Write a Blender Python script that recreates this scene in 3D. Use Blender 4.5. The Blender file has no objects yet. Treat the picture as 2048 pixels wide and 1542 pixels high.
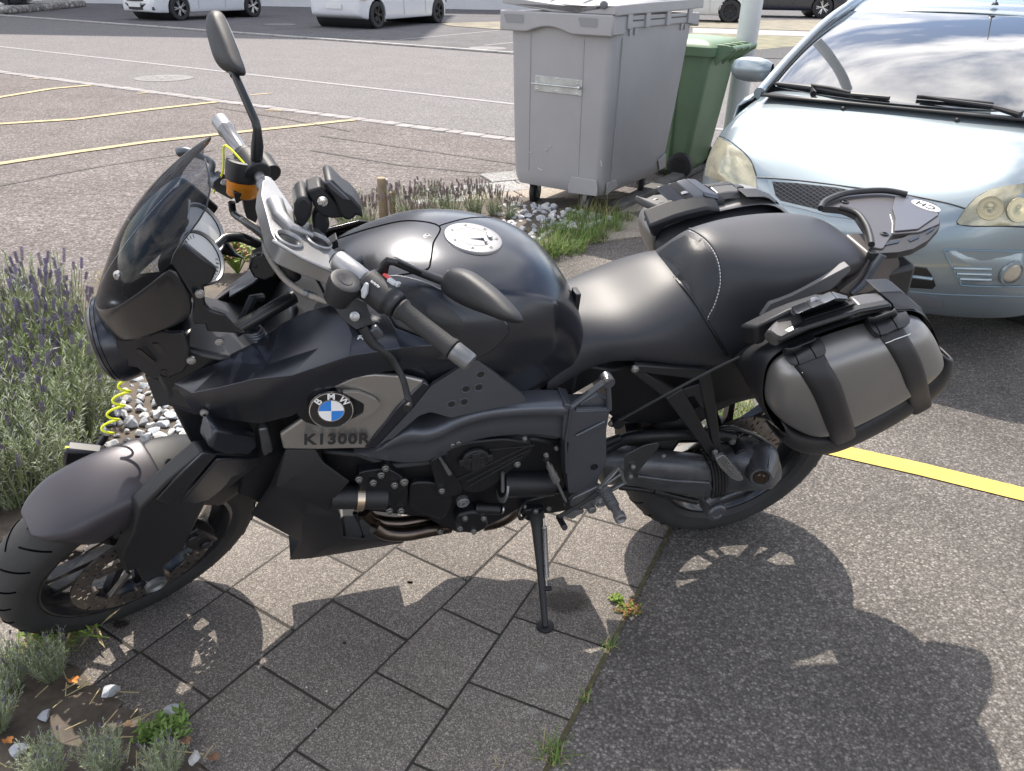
import bpy, bmesh, math, random
from mathutils import Vector, Matrix, Euler, Quaternion, noise
R_ = math.radians
scene = bpy.context.scene
COL = scene.collection
# ------------------------------------------------------------------ camera
FPX, PITCH, ROLL, CAMH = 1600.0, R_(27.5), R_(1.0), 1.45
cam_d = bpy.data.cameras.new('camera'); cam = bpy.data.objects.new('camera', cam_d); COL.objects.link(cam)
cam.location = (0, 0, CAMH)
cam.matrix_world = Matrix.Translation((0, 0, CAMH)) @ Matrix.Rotation(math.pi/2 - PITCH, 4, 'X') @ Matrix.Rotation(ROLL, 4, 'Z')
cam_d.sensor_fit = 'HORIZONTAL'; cam_d.sensor_width = 36.0; cam_d.lens = 36.0*FPX/2048.0
cam_d.clip_start = 0.05; cam_d.clip_end = 2000
cam_d.dof.use_dof = False
scene.camera = cam
# ------------------------------------------------------------------ sky and sun
SUN_EL, SUN_AZ = R_(58), R_(10)         # azimuth measured from +Y towards -X
wd = bpy.data.worlds.new('World'); scene.world = wd; wd.use_nodes = True
nt = wd.node_tree; N = nt.nodes; L = nt.links
for n in list(N): N.remove(n)
wo = N.new('ShaderNodeOutputWorld'); bg = N.new('ShaderNodeBackground'); sky = N.new('ShaderNodeTexSky')
sky.sky_type = 'NISHITA'; sky.sun_disc = False; sky.sun_elevation = SUN_EL; sky.sun_rotation = -SUN_AZ
sky.air_density = 1.0; sky.dust_density = 1.5; sky.altitude = 400
tc = N.new('ShaderNodeTexCoord'); mp = N.new('ShaderNodeMapping'); mp.inputs['Scale'].default_value = (1.0, 1.0, 2.6)
no = N.new('ShaderNodeTexNoise'); no.inputs['Scale'].default_value = 2.3; no.inputs['Detail'].default_value = 7; no.inputs['Roughness'].default_value = .58; no.inputs['Distortion'].default_value = .4
rp = N.new('ShaderNodeValToRGB'); rp.color_ramp.elements[0].position = .44; rp.color_ramp.elements[1].position = .66
mx = N.new('ShaderNodeMixRGB'); mx.inputs[2].default_value = (16.4, 15.8, 15.4, 1)
L.new(tc.outputs['Generated'], mp.inputs[0]); L.new(mp.outputs[0], no.inputs['Vector']); L.new(no.outputs['Fac'], rp.inputs[0])
L.new(rp.outputs[0], mx.inputs[0]); L.new(sky.outputs[0], mx.inputs[1]); L.new(mx.outputs[0], bg.inputs[0]); L.new(bg.outputs[0], wo.inputs[0])
bg.inputs[1].default_value = 0.13
sd = bpy.data.lights.new('sun', 'SUN'); sun = bpy.data.objects.new('sun', sd); COL.objects.link(sun)
sd.energy = 4.3; sd.angle = R_(0.55); sd.color = (1.0, .92, .82)
sv = Vector((-math.sin(SUN_AZ)*math.cos(SUN_EL), math.cos(SUN_AZ)*math.cos(SUN_EL), math.sin(SUN_EL)))
sun.rotation_euler = sv.to_track_quat('Z', 'Y').to_euler(); sun.location = (0, 0, 20)
scene.view_settings.view_transform = 'Standard'; scene.view_settings.look = 'None'
scene.view_settings.exposure = 0.70; scene.view_settings.gamma = 1; scene.view_settings.use_curve_mapping = False
scene.cycles.max_bounces = 8; scene.cycles.transparent_max_bounces = 16
# ------------------------------------------------------------------ measuring helpers (photo pixels -> rays)
_cr, _sr, _cp, _sp = math.cos(ROLL), math.sin(ROLL), math.cos(PITCH), math.sin(PITCH)
def ray(px, py):
    x = px-1024; y = py-771
    u = x*_cr + y*_sr; v = -x*_sr + y*_cr
    d = Vector((u/FPX, 1, -v/FPX))
    return Vector((d.x, d.y*_cp + d.z*_sp, -d.y*_sp + d.z*_cp))
EYE = Vector((0, 0, CAMH))
def G(px, py, z=0.0):
    d = ray(px, py); return EYE + d*((z-CAMH)/d.z)
class Frame:
    """A local frame (axes x, y, z at an origin): measures a pixel on one of its own planes."""
    def __init__(s, o, ex, ey, ez):
        s.o, s.ex, s.ey, s.ez = Vector(o), Vector(ex), Vector(ey), Vector(ez)
    def M(s):
        m = Matrix((s.ex, s.ey, s.ez)).transposed().to_4x4(); m.translation = s.o; return m
    def at(s, px, py, val, axis='y'):
        n = {'x': s.ex, 'y': s.ey, 'z': s.ez}[axis]
        d = ray(px, py); t = (s.o + n*val - EYE).dot(n)/d.dot(n)
        q = EYE + d*t - s.o
        return Vector((q.dot(s.ex), q.dot(s.ey), q.dot(s.ez)))
CR = {'a': (150, 0, 2.203), 'b': (0, 550, 2.056), 'c': (480, 650, 2.372), 'd': (600, 350, 2.926), 'e': (1050, 350, 2.056),
      'f': (1100, 700, 3.413), 'g': (1000, 0, 3.426), 'h': (1350, 0, 2.372), 'i': (0, 0, 2.008), 'k': (0, 480, 2.4875),
      'l': (0, 1100, 2.048), 'm': (1000, 1000, 1.954), 'n': (650, 300, 3.15), 'p': (180, 280, 6.427), 'q': (180, 500, 4.284),
      'r': (400, 450, 5.12), 's': (0, 850, 3.585), 't': (640, 840, 4.876), 'u': (1480, 560, 4.284), 'v': (0, 0, 3.793), 'w': (1380, 0, 5.39), '0': (0, 0, 1.0)}
def cv(c, x, y):
    a = CR[c]; return (a[0]+x/a[2], a[1]+y/a[2])
# ------------------------------------------------------------------ materials
MAT = {}
def mat(name, col=(.5, .5, .5), rough=.5, metal=0.0, bump=0.0, bscale=200.0, var=0.0, vscale=4.0, coat=0.0, spec=.5, trans=0.0, alpha=1.0, emit=None, coatr=.08, tex='noise'):
    if name in MAT: return MAT[name]
    m = bpy.data.materials.new(name); m.use_nodes = True; t = m.node_tree; b = t.nodes['Principled BSDF']
    b.inputs['Base Color'].default_value = (*col, 1); b.inputs['Roughness'].default_value = rough; b.inputs['Metallic'].default_value = metal
    b.inputs['Coat Weight'].default_value = coat; b.inputs['Coat Roughness'].default_value = coatr; b.inputs['Specular IOR Level'].default_value = spec
    b.inputs['Transmission Weight'].default_value = trans; b.inputs['Alpha'].default_value = alpha
    if emit: b.inputs['Emission Color'].default_value = (*emit[:3], 1); b.inputs['Emission Strength'].default_value = emit[3]
    co = t.nodes.new('ShaderNodeTexCoord')
    if var > 0:
        n = t.nodes.new('ShaderNodeTexNoise'); n.inputs['Scale'].default_value = vscale; n.inputs['Detail'].default_value = 6; n.inputs['Roughness'].default_value = .62
        t.links.new(co.outputs['Object'], n.inputs['Vector'])
        r = t.nodes.new('ShaderNodeValToRGB'); r.color_ramp.elements[0].position = .3; r.color_ramp.elements[1].position = .7
        r.color_ramp.elements[0].color = (*[c*(1-var) for c in col], 1); r.color_ramp.elements[1].color = (*[min(1, c*(1+var)) for c in col], 1)
        t.links.new(n.outputs['Fac'], r.inputs[0]); t.links.new(r.outputs[0], b.inputs['Base Color'])
        mr = t.nodes.new('ShaderNodeMapRange'); mr.inputs['To Min'].default_value = max(0, rough*(1-.35*min(1, var*2))); mr.inputs['To Max'].default_value = min(1, rough*(1+.35*min(1, var*2)))
        t.links.new(n.outputs['Fac'], mr.inputs['Value']); t.links.new(mr.outputs[0], b.inputs['Roughness'])
    if bump > 0:
        if tex == 'voronoi':
            n = t.nodes.new('ShaderNodeTexVoronoi'); n.inputs['Scale'].default_value = bscale; out = n.outputs['Distance']
        else:
            n = t.nodes.new('ShaderNodeTexNoise'); n.inputs['Scale'].default_value = bscale; n.inputs['Detail'].default_value = 3; out = n.outputs['Fac']
        t.links.new(co.outputs['Object'], n.inputs['Vector'])
        bp = t.nodes.new('ShaderNodeBump'); bp.inputs['Strength'].default_value = bump; bp.inputs['Distance'].default_value = .002
        t.links.new(out, bp.inputs['Height']); t.links.new(bp.outputs[0], b.inputs['Normal'])
    MAT[name] = m; return m
def ground_mat(name, base, chip, chip_scale, chip_amt=.5, stain=.25, wear=.5, bump=.5, rough=.85, dist=.004, warm=(1, 1, 1)):
    """stone chips in a binder (asphalt or washed concrete), with broad stains"""
    m = bpy.data.materials.new(name); m.use_nodes = True; t = m.node_tree; b = t.nodes['Principled BSDF']; nd = t.nodes; lk = t.links
    co = nd.new('ShaderNodeTexCoord'); src = co.outputs['Object']
    nw = nd.new('ShaderNodeTexNoise'); nw.inputs['Scale'].default_value = chip_scale*.7; nw.inputs['Detail'].default_value = 2; lk.new(src, nw.inputs['Vector'])
    ad = nd.new('ShaderNodeMixRGB'); ad.blend_type = 'LINEAR_LIGHT'; ad.inputs[0].default_value = .6/chip_scale; lk.new(src, ad.inputs[1]); lk.new(nw.outputs['Color'], ad.inputs[2])
    vo = nd.new('ShaderNodeTexVoronoi'); vo.inputs['Scale'].default_value = chip_scale; lk.new(ad.outputs[0], vo.inputs['Vector'])
    sp = nd.new('ShaderNodeSeparateColor'); lk.new(vo.outputs['Color'], sp.inputs[0])
    r1 = nd.new('ShaderNodeValToRGB'); e = r1.color_ramp.elements
    e[0].position = 0.0; e[0].color = (*[c*.62 for c in base], 1); e[1].position = 1.0; e[1].color = (*chip, 1)
    x = e.new(1-chip_amt); x.color = (*base, 1); x = e.new(min(.99, 1-chip_amt*.45)); x.color = (*[(a+c)/2 for a, c in zip(base, chip)], 1)
    lk.new(sp.outputs[0], r1.inputs[0])
    r2 = nd.new('ShaderNodeValToRGB'); r2.color_ramp.elements[0].position = .25; r2.color_ramp.elements[0].color = (1, 1, 1, 1); r2.color_ramp.elements[1].position = .62; r2.color_ramp.elements[1].color = (.45, .45, .45, 1)
    lk.new(vo.outputs['Distance'], r2.inputs[0])
    m1 = nd.new('ShaderNodeMixRGB'); m1.blend_type = 'MULTIPLY'; m1.inputs[0].default_value = .8; lk.new(r1.outputs[0], m1.inputs[1]); lk.new(r2.outputs[0], m1.inputs[2])
    n2 = nd.new('ShaderNodeTexNoise'); n2.inputs['Scale'].default_value = 1.3; n2.inputs['Detail'].default_value = 8; n2.inputs['Roughness'].default_value = .68; lk.new(src, n2.inputs['Vector'])
    r3 = nd.new('ShaderNodeValToRGB'); r3.color_ramp.elements[0].position = .3; r3.color_ramp.elements[0].color = (*[1-stain]*3, 1); r3.color_ramp.elements[1].position = .7; r3.color_ramp.elements[1].color = (1+stain*.5*warm[0], 1+stain*.5*warm[1], 1+stain*.5*warm[2], 1)
    lk.new(n2.outputs['Fac'], r3.inputs[0])
    m2 = nd.new('ShaderNodeMixRGB'); m2.blend_type = 'MULTIPLY'; m2.inputs[0].default_value = 1; lk.new(m1.outputs[0], m2.inputs[1]); lk.new(r3.outputs[0], m2.inputs[2])
    lk.new(m2.outputs[0], b.inputs['Base Color']); b.inputs['Roughness'].default_value = rough; b.inputs['Specular IOR Level'].default_value = .35
    n3 = nd.new('ShaderNodeTexNoise'); n3.inputs['Scale'].default_value = chip_scale*1.2; n3.inputs['Detail'].default_value = 4; lk.new(src, n3.inputs['Vector'])
    m3 = nd.new('ShaderNodeMath'); m3.operation = 'SUBTRACT'; lk.new(n3.outputs['Fac'], m3.inputs[0]); lk.new(vo.outputs['Distance'], m3.inputs[1])
    bp = nd.new('ShaderNodeBump'); bp.inputs['Strength'].default_value = bump; bp.inputs['Distance'].default_value = dist
    lk.new(m3.outputs[0], bp.inputs['Height']); lk.new(bp.outputs[0], b.inputs['Normal'])
    MAT[name] = m; return m
# ------------------------------------------------------------------ object helpers
def tag(o, label=None, cat=None, group=None, kind=None):
    if label: o['label'] = label
    if cat: o['category'] = cat
    if group: o['group'] = group
    if kind: o['kind'] = kind
    return o
def empty(name, M=None, label=None, cat=None, group=None):
    o = bpy.data.objects.new(name, None); COL.objects.link(o); o.empty_display_size = .2
    if M is not None: o.matrix_world = M
    return tag(o, label, cat, group)
def link(name, me, m, parent=None, smooth=True):
    me.name = name
    if m is not None:
        for x in (m if isinstance(m, (list, tuple)) else [m]): me.materials.append(x)
    o = bpy.data.objects.new(name, me); COL.objects.link(o)
    if parent is not None: o.parent = parent
    if smooth:
        for p in me.polygons: p.use_smooth = True
    return o
def mesh(name, V, F, m=None, parent=None, smooth=True, bevel=0, seg=2, sub=0, solid=0, solid_off=-1, crease=None, angle=None, fix=True):
    me = bpy.data.meshes.new(name); me.from_pydata([tuple(v) for v in V], [], F)
    if fix:
        bm = bmesh.new(); bm.from_mesh(me); bmesh.ops.remove_doubles(bm, verts=bm.verts, dist=1e-6); bmesh.ops.recalc_face_normals(bm, faces=bm.faces); bm.to_mesh(me); bm.free()
    me.update()
    o = link(name, me, m, parent, smooth)
    if solid: md = o.modifiers.new('s', 'SOLIDIFY'); md.thickness = solid; md.offset = solid_off
    if bevel:
        md = o.modifiers.new('b', 'BEVEL'); md.width = bevel; md.segments = seg; md.limit_method = 'ANGLE'; md.angle_limit = R_(28); md.harden_normals = False
    if sub: md = o.modifiers.new('u', 'SUBSURF'); md.levels = sub; md.render_levels = sub
    if angle is not None and smooth:
        try: me.set_sharp_from_angle(angle=R_(angle))
        except Exception: pass
    return o
class MB:
    """collects primitive shapes into ONE mesh"""
    def __init__(s): s.V = []; s.F = []; s.mi = []
    def add(s, V, F, mi=0):
        k = len(s.V); s.V += [Vector(v) for v in V]; s.F += [tuple(i+k for i in f) for f in F]; s.mi += [mi]*len(F); return s
    def box(s, c, d, M=None, mi=0):
        c = Vector(c); V = [Vector((x*d[0]/2, y*d[1]/2, z*d[2]/2)) for x in (-1, 1) for y in (-1, 1) for z in (-1, 1)]
        if M is not None: V = [M @ v for v in V]
        return s.add([v+c for v in V], [(0, 1, 3, 2), (4, 6, 7, 5), (0, 4, 5, 1), (2, 3, 7, 6), (0, 2, 6, 4), (1, 5, 7, 3)], mi)
    def prism(s, pts, thick, mi=0):
        """polygon of 3-D points pushed along the vector thick"""
        n = len(pts); P = [Vector(p) for p in pts]; t = Vector(thick)
        return s.add(P+[p+t for p in P], [tuple(range(n)), tuple(range(2*n-1, n-1, -1))]+[(i, i+n, (i+1) % n+n, (i+1) % n) for i in range(n)], mi)
    def lathe(s, o, ax, prof, n=24, mi=0, cap=True):
        """profile of (distance along axis, radius)"""
        o = Vector(o); ax = Vector(ax).normalized(); u = ax.orthogonal().normalized(); w = ax.cross(u)
        V = []; F = []
        for d, r in prof:
            for i in range(n):
                a = 2*math.pi*i/n; V.append(o+ax*d+(u*math.cos(a)+w*math.sin(a))*r)
        for j in range(len(prof)-1):
            for i in range(n):
                F.append((j*n+i, j*n+(i+1) % n, (j+1)*n+(i+1) % n, (j+1)*n+i))
        if cap: F.append(tuple(range(n-1, -1, -1))); F.append(tuple((len(prof)-1)*n+i for i in range(n)))
        return s.add(V, F, mi)
    def tube(s, P, r, n=10, mi=0, smooth=0, cap=True, flat=None):
        P = [Vector(p) for p in P]; rr = list(r) if isinstance(r, (list, tuple)) else [r]*len(P)
        if smooth: P, rr = spline(P, rr, smooth)
        V = []; F = []; T0 = None; u = None
        for i, p in enumerate(P):
            t = (P[min(i+1, len(P)-1)]-P[max(i-1, 0)])
            if t.length < 1e-9: t = Vector((0, 0, 1))
            t.normalize()
            if u is None: u = t.orthogonal().normalized()
            else:
                u = u-t*u.dot(t)
                u = u.normalized() if u.length > 1e-6 else t.orthogonal().normalized()
            w = t.cross(u)
            for k in range(n):
                a = 2*math.pi*k/n; V.append(p+(u*math.cos(a)+w*math.sin(a))*rr[i])
        m = len(P)
        for j in range(m-1):
            for k in range(n): F.append((j*n+k, j*n+(k+1) % n, (j+1)*n+(k+1) % n, (j+1)*n+k))
        if cap: F.append(tuple(range(n-1, -1, -1))); F.append(tuple((m-1)*n+k for k in range(n)))
        return s.add(V, F, mi)
    def bolt(s, c, ax, r=.007, h=.005, mi=0):
        c = Vector(c); ax = Vector(ax).normalized()
        s.lathe(c-ax*.004, ax, [(0, r*1.35), (.0045, r*1.35), (.005, r), (.004+h, r), (.0045+h, r*.85), (.0045+h, r*.55), (.004+h*.4, r*.5)], 12, mi, True)
        return s
    def grid(s, rows, mi=0, closed=False):
        n = len(rows[0]); V = [v for r in rows for v in r]; F = []
        for j in range(len(rows)-1):
            for i in range(n if closed else n-1): F.append((j*n+i, j*n+(i+1) % n, (j+1)*n+(i+1) % n, (j+1)*n+i))
        return s.add(V, F, mi)
    def build(s, name, m, parent=None, **k):
        o = mesh(name, s.V, s.F, m, parent, fix=False, **{q: w for q, w in k.items() if q != 'recalc'})
        if isinstance(m, (list, tuple)):
            for p, i in zip(o.data.polygons, s.mi): p.material_index = i
        bm = bmesh.new(); bm.from_mesh(o.data); bmesh.ops.recalc_face_normals(bm, faces=bm.faces); bm.to_mesh(o.data); bm.free()
        if k.get('angle') is None and k.get('smooth', True) and not k.get('sub'):
            o.data.set_sharp_from_angle(angle=R_(38))
        return o
def spline(P, rr=None, k=6):
    out = []; ro = []
    for i in range(len(P)-1):
        p0 = P[max(i-1, 0)]; p1 = P[i]; p2 = P[i+1]; p3 = P[min(i+2, len(P)-1)]
        for j in range(k):
            t = j/k
            out.append(0.5*((2*p1)+(p2-p0)*t+(2*p0-5*p1+4*p2-p3)*t*t+(3*p1-p0-3*p2+p3)*t**3))
            if rr: ro.append(rr[i]+(rr[i+1]-rr[i])*t)
    out.append(P[-1])
    if rr: ro.append(rr[-1]); return out, ro
    return out
def rpoly(pts, r, seg=3):
    """round the corners of a closed 3-D polygon"""
    out = []; n = len(pts)
    for i in range(n):
        a, b, c = Vector(pts[i-1]), Vector(pts[i]), Vector(pts[(i+1) % n])
        d1 = (a-b); d2 = (c-b); k = min(r, d1.length*.45, d2.length*.45)
        p, q = b+d1.normalized()*k, b+d2.normalized()*k
        for j in range(seg+1):
            t = j/seg; out.append(p*(1-t)**2+b*2*t*(1-t)+q*t*t)
    return out
def dup(o, parent=None, M=None):
    c = o.copy(); COL.objects.link(c)
    if parent is not None: c.parent = parent
    if M is not None: c.matrix_world = M
    for ch in [x for x in bpy.data.objects if x.parent == o]: dup(ch, c)
    return c
def text_mesh(name, s, size, depth, m, parent, M, bold=0.0, sx=1.0, align='CENTER', space=1.0, width=None):
    cu = bpy.data.curves.new(name, 'FONT'); cu.body = s; cu.size = size; cu.extrude = depth; cu.offset = bold; cu.align_x = align; cu.align_y = 'CENTER'; cu.space_character = space
    o = bpy.data.objects.new(name+'_c', cu); COL.objects.link(o)
    dg = bpy.context.evaluated_depsgraph_get(); me = bpy.data.meshes.new_from_object(o.evaluated_get(dg))
    bpy.data.objects.remove(o); bpy.data.curves.remove(cu)
    if width:
        xs = [v.co.x for v in me.vertices]; sx = width/(max(xs)-min(xs))
    me.transform(Matrix.Diagonal((sx, 1, 1, 1)))
    t = link(name, me, m, parent, False); t.matrix_local = M; return t
# ================================================================== THE SETTING
rnd = random.Random(7)
M_asph = ground_mat('asphalt_old', (.195, .178, .162), (.33, .305, .28), 150, .30, .42, bump=.8, rough=.88, dist=.004)
M_asph2 = ground_mat('asphalt_lot', (.205, .178, .168), (.33, .30, .29), 70, .34, .22, bump=.6, rough=.9, dist=.005)
M_road = ground_mat('asphalt_road', (.235, .222, .224), (.31, .295, .295), 70, .3, .10, bump=.5, rough=.85)
M_far = ground_mat('asphalt_far', (.165, .16, .168), (.23, .225, .23), 60, .3, .25, bump=.5, rough=.85)
M_slab = ground_mat('washed_concrete', (.25, .222, .197), (.45, .405, .36), 330, .36, .22, bump=.5, rough=.82, dist=.0025)
M_sand = mat('joint_sand', (.032, .028, .023), .95, bump=1, bscale=300, var=.5, vscale=30)
M_soil = mat('bed_soil', (.085, .068, .052), .95, bump=1, bscale=60, var=.5, vscale=18)
M_grassg = mat('turf', (.085, .085, .04), .95, bump=1, bscale=40, var=.5, vscale=3)
M_dry = mat('dry_turf', (.20, .18, .135), .95, bump=1, bscale=30, var=.4, vscale=2.2)
M_kerb = mat('kerb_concrete', (.33, .32, .31), .9, bump=.6, bscale=120, var=.25, vscale=6)
M_dkerb = mat('kerb_weathered', (.10, .098, .095), .9, bump=1, bscale=90, var=.4, vscale=9)
M_yel = mat('yellow_paint', (.60, .415, .085), .7, bump=.8, bscale=160, var=.16, vscale=16)
M_yelo = mat('yellow_paint_faded', (.42, .33, .19), .8, bump=.6, bscale=90, var=.3, vscale=12)
M_white = mat('white_paint_road', (.28, .27, .275), .8, bump=.5, bscale=90, var=.15, vscale=8)
M_iron = mat('cast_iron', (.17, .165, .165), .7, bump=.8, bscale=60, var=.2)
def sheet(name, pts, z, m, kind='structure', nz=None):
    V = [(p[0], p[1], z) for p in pts]
    o = mesh(name, V, [tuple(range(len(V)))], m, None, smooth=False, fix=False)
    bm = bmesh.new(); bm.from_mesh(o.data)
    for f in bm.faces:
        f.normal_update()
        if f.normal.z < 0: f.normal_flip()
    bm.to_mesh(o.data); bm.free()
    return tag(o, kind=kind)
sheet('ground', [(-400, -300), (400, -300), (400, 700), (-400, 700)], -.05, M_grassg)
KD = Vector((.857, -.516)).normalized(); KN = Vector((.516, .857)).normalized()   # along and across the road
kp = Vector(G(0, 143).xy); KC = kp.dot(KN)                                       # near edge of the road
fk = Vector(G(1020, 114).xy).dot(KN); fk0 = Vector(G(0, 28).xy).dot(KN); FC = (fk+fk0)/2
def rd(a, b): q = KD*a + KN*b; return (q.x, q.y)                                 # road coordinates -> world
sheet('parking_lot', [rd(-90, -60), rd(90, -60), rd(90, KC), rd(-90, KC)], -.006, M_asph2)
sheet('road', [rd(-200, KC), rd(200, KC), rd(200, FC), rd(-200, FC)], -.003, M_road)
sheet('far_parking_lot', [rd(-90, FC), rd(9.5, FC), rd(9.5, FC+30), rd(-90, FC+30)], .012, M_far)
sheet('verge', [rd(9.5, FC+1.2), rd(90, FC+1.2), rd(90, FC+40), rd(9.5, FC+40)], .016, M_dry)
sheet('far_footway', [rd(9.5, FC), rd(90, FC), rd(90, FC+1.2), rd(9.5, FC+1.2)], .010, M_far)
# near lot in coarse asphalt on the right of the paving
e0, e1 = G(1090, 1542), G(1345, 1050); ed = (e1-e0).normalized()
sheet('forecourt', [(e0-ed*9).xy, (14, -7), rd(12, KC-.12), rd(-.2, KC-.12), G(1420, 345).xy, G(1240, 440).xy, G(1085, 512).xy, (-.2, 3.6), (.25, 2.75), (e1+ed*1.05).xy], -.0025, M_asph)
# far kerb, low, with the dark gutter joint
b = MB()
for i in range(-40, 40):
    if 9.2 < i*1.0+2 < 11: pass
    b.prism([(*rd(i+.01, FC-.02), .0), (*rd(i+.99, FC-.02), .0), (*rd(i+.99, FC+.10), .0), (*rd(i+.01, FC+.10), .0)], (0, 0, .035))
tag(b.build('far_kerb', M_kerb, bevel=.008), kind='structure')
# cobble strip between lot and road
b = MB()
t = -42.0
while t < 30:
    w = rnd.uniform(.16, .26)
    j = rnd.uniform(-.012, .012)
    b.prism([(*rd(t+.008, KC-.10+j), -.02), (*rd(t+w-.008, KC-.10+j), -.02), (*rd(t+w-.008, KC+.05+j), -.02), (*rd(t+.008, KC+.05+j), -.02)], (0, 0, .024+rnd.uniform(0, .004)))
    t += w
tag(b.build('cobble_strip', mat('granite_setts', (.27, .255, .25), .85, bump=.6, bscale=90, var=.22, vscale=5), bevel=.008, seg=1), kind='structure')
# painted lines
def pline(name, pix, w, m, z=.0015):
    P = [G(*q) for q in pix]; L_ = []; R2 = []
    for i, p in enumerate(P):
        d = (P[min(i+1, len(P)-1)]-P[max(i-1, 0)]); n = Vector((-d.y, d.x, 0)).normalized()*w/2
        L_.append(p+n); R2.append(p-n)
    V = [(v.x, v.y, z) for v in L_+R2]; n = len(P)
    return tag(mesh(name, V, [(i, i+1, i+1+n, i+n) for i in range(n-1)], m, None, smooth=False), kind='structure')
pline('parking_line', [(-120, 222), (0, 194), (105, 177), (204, 168)], .10, M_yelo)
pline('parking_line', [(-200, 262), (0, 247.5), (150, 238), (299, 219), (455, 201)], .10, M_yelo)
pline('parking_line', [(-200, 352), (0, 327), (150, 304), (299, 283), (440, 268), (722, 238)], .10, M_yelo)
pline('parking_line', [(1500, 850), (1640, 893), (1840, 938), (2048, 989), (2300, 1050)], .085, M_yel)
pline('lane_line', [(-600, 30), (0, 93), (1020, 207), (1700, 290)], .09, M_white, .001)
pline('parking_line', [(798, 81), (998, 62)], .08, M_white, .016)
pline('parking_line', [(968, 92), (1100, 79)], .08, M_white, .016)
# remains of old markings, worn by tyres
for q in ([(500, 190), (545, 186)], [(60, 158), (90, 156)], [(275, 187), (310, 184)], [(532, 220), (575, 221)]):
    pline('old_marking', q, .05, M_yelo)
# manhole covers: things set in the road
def manhole(px, py, r, z, label):
    c = G(px, py); b = MB()
    b.lathe((c.x, c.y, z-.002), (0, 0, 1), [(0, r*1.16), (.004, r*1.16), (.004, r), (.003, r*.985), (.0045, r*.97), (.0045, .01)], 40)
    for k in range(8):
        for s_ in range(3):
            a = k*math.pi/4+.2; rr = r*(.3+.22*s_); b.box((c.x+rr*math.cos(a), c.y+rr*math.sin(a), z+.003), (.03, .03, .003))
    tag(b.build('manhole_cover', M_iron), label, 'manhole cover')
manhole(328, 156, .34, 0, 'round manhole cover in the grey road behind the upright mirror')
manhole(975, 98, .33, .016, 'round manhole cover by the white bay lines across the road')
manhole(560, 50, .36, .016, 'worn round manhole cover on the far car park between the two white cars')
# old interlocking pavers showing through the lot
def tiles_sheet(name, pix, m, tw, th, z, rot=0, gap=.012, jit=.003):
    """real small pavers laid in a running bond inside a pixel-measured polygon"""
    P = [G(*q).xy for q in pix]
    def inside(x, y):
        c = False; n = len(P)
        for i in range(n):
            a, d = P[i], P[i-1]
            if (a.y > y) != (d.y > y) and x < (d.x-a.x)*(y-a.y)/(d.y-a.y)+a.x: c = not c
        return c
    ca, sa = math.cos(rot), math.sin(rot)
    us = [p.x*ca+p.y*sa for p in P]; vs = [-p.x*sa+p.y*ca for p in P]; b = MB()
    j = 0; v = min(vs)
    while v < max(vs):
        u = min(us)-(tw/2 if j % 2 else 0)
        while u < max(us):
            cx, cy = (u+tw/2)*ca-(v+th/2)*sa, (u+tw/2)*sa+(v+th/2)*ca
            if inside(cx, cy):
                dz = rnd.uniform(-jit, jit); g = gap/2
                q = [(u+g, v+g), (u+tw-g, v+g), (u+tw-g, v+th-g), (u+g, v+th-g)]
                b.prism([(a*ca-c*sa, a*sa+c*ca, z-.03+dz) for a, c in q], (0, 0, .03))
            u += tw
        v += th; j += 1
    return b.build(name, m, bevel=.004, seg=1, smooth=False)
M_pav2 = ground_mat('lot_pavers', (.205, .178, .168), (.33, .30, .29), 70, .34, .22, bump=.6)
tag(tiles_sheet('paver_strip', [(0, 372), (200, 348), (420, 312), (640, 272), (760, 290), (1034, 330), (1034, 352), (820, 372), (560, 392), (300, 425), (0, 470)], M_pav2, .22, .14, -.0046, R_(-8), .004, .0004), kind='structure')
# beige and light slabs under the bins
M_beige = ground_mat('beige_slab', (.46, .40, .33), (.58, .52, .45), 200, .3, .15, bump=.3)
M_light = ground_mat('light_slab', (.44, .43, .42), (.6, .59, .58), 90, .3, .3, bump=.6)
tag(tiles_sheet('slab_path', [(905, 400), (1047, 362), (1330, 398), (1320, 470), (1010, 470)], M_beige, .5, .5, .010, R_(24), .012), kind='structure')
tag(tiles_sheet('slab_path', [(790, 420), (1000, 342), (1330, 388), (1330, 402), (1047, 366), (905, 404), (850, 440)], M_light, .36, .30, .012, R_(24), .014), kind='structure')
# ---------------- paving of washed concrete slabs under the motorcycle
sheet('paving_joints', [(e0-ed*2.5).xy, (e1+ed*.75).xy, (.2, 3.3), (-2.2, 3.4), (-3.2, -.6)], -.0008, M_sand)
def lx(a, b, t): return a+(b-a)*t
def inter(p, d, q, e):
    k = d.x*e.y-d.y*e.x; t = ((q.x-p.x)*e.y-(q.y-p.y)*e.x)/k; return p+d*t
slabs = MB()
def slab(q):
    c = sum(q, Vector((0, 0, 0)))/4; g = .0028; z = rnd.uniform(0, .0028); tx, ty = rnd.uniform(-.006, .006), rnd.uniform(-.006, .006)
    out = []
    for v in q:
        w = c-v; v = v+w.normalized()*g*1.4; out.append((v.x, v.y, -.04+z+(v.x-c.x)*tx+(v.y-c.y)*ty))
    slabs.prism(out, (0, 0, .0405), rnd.choice((0, 0, 1, 2)))
vd = (G(933, 1168)-G(674, 1420)).normalized(); ud = Vector((vd.y, -vd.x, 0))
pA = G(664, 1200); S_ = ((G(823, 1281)-pA).length+(G(794, 1103)-pA).length)/2
u0 = 0.0
offs = {-4: .2, -3: .7, -2: .25, -1: .6, 0: None, 1: None}
phA = ((G(449, 1181)-pA).dot(vd))/S_
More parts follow.
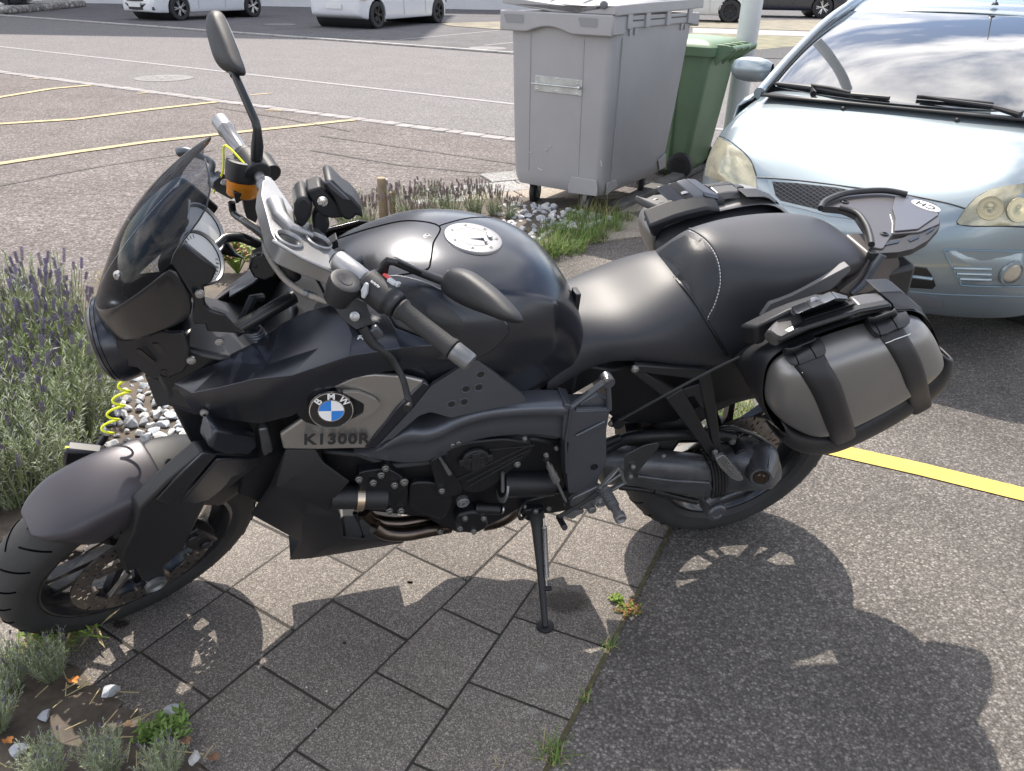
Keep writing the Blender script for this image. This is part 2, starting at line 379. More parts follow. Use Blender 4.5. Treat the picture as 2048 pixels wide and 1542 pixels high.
for k in range(-7, 1):
    ph = 0.0 if k == 0 else (phA if k == -1 else rnd.random())
    for j in range(-9, 9):
        a = pA + ud*(k*S_) + vd*((j+ph)*S_)
        q = [a, a+ud*S_, a+ud*S_+vd*S_, a+vd*S_]
        cc = sum(q, Vector((0, 0, 0)))/4
        if cc.y < 2.75 and cc.x > -2.4: slab(q)
# strip C between the parallel rows and the splayed row, then strip D up to the asphalt edge
L1p, L1d = G(674, 1420), vd
L2p, L2d = G(896, 1420), (G(1176, 1017)-G(896, 1420)).normalized()
xd = (G(896, 1420)-G(757, 1347)).normalized()
L1p = pA+ud*S_
c0 = (G(757, 1347)-L1p).dot(vd)
for j in range(-6, 9):
    a, b_ = L1p+vd*(c0+j*S_), L1p+vd*(c0+(j+1)*S_)
    q = [a, inter(a, xd, L2p, L2d), inter(b_, xd, L2p, L2d), b_]
    if q[0].y < 2.6 and (q[1]-q[0]).dot(xd) > .03: slab(q)
DJ = [((825, 1530), (968, 1590)), ((1000-100, 1384+30), (1141, 1440)), ((1034, 1235), (1213, 1295)), ((1104, 1124), (1277, 1177)), ((1176, 1033), (1294, 1071))]
DJ = [((1034, 1235), (1213, 1295)), ((1104, 1124), (1277, 1177)), ((1176, 1022), (1330, 1066))]
st = (G(1104, 1124)-G(1034, 1235)).dot(L2d)
base = G(1034, 1235); xd2 = (G(1213, 1295)-G(1034, 1235)).normalized()
for j in range(-7, 6):
    a, b_ = inter(base, Vector((L2d.x, L2d.y, 0)), base, xd2)+L2d*(j*st), base+L2d*((j+1)*st)
    a = L2p+L2d*((a-L2p).dot(L2d)); b_ = L2p+L2d*((b_-L2p).dot(L2d))
    q = [a, inter(a, xd2, e0, ed), inter(b_, xd2, e0, ed), b_]
    if q[0].y < 2.5: slab(q)
M_slab2 = ground_mat('washed_concrete_b', (.212, .188, .168), (.38, .34, .30), 330, .36, .25, bump=.5, rough=.82, dist=.0025)
M_slab3 = ground_mat('washed_concrete_c', (.262, .232, .205), (.46, .41, .365), 330, .36, .22, bump=.5, rough=.82, dist=.0025)
tag(slabs.build('paving', [M_slab, M_slab2, M_slab3], bevel=.004, seg=2, smooth=False), kind='structure')
# oil stain under the side stand and small dark spots (flat marks on the slab)
def blotch(px, py, rx, m, z=.0036, k=26):
    c = G(px, py); V = [(c.x+rx*(1+.12*math.sin(3*a+px)+.08*math.sin(7*a))*math.cos(a), c.y+rx*.78*(1+.1*math.sin(4*a+py))*math.sin(a), z) for a in [2*math.pi*i/k for i in range(k)]]
    cx = Vector((c.x, c.y, z)); W2 = [Vector((v[0], v[1], z)) for v in V]; W2 = [cx+(v-cx)*1.35 for v in W2]
    tag(mesh('oil_stain', W2+[cx], [(i, (i+1) % k, k) for i in range(k)], m, None, smooth=False, fix=False), kind='structure')
sheet('joint_moss', [(e0-ed*2.2+Vector((-.006, 0, 0))).xy, (e0-ed*2.2+Vector((.008, 0, 0))).xy, (e1+ed*.1+Vector((.007, 0, 0))).xy, (e1+ed*.1+Vector((-.005, 0, 0))).xy], .0012, mat('moss_joint', (.075, .065, .03), .95, bump=1, bscale=160, var=.6, vscale=40))
M_tar = mat('tar_seam', (.045, .042, .042), .7, var=.3, vscale=12)
for q in ([(-100, 385), (0, 371), (130, 345), (200, 332), (330, 312), (430, 300)], [(640, 271), (760, 288), (900, 308), (1034, 328)], [(620, 300), (800, 330), (1034, 352)], [(430, 214), (560, 235), (700, 262)]): pline('tar_seam', q, .018, M_tar, .0022)
pline('gutter_joint', [(-200, 118), (0, 141), (1020, 273), (1500, 335)], .018, M_tar, .0005)
M_patch = ground_mat('asphalt_patch', (.12, .115, .12), (.17, .165, .165), 60, .3, .15, bump=.4)
sheet('verge', [G(*q).xy for q in ((880, 48), (1040, 43), (1060, 57), (1030, 63), (900, 53))], .022, M_dry)
sheet('verge', [G(*q).xy for q in ((1300, 43), (1900, 40), (1900, 67), (1640, 64), (1385, 56))], .022, M_dry)
sheet('far_footway', [G(*q).xy for q in ((1385, 57), (1640, 65), (1900, 68), (1900, 77), (1630, 75), (1385, 67))], .021, mat('path_grey', (.30, .29, .29), .9, var=.15, vscale=2))
sheet('verge', [G(*q).xy for q in ((1380, 67), (1640, 76), (1900, 79), (1900, 92), (1620, 91), (1520, 101), (1380, 99))], .022, mat('worn_turf', (.17, .16, .10), .95, bump=1, bscale=30, var=.5, vscale=3))
sheet('asphalt_patch', [G(*q).xy for q in ((1515, 99), (1640, 89), (1900, 91), (1900, 128), (1500, 118))], .0205, M_patch)
_m = mat('oil_dark', (.040, .031, .024), .6, var=.3, vscale=30); _t = _m.node_tree; _b = _t.nodes['Principled BSDF']
_c = _t.nodes.new('ShaderNodeTexCoord'); _mp = _t.nodes.new('ShaderNodeMapping'); _mp.inputs['Location'].default_value = (-1, -1, 0); _mp.inputs['Scale'].default_value = (2, 2, 0)
_g = _t.nodes.new('ShaderNodeTexGradient'); _g.gradient_type = 'SPHERICAL'; _n = _t.nodes.new('ShaderNodeTexNoise'); _n.inputs['Scale'].default_value = 60; _n.inputs['Detail'].default_value = 5
_a = _t.nodes.new('ShaderNodeMath'); _a.operation = 'MULTIPLY_ADD'; _a.inputs[1].default_value = .55; _r = _t.nodes.new('ShaderNodeMapRange'); _r.inputs['From Min'].default_value = .30; _r.inputs['From Max'].default_value = .75; _r.inputs['To Max'].default_value = .72
_t.links.new(_c.outputs['Generated'], _mp.inputs[0]); _t.links.new(_mp.outputs[0], _g.inputs[0]); _t.links.new(_c.outputs['Object'], _n.inputs['Vector']); _t.links.new(_n.outputs['Fac'], _a.inputs[0]); _t.links.new(_g.outputs['Fac'], _a.inputs[2]); _t.links.new(_a.outputs[0], _r.inputs[0]); _t.links.new(_r.outputs[0], _b.inputs['Alpha'])
blotch(1135, 1205, .052, mat('oil_dark', (.040, .031, .024), .6, var=.3, vscale=30))
blotch(240, 1250, .018, MAT['oil_dark'])
blotch(690, 1288, .005, MAT['oil_dark'])
_m2 = _m.copy(); _m2.name = 'chalky_scuff'; _b2 = _m2.node_tree.nodes['Principled BSDF']
for _l in list(_b2.inputs['Base Color'].links): _m2.node_tree.links.remove(_l)
_b2.inputs['Base Color'].default_value = (.42, .40, .37, 1)
for _n2 in _m2.node_tree.nodes:
    if _n2.type == 'MAP_RANGE' and not _n2.outputs[0].links[0].to_socket.name == 'Roughness': _n2.inputs['From Min'].default_value = .52; _n2.inputs['From Max'].default_value = .95; _n2.inputs['To Max'].default_value = .4
for _q in ((1085, 1335, .022), (1062, 1425, .018)): blotch(*_q, _m2, .0039)
# ---------------- planted bed: a gently mounded soil surface
BEDP = [(-60, 1325), (0, 1262), (190, 1128), (380, 1058), (505, 985), (560, 930), (700, 880), (830, 800), (1060, 640), (1105, 512), (1235, 440), (1300, 400), (1010, 395), (900, 405), (830, 410), (700, 440), (420, 520), (180, 570), (0, 600), (-500, 660), (-900, 1000)]
def mound(name, pix, m, h=.03, step=.09, z0=.004):
    P = [G(*q).xy for q in pix]; xs = [p.x for p in P]; ys = [p.y for p in P]
    def dist(x, y):
        c = False; dm = 9; n = len(P)
        for i in range(n):
            a, d = P[i], P[i-1]
            if (a.y > y) != (d.y > y) and x < (d.x-a.x)*(y-a.y)/(d.y-a.y)+a.x: c = not c
            e = d-a; t = max(0, min(1, ((x-a.x)*e.x+(y-a.y)*e.y)/max(1e-9, e.dot(e)))); dm = min(dm, ((a+e*t)-Vector((x, y))).length)
        return dm if c else -dm
    V = []; idx = {}; F = []
    nx = int((max(xs)-min(xs))/step)+2; ny = int((max(ys)-min(ys))/step)+2
    for i in range(nx):
        for j in range(ny):
            x, y = min(xs)+i*step, min(ys)+j*step; d = dist(x, y)
            if d > -step*.75:
                z = z0-.03+min(1, max(0, (d+.03)/.12))*(.03+h)+max(0, min(1, d/.2))*noise.noise(Vector((x*5, y*5, 0)))*.02+noise.noise(Vector((x*23, y*23, 3)))*.006
                idx[i, j] = len(V); V.append((x, y, z))
    for (i, j) in list(idx):
        if (i+1, j) in idx and (i, j+1) in idx and (i+1, j+1) in idx: F.append((idx[i, j], idx[i+1, j], idx[i+1, j+1], idx[i, j+1]))
    return mesh(name, V, F, m, None, fix=False), dist
bed, bed_dist = mound('planting_bed', BEDP, M_soil); tag(bed, kind='structure')
BED2 = [(-300, 1290), (0, 1300), (90, 1275), (200, 1330), (330, 1420), (480, 1545), (560, 1700), (-300, 1750)]
bed2, bed2_dist = mound('planting_bed', BED2, M_soil, h=.025); tag(bed2, kind='structure')
# dark weathered kerb between bed and forecourt, behind the motorcycle
b = MB()
kk = [G(1238, 428), G(1412, 338), G(1520, 290)]
for i in range(2):
    d = (kk[i+1]-kk[i]); n = Vector((-d.y, d.x, 0)).normalized()*.11; g = d.normalized()*.004
    b.prism([kk[i]+g, kk[i+1]-g, kk[i+1]-g+n, kk[i]+g+n], (0, 0, .05))
tag(b.build('kerb', M_dkerb, bevel=.012), kind='structure')
# ================================================================== THE MOTORCYCLE
A_ = G(1395, 1030); B_ = G(110, 1245)
_ex = (B_-A_); _ex.z = 0; _ex.normalize(); _ey = Vector((-_ex.y, _ex.x, 0)); LEAN = R_(12)
BF = Frame(A_, _ex, _ey*math.cos(LEAN)-Vector((0, 0, math.sin(LEAN))), Vector((0, 0, math.cos(LEAN)))+_ey*math.sin(LEAN))
BM = BF.M()
bike = empty('motorcycle', BM, 'dark graphite motorcycle with smoked screen and two side cases, leaning on its side stand', 'motorcycle')
def P(c, x, y, yl, ax='y'): return BF.at(*cv(c, x, y), yl, ax)
def PP(c, pts, yl=None): return [P(c, q[0], q[1], q[2] if len(q) > 2 else yl) for q in pts]
# steered frame (wheel, fork, bars turned to the left)
RAKE, STEER = R_(27), R_(28)
sax = Vector((-math.sin(RAKE), 0, math.cos(RAKE)))
SR = Matrix.Rotation(STEER, 3, sax)
SRW = Matrix.Rotation(R_(30), 3, Vector((-math.sin(R_(37)), 0, math.cos(R_(37)))))
WPIV = Vector((1.46, 0, .280)); HUB = WPIV + SRW @ Vector((.06, 0, 0))
wu, wn, ww = SRW @ Vector((1, 0, 0)), SRW @ Vector((0, 1, 0)), SRW @ Vector((0, 0, 1))
WM = Matrix((wu, wn, ww)).transposed().to_4x4(); WM.translation = HUB          # wheel frame inside bike frame
def sub_frame(M):
    W = BM @ M; r = W.to_3x3(); return Frame(W.translation, r.col[0], r.col[1], r.col[2])
WF = sub_frame(WM)
def PW(c, x, y, yl, ax='y'): return WM @ WF.at(*cv(c, x, y), yl, ax)
HM = Matrix((SR @ Vector((math.cos(RAKE), 0, math.sin(RAKE))), SR @ Vector((0, 1, 0)), sax)).transposed().to_4x4(); HM.translation = Vector((1.03, 0, 1.03))
HF = sub_frame(HM)
def PH(c, x, y, v, ax='y'): return HM @ HF.at(*cv(c, x, y), v, ax)
# materials
m_paint = mat('graphite_paint', (.024, .027, .036), .24, metal=.55, coat=.45, coatr=.22, bump=.05, bscale=400, var=.08, vscale=7)
m_paintg = mat('graphite_fender', (.060, .056, .064), .40, metal=.5, bump=.05, bscale=500, var=.07, vscale=6)
m_silver = mat('magnesium_paint', (.36, .345, .325), .36, metal=.75, bump=.05, bscale=500, var=.05, vscale=5)
m_frame = mat('frame_grey', (.105, .113, .130), .38, metal=.6, bump=.12, bscale=600, var=.06, vscale=10)
m_black = mat('black_plastic', (.011, .0115, .014), .48, bump=.25, bscale=900, var=.15, vscale=9)
m_blk2 = mat('black_smooth', (.010, .011, .013), .30, var=.1, vscale=9)
m_gloss = mat('gloss_black', (.006, .007, .009), .22, coat=.3, coatr=.12)
m_engine = mat('engine_black', (.010, .0105, .013), .42, metal=.2, bump=.3, bscale=500, var=.25, vscale=14)
m_rubber = mat('tyre_rubber', (.022, .022, .023), .72, bump=.35, bscale=260, var=.22, vscale=14)
m_seat = mat('seat_leather', (.022, .023, .028), .46, bump=.12, bscale=700, tex='voronoi', var=.06, vscale=8)
m_seatd = mat('seat_leather_smooth', (.008, .009, .012), .24, bump=.3, bscale=700, tex='voronoi')
m_alu = mat('cast_aluminium', (.31, .31, .315), .46, metal=.9, bump=.12, bscale=400, var=.08, vscale=16)
m_alud = mat('dull_aluminium', (.20, .205, .21), .45, metal=.7, bump=.2, bscale=300, var=.25, vscale=20)
m_alub = mat('drive_casting', (.10, .105, .115), .42, metal=.65, bump=.35, bscale=260, var=.3, vscale=18)
m_bolt = mat('bolt_steel', (.42, .42, .42), .36, metal=1)
m_chrome = mat('chrome', (.7, .7, .7), .12, metal=1)
m_exh = mat('heat_tinted_steel', (.12, .095, .08), .30, metal=1, var=.4, vscale=12)
m_disc = mat('brake_disc_steel', (.20, .18, .165), .36, metal=.9, var=.25, vscale=30)
m_rim = mat('rim_black', (.020, .021, .024), .25, metal=.4, coat=.3)
m_case = mat('case_lid_grey', (.215, .212, .208), .34, metal=.65, bump=.1, bscale=700, var=.05, vscale=6)
m_smoke = bpy.data.materials.new('smoked_acrylic'); m_smoke.use_nodes = True
_t = m_smoke.node_tree; _b = _t.nodes['Principled BSDF']; _o = _t.nodes['Material Output']
_tr = _t.nodes.new('ShaderNodeBsdfTransparent'); _tr.inputs[0].default_value = (.46, .49, .54, 1); _mx = _t.nodes.new('ShaderNodeMixShader')
_b.inputs['Base Color'].default_value = (.02, .022, .027, 1); _b.inputs['Roughness'].default_value = .06
_lw = _t.nodes.new('ShaderNodeLayerWeight'); _lw.inputs[0].default_value = .5; _mr = _t.nodes.new('ShaderNodeMapRange'); _mr.inputs['To Min'].default_value = .16; _mr.inputs['To Max'].default_value = .9
_t.links.new(_lw.outputs['Fresnel'], _mr.inputs[0]); _t.links.new(_mr.outputs[0], _mx.inputs[0]); _t.links.new(_tr.outputs[0], _mx.inputs[1]); _t.links.new(_b.outputs[0], _mx.inputs[2]); _t.links.new(_mx.outputs[0], _o.inputs[0])
m_amber = mat('amber_reservoir', (.75, .27, .02), .25, trans=.35)
m_yelc = mat('yellow_cable', (.80, .86, .03), .35)
m_red = mat('red_switch', (.55, .05, .04), .4)
m_greyb = mat('grey_switch', (.45, .46, .48), .5)
m_sand2 = mat('hose_sleeve', (.30, .27, .24), .55, bump=.4, bscale=300)
m_gap = mat('gap_dark', (.004, .004, .005), 1.0, spec=0)
m_wht = mat('white_print', (.78, .78, .76), .5)
# ---- builders
def plate(name, pts, t, m, par=None, bev=.004, rnd_=0, seg=2, **k):
    """prism of bike-local points pushed inwards (towards the bike's middle)"""
    par = par or bike
    if rnd_: pts = rpoly(pts, rnd_)
    mb = MB(); mb.prism(pts, (0, -t, 0)); return mb.build(name, m, par, bevel=bev, seg=seg)
def mirror(o, par=None):
    """the same part on the far side of the bike"""
    me = o.data.copy()
    me.transform(Matrix.Diagonal((1, -1, 1, 1))); me.flip_normals()
    c = bpy.data.objects.new(o.name.split('.')[0], me); COL.objects.link(c); c.parent = par or o.parent
    for md in o.modifiers:
        n = c.modifiers.new(md.name, md.type)
        for q in ('width', 'segments', 'limit_method', 'angle_limit', 'levels', 'render_levels', 'thickness', 'offset'):
            if hasattr(md, q):
                try: setattr(n, q, getattr(md, q))
                except Exception: pass
    return c
def panel(name, V, F, t, m, par=None, bev=.003, seg=2, flip=False):
    """faceted shell from bike-local points, given a thickness"""
    me = bpy.data.meshes.new(name); me.from_pydata([tuple(v) for v in V], [], F)
    bm = bmesh.new(); bm.from_mesh(me); bmesh.ops.recalc_face_normals(bm, faces=bm.faces)
    s = sum(f.normal.y*f.calc_area() for f in bm.faces)
    if s < 0: bmesh.ops.reverse_faces(bm, faces=bm.faces)
    bm.to_mesh(me); bm.free()
    o = link(name, me, m, par or bike, True)
    md = o.modifiers.new('s', 'SOLIDIFY'); md.thickness = t; md.offset = -1
    md = o.modifiers.new('b', 'BEVEL'); md.width = bev; md.segments = seg; md.limit_method = 'ANGLE'; md.angle_limit = R_(9)
    return o
from mathutils.bvhtree import BVHTree
def caster(o):
    """lets small details be seated on a part's real surface"""
    dg = bpy.context.evaluated_depsgraph_get(); dg.update(); e = o.evaluated_get(dg); me = e.to_mesh()
    V = [v.co.copy() for v in me.vertices]; F = [tuple(p.vertices) for p in me.polygons]; e.to_mesh_clear()
    bvh = BVHTree.FromPolygons(V, F)
    # parts are parented without own transform, so bike-local = object-local
    inv = BM.inverted(); eye = inv @ EYE; r3 = inv.to_3x3()
    def f(c, x, y):
        h = bvh.ray_cast(eye, (r3 @ ray(*cv(c, x, y))).normalized())
        return (h[0], h[1]) if h[0] is not None else (None, None)
    return f
def seam(name, o, c, pts, r=.0012, m=None, k=5, lift=0.0, dash=0):
    f = caster(o); P2 = spline([Vector((*q, 0)) for q in pts], None, k); out = []
    for q in P2:
        h, n = f(c, q.x, q.y)
        if h is not None:
            if n.dot(BM.inverted() @ EYE - h) < 0: n = -n
            out.append(h+n*lift)
    if len(out) < 2: return None
    mb = MB()
    if dash:
        L = [0]
        for a, b in zip(out, out[1:]): L.append(L[-1]+(b-a).length)
        s = 0
        def at(s):
            for i in range(len(L)-1):
                if L[i+1] >= s: return out[i].lerp(out[i+1], (s-L[i])/max(1e-9, L[i+1]-L[i]))
            return out[-1]
        while s+dash < L[-1]: mb.tube([at(s), at(s+dash*.6)], r, 5); s += dash
    else: mb.tube(out, r, 6)
    return mb.build(name, m or m_gap, o)
# ------------------------------------------------------------------ wheels
def make_wheel(name, R, W, rimr, rimw, nsp, M, disc, label=None):
    """built about its own y axis in the frame M (bike-local)"""
    w = bpy.data.objects.new(name, None); COL.objects.link(w); w.parent = bike; w.matrix_local = M; w.empty_display_size = .1
    if label: w['label'] = label
    Y = Vector((0, 1, 0)); prof = []
    for i in range(-14, 15):
        a = i/14*math.pi*.62; y = W/2*math.sin(a)/math.sin(math.pi*.5) if abs(a) < math.pi/2 else W/2*(1 if a > 0 else -1)*(1-.10*(abs(a)-math.pi/2))
        rr = rimr+.012+(R-rimr-.012)*max(0.0, math.cos(a*.80))**.85
        prof.append((max(-W/2, min(W/2, y)), rr))
    prof = [(-rimw/2, rimr+.002)]+prof+[(rimw/2, rimr+.002)]
    t = MB(); t.lathe((0, 0, 0), Y, prof, 96, cap=False)
    ty = t.build('tyre', m_rubber, w)
    # tread grooves: thin dark cuts following the crown
    g = MB(); nG = 26
    for k in range(nG):
        for sgn in (-1, 1):
            pts = []
            for j in range(7):
                u = .10+.70*j/6; a = sgn*u*math.pi/2*.92; y = W/2*math.sin(a); rr = rimr+.012+(R-rimr-.012)*math.cos(a*.80)**.85 + .0002
                th = 2*math.pi*(k+(.5 if sgn > 0 else 0))/nG+u*.22
                pts.append(Vector((rr*math.cos(th), y, rr*math.sin(th))))
            g.tube(pts, .0022, 4, smooth=2)
    g.build('tread_groove', m_gap, ty)
    r = MB()
    r.lathe((0, 0, 0), Y, [(-rimw/2, rimr+.006), (-rimw/2-.002, rimr-.004), (-rimw/2+.006, rimr-.012), (-rimw/2+.02, rimr-.020), (0, rimr-.030), (rimw/2-.02, rimr-.020), (rimw/2-.006, rimr-.012), (rimw/2+.002, rimr-.004), (rimw/2, rimr+.006)], 80, cap=False)
    r.lathe((0, 0, 0), Y, [(-rimw/2+.01, rimr-.012), (0, rimr-.022), (rimw/2-.01, rimr-.012)], 80, cap=False)
    for k in range(nsp):
        for s_ in (-1, 1):
            a0 = 2*math.pi*k/nsp; a1 = a0+s_*(.9/nsp)
            p0 = Vector((.035*math.cos(a0+s_*.3), 0, .035*math.sin(a0+s_*.3))); p1 = Vector(((rimr-.02)*math.cos(a1), 0, (rimr-.02)*math.sin(a1)))
            d = (p1-p0).normalized(); q = d.cross(Y); h0, h1, th = .011, .007, .010
            r.prism([p0+q*h0-Y*.016, p1+q*h1-Y*th, p1-q*h1-Y*th, p0-q*h0-Y*.016], Y*.026)
    r.lathe((0, 0, 0), Y, [(-.045, .028), (-.045, .044), (.045, .044), (.045, .028)], 32)
    rim = r.build('rim', m_rim, w, bevel=.002, seg=1)
    for (yy, ro, ri) in disc:
        b = MB(); n = 60; V = []; F = []
        rings = [ri, ri+(ro-ri)*.25, ri+(ro-ri)*.5, ri+(ro-ri)*.75, ro]
        holes = set()
        m_ = 120
        for s2 in (-.0025, .0025):
            for rr in rings:
                for i in range(m_):
                    a = 2*math.pi*i/m_; V.append(Vector((rr*math.cos(a), yy+s2, rr*math.sin(a))))
        nr = len(rings)
        def hole(j, i): return (j in (0, 1, 2, 3)) and ((i+ j*3) % 6 == 0) and j != 1 or (j == 1 and (i+2) % 6 == 0)
        for j in range(nr-1):
            for i in range(m_):
                i2 = (i+1) % m_
                if hole(j, i):
                    A1, B1, C1, D1 = j*m_+i, j*m_+i2, (j+1)*m_+i2, (j+1)*m_+i; o_ = nr*m_
                    for x1, x2 in ((A1, B1), (B1, C1), (C1, D1), (D1, A1)): F.append((x1, x2, x2+o_, x1+o_))
                    continue
                F.append((j*m_+i, (j+1)*m_+i, (j+1)*m_+i2, j*m_+i2)); F.append(tuple(nr*m_+x for x in (j*m_+i, j*m_+i2, (j+1)*m_+i2, (j+1)*m_+i)))
        for i in range(m_):
            i2 = (i+1) % m_; F.append((i, i2, nr*m_+i2, nr*m_+i)); k2 = (nr-1)*m_; F.append((k2+i2, k2+i, nr*m_+k2+i, nr*m_+k2+i2))
        b.add(V, F)
        for k in range(10):
            a = 2*math.pi*k/10; c = Vector(((ri-.006)*math.cos(a), yy, (ri-.006)*math.sin(a))); b.lathe(c-Y*.006, Y, [(0, .008), (.012, .008)], 12)
        for k in range(5):
            a = 2*math.pi*(k+.5)/5; p0 = Vector((.045*math.cos(a), yy*.8, .045*math.sin(a))); p1 = Vector(((ri-.004)*math.cos(a), yy, (ri-.004)*math.sin(a)))
            b.tube([p0, p1], .008, 6)
        b.build('brake_disc', m_disc, w)
    return w
rear_w = make_wheel('rear_wheel', .308, .18, .214, .15, 5, Matrix.Translation((-.005, 0, .314)), [(.062, .132, .085)])
front_w = make_wheel('front_wheel', .292, .115, .216, .09, 5, WM, [(.066, .160, .118), (-.066, .160, .118)])
ax = MB(); ax.lathe((0, -.12, 0), (0, 1, 0), [(0, .016), (.232, .016), (.236, .024), (.246, .024), (.248, .018), (.242, .014)], 20)
ax.build('axle', m_alud, front_w)
# ------------------------------------------------------------------ front fender (wraps the tyre)
def wl(th, r, y): return WM @ Vector((r*math.cos(th), y, r*math.sin(th)))
def fender(name, th0, th1, n, prof, m, taper0=.3, taper1=0, par=None):
    rows = []
    for i in range(n+1):
        t = i/n; th = th0+(th1-th0)*t
        k = 1.0
        if t < taper0: k = math.sin(math.pi/2*t/taper0)**.55
        row = []
        for (y, r) in prof:
            rmin = prof[len(prof)//2][1]
            r2 = rmin-(rmin-r)*k
            row.append(wl(th, r2, y*(.35+.65*k)))
        rows.append(row)
    mb = MB(); mb.grid(rows); return mb.build(name, m, par or bike, solid=.003, sub=1)
fprof = [(-.076, .222), (-.080, .270), (-.077, .304), (-.062, .317), (-.030, .323), (0, .325), (.030, .323), (.062, .317), (.077, .304), (.080, .270), (.076, .222)]
_w = WF.at(*cv('b', 138, 945), .0); TH0 = math.atan2(_w.z, _w.x)
_w = WF.at(*cv('b', 725, 640), .05); TH1 = math.atan2(_w.z, _w.x)
print('fender angles', math.degrees(TH0), math.degrees(TH1))
fend = fender('front_fender', TH0-R_(8), TH1, 24, fprof, m_paintg, .34)
fend2 = fender('inner_fender', TH1-.05, TH1+.75, 10, [(y*.93, r-.008) for y, r in fprof], m_black, .0001)
# ------------------------------------------------------------------ fork (telelever carrier) in the wheel frame
def wplate(name, c, pts, y, t, m, par=None, bev=.005):
    V = [PW(c, q[0], q[1], q[2] if len(q) > 2 else y) for q in pts]; mb = MB(); mb.prism(V, wn*-t); return mb.build(name, m, par or bike, bevel=bev, seg=2)
fk1 = wplate('fork_leg', 's', [(1210, 400), (1450, 200, .11), (1570, 215, .12), (1880, 235, .12), (1860, 290, .12), (1700, 400, .12), (1640, 440, .115), (1480, 560, .11), (1390, 740, .11), (1330, 880, .11), (1240, 960, .11), (1180, 1010, .115), (1190, 1080, .115), (1110, 1140, .115), (1020, 1120, .115), (1000, 1030, .11), (900, 1060, .105), (870, 960, .105), (960, 780, .10), (1000, 600, .10)], .105, .035, m_black)
wplate('fork_cover', 's', [(1120, 545, .107), (1250, 400, .115), (1460, 205, .125), (1560, 215, .128), (1330, 470, .118), (1200, 580, .110)], .11, .006, m_paint)
wplate('fork_cover', 's', [(1280, 575, .112), (1560, 250, .128), (1870, 240, .125), (1640, 430, .118), (1500, 540, .112), (1330, 590, .110)], .11, .008, m_paint)
wplate('fork_bridge', 's', [(1500, 180, .12), (1540, 20, .10), (1850, 60, .10), (1830, 150, .12), (1790, 235, .125), (1600, 225, .125)], .11, .05, m_paint, bev=.01)
mb = MB(); o_ = [PW('s', x, y, -.075) for x, y in ((1000, 600), (1300, 300), (1380, 420), (1120, 1080), (1030, 1060))]
mb.prism(o_, wn*-.03); mb.build('fork_leg', m_black, bike, bevel=.006)
# brake calipers
for yy in (.085, -.085):
    mb = MB(); c = WM @ Vector((-.115, yy, .075)); mb.box(c, (.05, .045, .11), WM.to_3x3() @ Matrix.Rotation(R_(20), 3, 'Y')); mb.box(WM @ Vector((-.10, yy*1.15, .08)), (.03, .02, .08), WM.to_3x3() @ Matrix.Rotation(R_(20), 3, 'Y'))
    for k in (-1, 1): mb.lathe(WM @ Vector((-.115+.012*k, yy*1.1, .075+.03*k)), wn*(1 if yy > 0 else -1), [(0, .014), (.022, .014)], 14)
    mb.build('brake_caliper', m_engine, bike, bevel=.004)
# ------------------------------------------------------------------ tank
TS = [(1.03, [(0, .965), (.05, .96), (.10, .94), (.14, .90), (.155, .85), (.15, .80)]),
      (.98, [(0, .992), (.06, .988), (.12, .965), (.165, .915), (.18, .86), (.175, .79)]),
      (.90, [(0, 1.010), (.08, 1.006), (.145, .98), (.192, .925), (.20, .86), (.185, .76)]),
      (.82, [(0, 1.014), (.09, 1.010), (.155, .985), (.203, .925), (.208, .85), (.185, .74)]),
      (.74, [(0, 1.004), (.10, 1.000), (.165, .975), (.207, .915), (.203, .83), (.172, .72)]),
      (.66, [(0, .994), (.10, .986), (.160, .955), (.198, .89), (.188, .80), (.152, .70)]),
      (.60, [(0, .968), (.09, .960), (.150, .925), (.178, .86), (.160, .78), (.130, .69)]),
      (.55, [(0, .922), (.08, .912), (.125, .88), (.143, .83), (.132, .75), (.11, .66)]),
      (.515, [(0, .865), (.07, .855), (.105, .825), (.122, .785), (.122, .72), (.112, .64)]),
      (.495, [(0, .80), (.05, .795), (.08, .775), (.095, .74), (.097, .69), (.09, .64)])]
rows = []
for x, h_ in TS:
    full = [Vector((x, -y, z)) for y, z in h_[::-1]]+[Vector((x, y, z)) for y, z in h_[1:]]
    rows.append(full)
mb = MB(); mb.grid(rows); mb.F.append(tuple(range(11)))
mb.mi.append(0)
tank = mb.build('fuel_tank', m_paint, bike, sub=3)
_cl = tank.data.attributes.new('crease_edge', 'FLOAT', 'EDGE')
for _e in tank.data.edges:
    a, b_ = _e.vertices[0], _e.vertices[1]; ra, ca = divmod(a, 11); rb2, cb2 = divmod(b_, 11)
    if a < 110 and b_ < 110 and ca == cb2 and ca in (3, 7) and min(ra, rb2) >= 2: _cl.data[_e.index].value = .75
    elif a < 110 and b_ < 110 and ca == cb2 and ca in (1, 9) and min(ra, rb2) >= 1: _cl.data[_e.index].value = .5
    elif a < 110 and b_ < 110 and ra == rb2 == 6 and (min(ca, cb2) >= 7 or max(ca, cb2) <= 3): _cl.data[_e.index].value = .6
